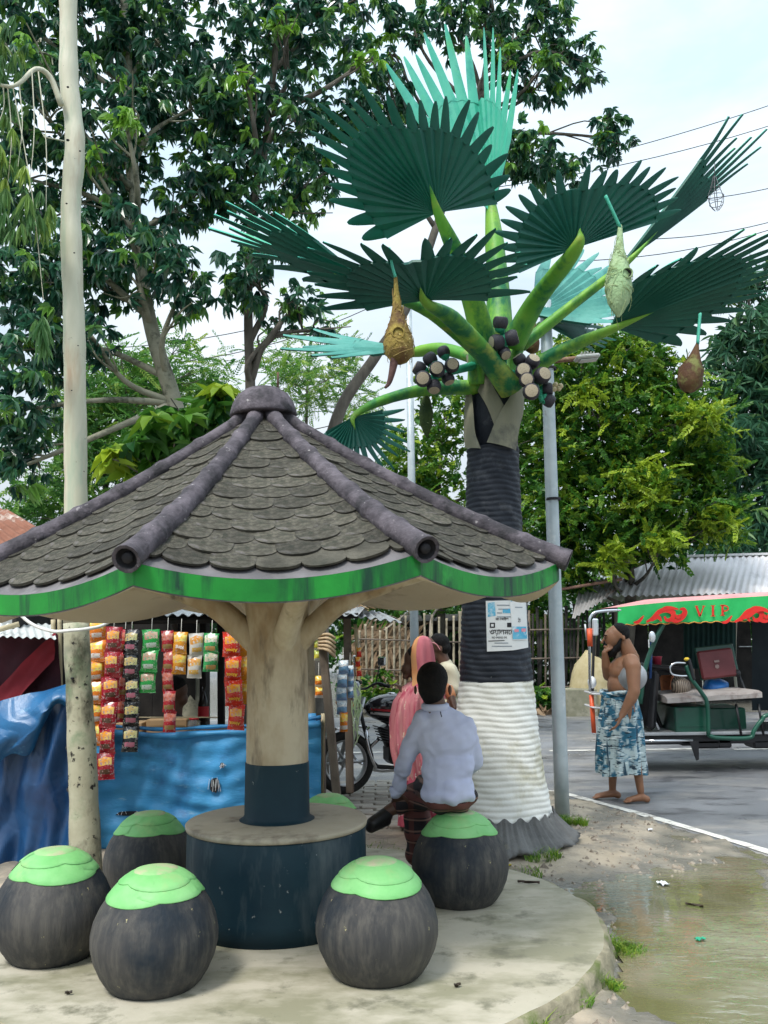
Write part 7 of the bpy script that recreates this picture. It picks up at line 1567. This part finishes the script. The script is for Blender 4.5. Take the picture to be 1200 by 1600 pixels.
organic('body', sit, pr, .008, sk2, 5)
organic('hair', sit, [('e', Q(675.5, 1060, -.005), (.091, .106, .096)), ('e', Q(675, 1075, -.025), (.081, .084, .082)), ('e', Q(676, 1092, -.012), (.058, .055, .04))], .008, m_hair, 3)
m_shirt = M('pale_blue_shirt', (.47, .51, .69), (.53, .57, .74), scale=4, rough=.75, bump=.2, bscale=10)
def wr1(V):
    z = V[:, 2]; x = V[:, 0]; return .020 * crumple(V, 11, 3, (1, 1, 1.9)) * (.45 + .55 * np.exp(-((z - .06) / .13) ** 2)) + .5 * (.0055 * np.sin(z * 60 + x * 24 + 2.5 * np.sin(x * 16)) * (.25 + .75 * np.exp(-((z - .08) / .12) ** 2)) + .004 * np.sin(x * 55 + z * 22 + 2 * np.sin(z * 14)) + .003 * np.sin(z * 95 - x * 50))
sh = [('c', Q(680, 1108), Q(682, 1112), .062, .062), ('e', Q(695, 1138), (.15, .10, .085)), ('e', Q(688, 1122), (.105, .088, .05)), ('e', Q(685, 1114), (.075, .078, .04)), ('c', Q(682, 1112), Q(664, 1129), .058, .060), ('c', Q(684, 1112), Q(724, 1133), .058, .060), ('e', Q(697, 1155), (.172, .112, .16)), ('e', Q(700, 1200), (.152, .115, .15)), ('e', Q(701, 1228), (.15, .13, .11)), ('e', Q(701, 1240), (.152, .135, .065)),
      ('c', Q(662, 1125), Q(632, 1190, .08), .064, .054), ('c', Q(632, 1190, .08), Q(621, 1236, .21), .054, .04), ('c', Q(728, 1134), Q(740, 1192, .1), .062, .054), ('c', Q(741, 1192, .1), Q(718, 1214, .32), .054, .04)]
shirt = organic('shirt', sit, sh, .009, m_shirt, 6, .5, wr1)
b = MB(); cpt = [Q(680, 1104, -.0) + np.array([.068 * math.cos(q), .066 * math.sin(q), .004 * math.sin(q)]) for q in np.linspace(0, 2 * np.pi, 24)]; b.tube(np.array(cpt), .014, 8, squash=1.5); b.build('collar', m_shirt, sit)
b = MB(); b.tube([Q(688, 1112, -.085), Q(690, 1120, -.112)], .003, 5); b.build('collar_loop', M('navy_thread', (.03, .03, .06), rough=.8), sit)
m_plaid = bpy.data.materials.new('dark_plaid_cotton'); m_plaid.use_nodes = True; t = m_plaid.node_tree; L = t.links.new; bs = t.nodes['Principled BSDF']; bs.inputs['Roughness'].default_value = .85; tcn = N(t, 'ShaderNodeTexCoord'); prev = None
for (ax_, sc_, lo, cc) in (('X', 3.0, .74, (.09, .03, .026)), ('Z', 2.6, .74, (.12, .04, .034)), ('Z', 5.2, .90, (.26, .15, .11))):
    wv_ = N(t, 'ShaderNodeTexWave', i_Scale=sc_, i_Distortion=.6); wv_.bands_direction = ax_; L(tcn.outputs['Object'], wv_.inputs['Vector']); mr_ = N(t, 'ShaderNodeMapRange'); mr_.inputs['From Min'].default_value = lo; mr_.inputs['From Max'].default_value = lo + .12; L(wv_.outputs[1], mr_.inputs['Value']); mxn = N(t, 'ShaderNodeMix', data_type='RGBA'); L(mr_.outputs[0], mxn.inputs[0]); mxn.inputs[7].default_value = c4(cc)
    if prev is None: mxn.inputs[6].default_value = (.016, .013, .016, 1)
    else: L(prev, mxn.inputs[6])
    prev = mxn.outputs[2]
L(prev, bs.inputs['Base Color'])
organic('lungi', sit, [('e', Q(701, 1246, .02), (.168, .145, .075)), ('c', Q(692, 1244, .03), Q(650, 1243, .40), .10, .085), ('c', Q(652, 1243, .40), Q(653, 1335, .32), .085, .075), ('c', Q(712, 1244, .03), Q(668, 1232, .36), .10, .088), ('c', Q(668, 1232, .36), Q(628, 1256, .31), .078, .062)], .010, m_plaid, 5, .5, lambda V: .006 * np.sin(V[:, 0] * 45 + V[:, 2] * 30) + .004 * np.sin(V[:, 2] * 60))
m_shoe = M('black_sandal', (.010, .010, .011), (.02, .019, .02), scale=12, rough=.4)
organic('sandal', sit, [('c', Q(604, 1272, .30), Q(582, 1287, .24), .042, .04), ('c', Q(604, 1283, .30), Q(580, 1292, .24), .03, .036)], .008, m_shoe, 4)
b = MB(); ft = Q(652, 1340, .33); ft[2] = -.455
organic('sandal', sit, [('c', ft + [0, -.03, .03], ft + [0, .14, .02], .042, .036)], .008, m_shoe, 3)
b = MB(); b.lathe([(.042, -.018), (.046, 0), (.042, .018)], 16, c=Q(610, 1240, .19) * 0 + Q(620.5, 1234, .20), capb=False, capt=False); b.build('cuff', m_shirt, sit)

# ---- woman in a pink sari
wp = gnd(655, 1296, .05); WYy = wp[1]
wom = thing('person', 'woman in pink sari with veil over her head, looking left past the stall', 'person', (wp[0], WYy, .05)); wo_ = np.array(wom.location)
def Wp(x, y, d=0.0): return at(x, y, WYy + d) - wo_
pr = [('e', Wp(648, 1030), (.088, .075, .10)), ('e', Wp(639, 1045), (.055, .055, .065)), ('c', Wp(631, 1041), Wp(628, 1047), .008, .012), ('e', Wp(634, 1057), (.03, .032, .024)), ('e', Wp(630, 1051), (.012, .02, .008)), ('c', Wp(652, 1055), Wp(656, 1078), .05, .055),
      ('e', Wp(655, 1095), (.12, .15, .13)), ('e', Wp(655, 1140), (.12, .14, .14)), ('e', Wp(655, 1180), (.13, .15, .12)), ('c', Wp(650, 1190, -.07), Wp(650, 1285, -.07), .08, .04), ('c', Wp(662, 1190, .07), Wp(662, 1285, .07), .08, .04), ('c', Wp(650, 1287, -.07), Wp(634, 1292, -.07), .035, .025), ('c', Wp(662, 1287, .07), Wp(646, 1290, .07), .035, .025),
      ('c', Wp(650, 1082, -.04), Wp(644, 1112, -.04), .04, .036), ('c', Wp(644, 1112, -.04), Wp(630, 1084, -.03), .032, .024), ('c', Wp(676, 1074, .13), Wp(702, 1078, .14), .045, .04), ('c', Wp(702, 1078, .14), Wp(711, 1108, .02), .036, .026)]
pr += hand(Wp(630, 1083, -.03), (-.3, .1, .5), (.3, .8, 0), (1, -.3, 0), .85, .9, 1); pr += hand(Wp(711, 1108, .02), (-.1, -.3, -.8), (1, 0, 0), (0, 1, 0), .85, .5, 1)
organic('body', wom, pr, .009, sk2, 5)
organic('hair', wom, [('e', Wp(652, 1024), (.092, .086, .09)), ('e', Wp(658, 1038), (.07, .08, .075))], .009, m_hair, 3)
m_sari = M('pink_sari_cotton', (.60, .19, .23), (.68, .27, .28), scale=3, rough=.75, stretch=(1, 1, .3), stain=((.72, .44, .36), 3.5, .50, .66, (2.2, 2.2, .3)), stain2=((.46, .07, .12), 6, .52, .62, (2.5, 2.5, .3)), fleck=((.80, .66, .50), 16, .62, .66, (1.5, 1.5, .6)))
m_veil = M('rose_veil', (.58, .14, .18), (.68, .22, .25), scale=5, rough=.75, stretch=(2, 2, .3)); m_bord = M('orange_border', (.72, .30, .12), (.78, .42, .18), scale=6, rough=.75)
m_flor = M('pink_floral_cotton', (.55, .09, .15), (.62, .13, .18), scale=4, rough=.75, stain=((.72, .62, .58), 13, .57, .61), stain2=((.38, .03, .07), 15, .60, .64, (1, 1, 1.2)))
def wz_(y): return Wp(655, y)[2]
def wx_(x): return Wp(x, 1140)[0]
rows = interp_rows([(wz_(1060), wx_(662), 0, .07, .08, .1), (wz_(1074), wx_(656), 0, .14, .16, .4), (wz_(1095), wx_(651), 0, .182, .195, .8), (wz_(1125), wx_(648), 0, .19, .2, 1), (wz_(1165), wx_(649), 0, .188, .2, 1), (wz_(1200), wx_(655), 0, .175, .19, 1), (wz_(1215), wx_(658), 0, .16, .18, 1)], 26)
b = MB(); b.grid(loft(rows, 140, 9, 7, .085), cv=True); b.build('sari', m_sari, wom)
rows = interp_rows([(wz_(1195), wx_(657), 0, .15, .17, .6), (wz_(1240), wx_(657), 0, .17, .18, 1), (wz_(1288), wx_(657), 0, .19, .19, 1.4)], 16); b = MB(); b.grid(loft(rows, 80, 9, 8, .035), cv=True); b.build('skirt', m_flor, wom)
def veil(a0, a1, off, mat, nm):
    G = []
    for a_ in np.linspace(a0, a1, 34):
        row = []
        for q, (y, cx, rx_, ry_) in enumerate(((993, 660, .004, .004), (995, 659, .05, .05), (1000, 658, .078, .075), (1010, 657, .098, .092), (1025, 657, .108, .10), (1045, 659, .112, .108), (1060, 661, .12, .12), (1074, 663, .135, .15), (1092, 664, .155, .18))):
            g = 1 + .085 * math.sin(a_ * 8 + q * .22) * min(1, q / 4) + off; c = Wp(cx, y); row.append(c + np.array([rx_ * g * math.cos(a_), ry_ * g * math.sin(a_), 0]))
        G.append(row)
    b = MB(); b.grid(np.array(G)); b.build(nm, mat, wom)
veil(-R(118), R(118), 0, m_veil, 'veil'); veil(-R(134), -R(112), .012, m_bord, 'veil_border'); veil(R(112), R(134), .012, m_bord, 'veil_border')
organic('sleeve', wom, [('c', Wp(678, 1073, .12), Wp(700, 1078, .14), .058, .052), ('c', Wp(700, 1078, .14), Wp(704, 1086, .11), .05, .046)], .009, M('orange_patterned_sleeve', (.72, .28, .12), (.66, .36, .2), scale=7, rough=.75, stain=((.62, .62, .6), 16, .56, .6), stain2=((.03, .07, .14), 14, .60, .64)), 4)
# ---- man in a beige shirt behind her
gp = gnd(688, 1262, .05); GYy = gp[1]
gm = thing('person', 'man in beige polo shirt with bowed head, half hidden behind the woman in pink', 'person', (gp[0], GYy, .05)); go_ = np.array(gm.location)
def Gq(x, y, d=0.0): return at(x, y, GYy + d) - go_
pr = [('e', Gq(683, 1008), (.095, .08, .092), (0, .3, 0)), ('e', Gq(677, 1022), (.055, .055, .062)), ('c', Gq(671, 1014), Gq(668, 1020), .008, .012), ('e', Gq(689, 1015, -.078), (.016, .01, .028)), ('c', Gq(689, 1022), Gq(697, 1042), .054, .062), ('e', Gq(698, 1065), (.13, .17, .16)), ('e', Gq(698, 1110), (.12, .15, .15)), ('e', Gq(698, 1145), (.12, .15, .1)),
      ('c', Gq(703, 1046, -.18), Gq(710, 1078, -.2), .052, .045), ('c', Gq(710, 1078, -.2), Gq(700, 1105, -.2), .04, .028), ('c', Gq(695, 1046, .18), Gq(695, 1085, .2), .052, .045), ('c', Gq(695, 1085, .2), Gq(675, 1100, .15), .04, .028), ('c', Gq(698, 1150, -.08), Gq(698, 1250, -.08), .085, .05), ('c', Gq(698, 1150, .08), Gq(698, 1250, .08), .085, .05), ('c', Gq(698, 1256, -.08), Gq(684, 1259, -.08), .035, .03), ('c', Gq(698, 1256, .08), Gq(684, 1259, .08), .035, .03)]
pr += hand(Gq(700, 1105, -.2), (-.5, 0, -.6), (0, 1, 0), (.6, 0, -.4), .95, .5, 1)
organic('body', gm, pr, .010, sk2, 5); organic('hair', gm, [('e', Gq(687, 1003), (.094, .086, .08), (0, .3, 0)), ('e', Gq(694, 1012), (.062, .08, .062))], .009, m_hair, 3)
organic('polo_shirt', gm, [('c', Gq(697, 1040), Gq(698, 1046), .072, .08), ('c', Gq(700, 1048, -.15), Gq(700, 1048, .15), .07, .07), ('e', Gq(699, 1068), (.142, .185, .16)), ('e', Gq(699, 1112), (.135, .165, .16)), ('e', Gq(699, 1135), (.135, .165, .08)), ('c', Gq(704, 1047, -.18), Gq(711, 1074, -.2), .066, .062), ('c', Gq(696, 1047, .18), Gq(696, 1072, .2), .066, .062)], .010, M('beige_polo', (.52, .49, .36), (.58, .55, .42), scale=5, rough=.8, bump=.2), 6, .5, lambda V: .004 * np.sin(V[:, 2] * 40 + V[:, 0] * 30))
organic('trousers', gm, [('e', Gq(699, 1150), (.13, .16, .09)), ('c', Gq(699, 1155, -.08), Gq(699, 1252, -.08), .098, .07), ('c', Gq(699, 1155, .08), Gq(699, 1252, .08), .098, .07)], .012, M('khaki_trousers', (.40, .37, .28), (.46, .42, .32), scale=4, rough=.85), 4)
b = MB(); b.tube(bez([Gq(672, 1003, -.085), Gq(681, 1006, -.092), Gq(688, 1016, -.09)], 10), .004, 5); b.build('mask_strap', M('pink_strap', (.7, .3, .35), rough=.6), gm)
# ---- shopkeeper in the stall
kp = at(280, 1110, 7.75); kq = thing('person', 'shopkeeper in dark clothes standing in shade behind the packet strips', 'person', (kp[0], 7.75, .05)); ko = np.array(kq.location)
def Sk(x, y, d=0.0): return at(x, y, 7.75 + d) - ko
organic('body', kq, [('e', Sk(277, 1078), (.09, .08, .10)), ('e', Sk(284, 1092), (.055, .055, .06)), ('c', Sk(288, 1086), Sk(290.5, 1090), .008, .012), ('c', Sk(276, 1098), Sk(274, 1115), .055, .06), ('e', Sk(275, 1150), (.14, .18, .17)), ('e', Sk(275, 1200), (.13, .16, .18)), ('c', Sk(275, 1215, -.08), (0, -.08, .08), .09, .05), ('c', Sk(275, 1215, .08), (0, .08, .08), .09, .05), ('c', Sk(270, 1130, -.18), Sk(262, 1180, -.2), .05, .042), ('c', Sk(262, 1180, -.2), Sk(285, 1165, -.25), .04, .03), ('c', Sk(280, 1130, .18), Sk(285, 1180, .2), .05, .042)] + hand(Sk(285, 1165, -.25), (1, -.1, .1), (0, 1, 0), (0, 0, 1), 1, .5, 1), .011, sk2, 4)
organic('hair', kq, [('e', Sk(274, 1072), (.098, .088, .088)), ('e', Sk(270, 1082), (.07, .082, .07))], .01, m_hair, 3)
organic('shirt', kq, [('e', Sk(274, 1152), (.158, .20, .18)), ('e', Sk(275, 1200), (.15, .18, .2)), ('c', Sk(272, 1128, -.14), Sk(276, 1128, .14), .075, .075), ('c', Sk(270, 1130, -.19), Sk(265, 1162, -.2), .066, .06)], .012, M('charcoal_shirt', (.02, .022, .026), (.03, .032, .036), scale=5, rough=.8), 5)
organic('trousers', kq, [('e', Sk(275, 1225), (.14, .17, .1)), ('c', Sk(275, 1225, -.08), (0, -.08, .1), .1, .07), ('c', Sk(275, 1225, .08), (0, .08, .1), .1, .07)], .014, M('dark_trousers', (.03, .03, .04), rough=.85), 4)
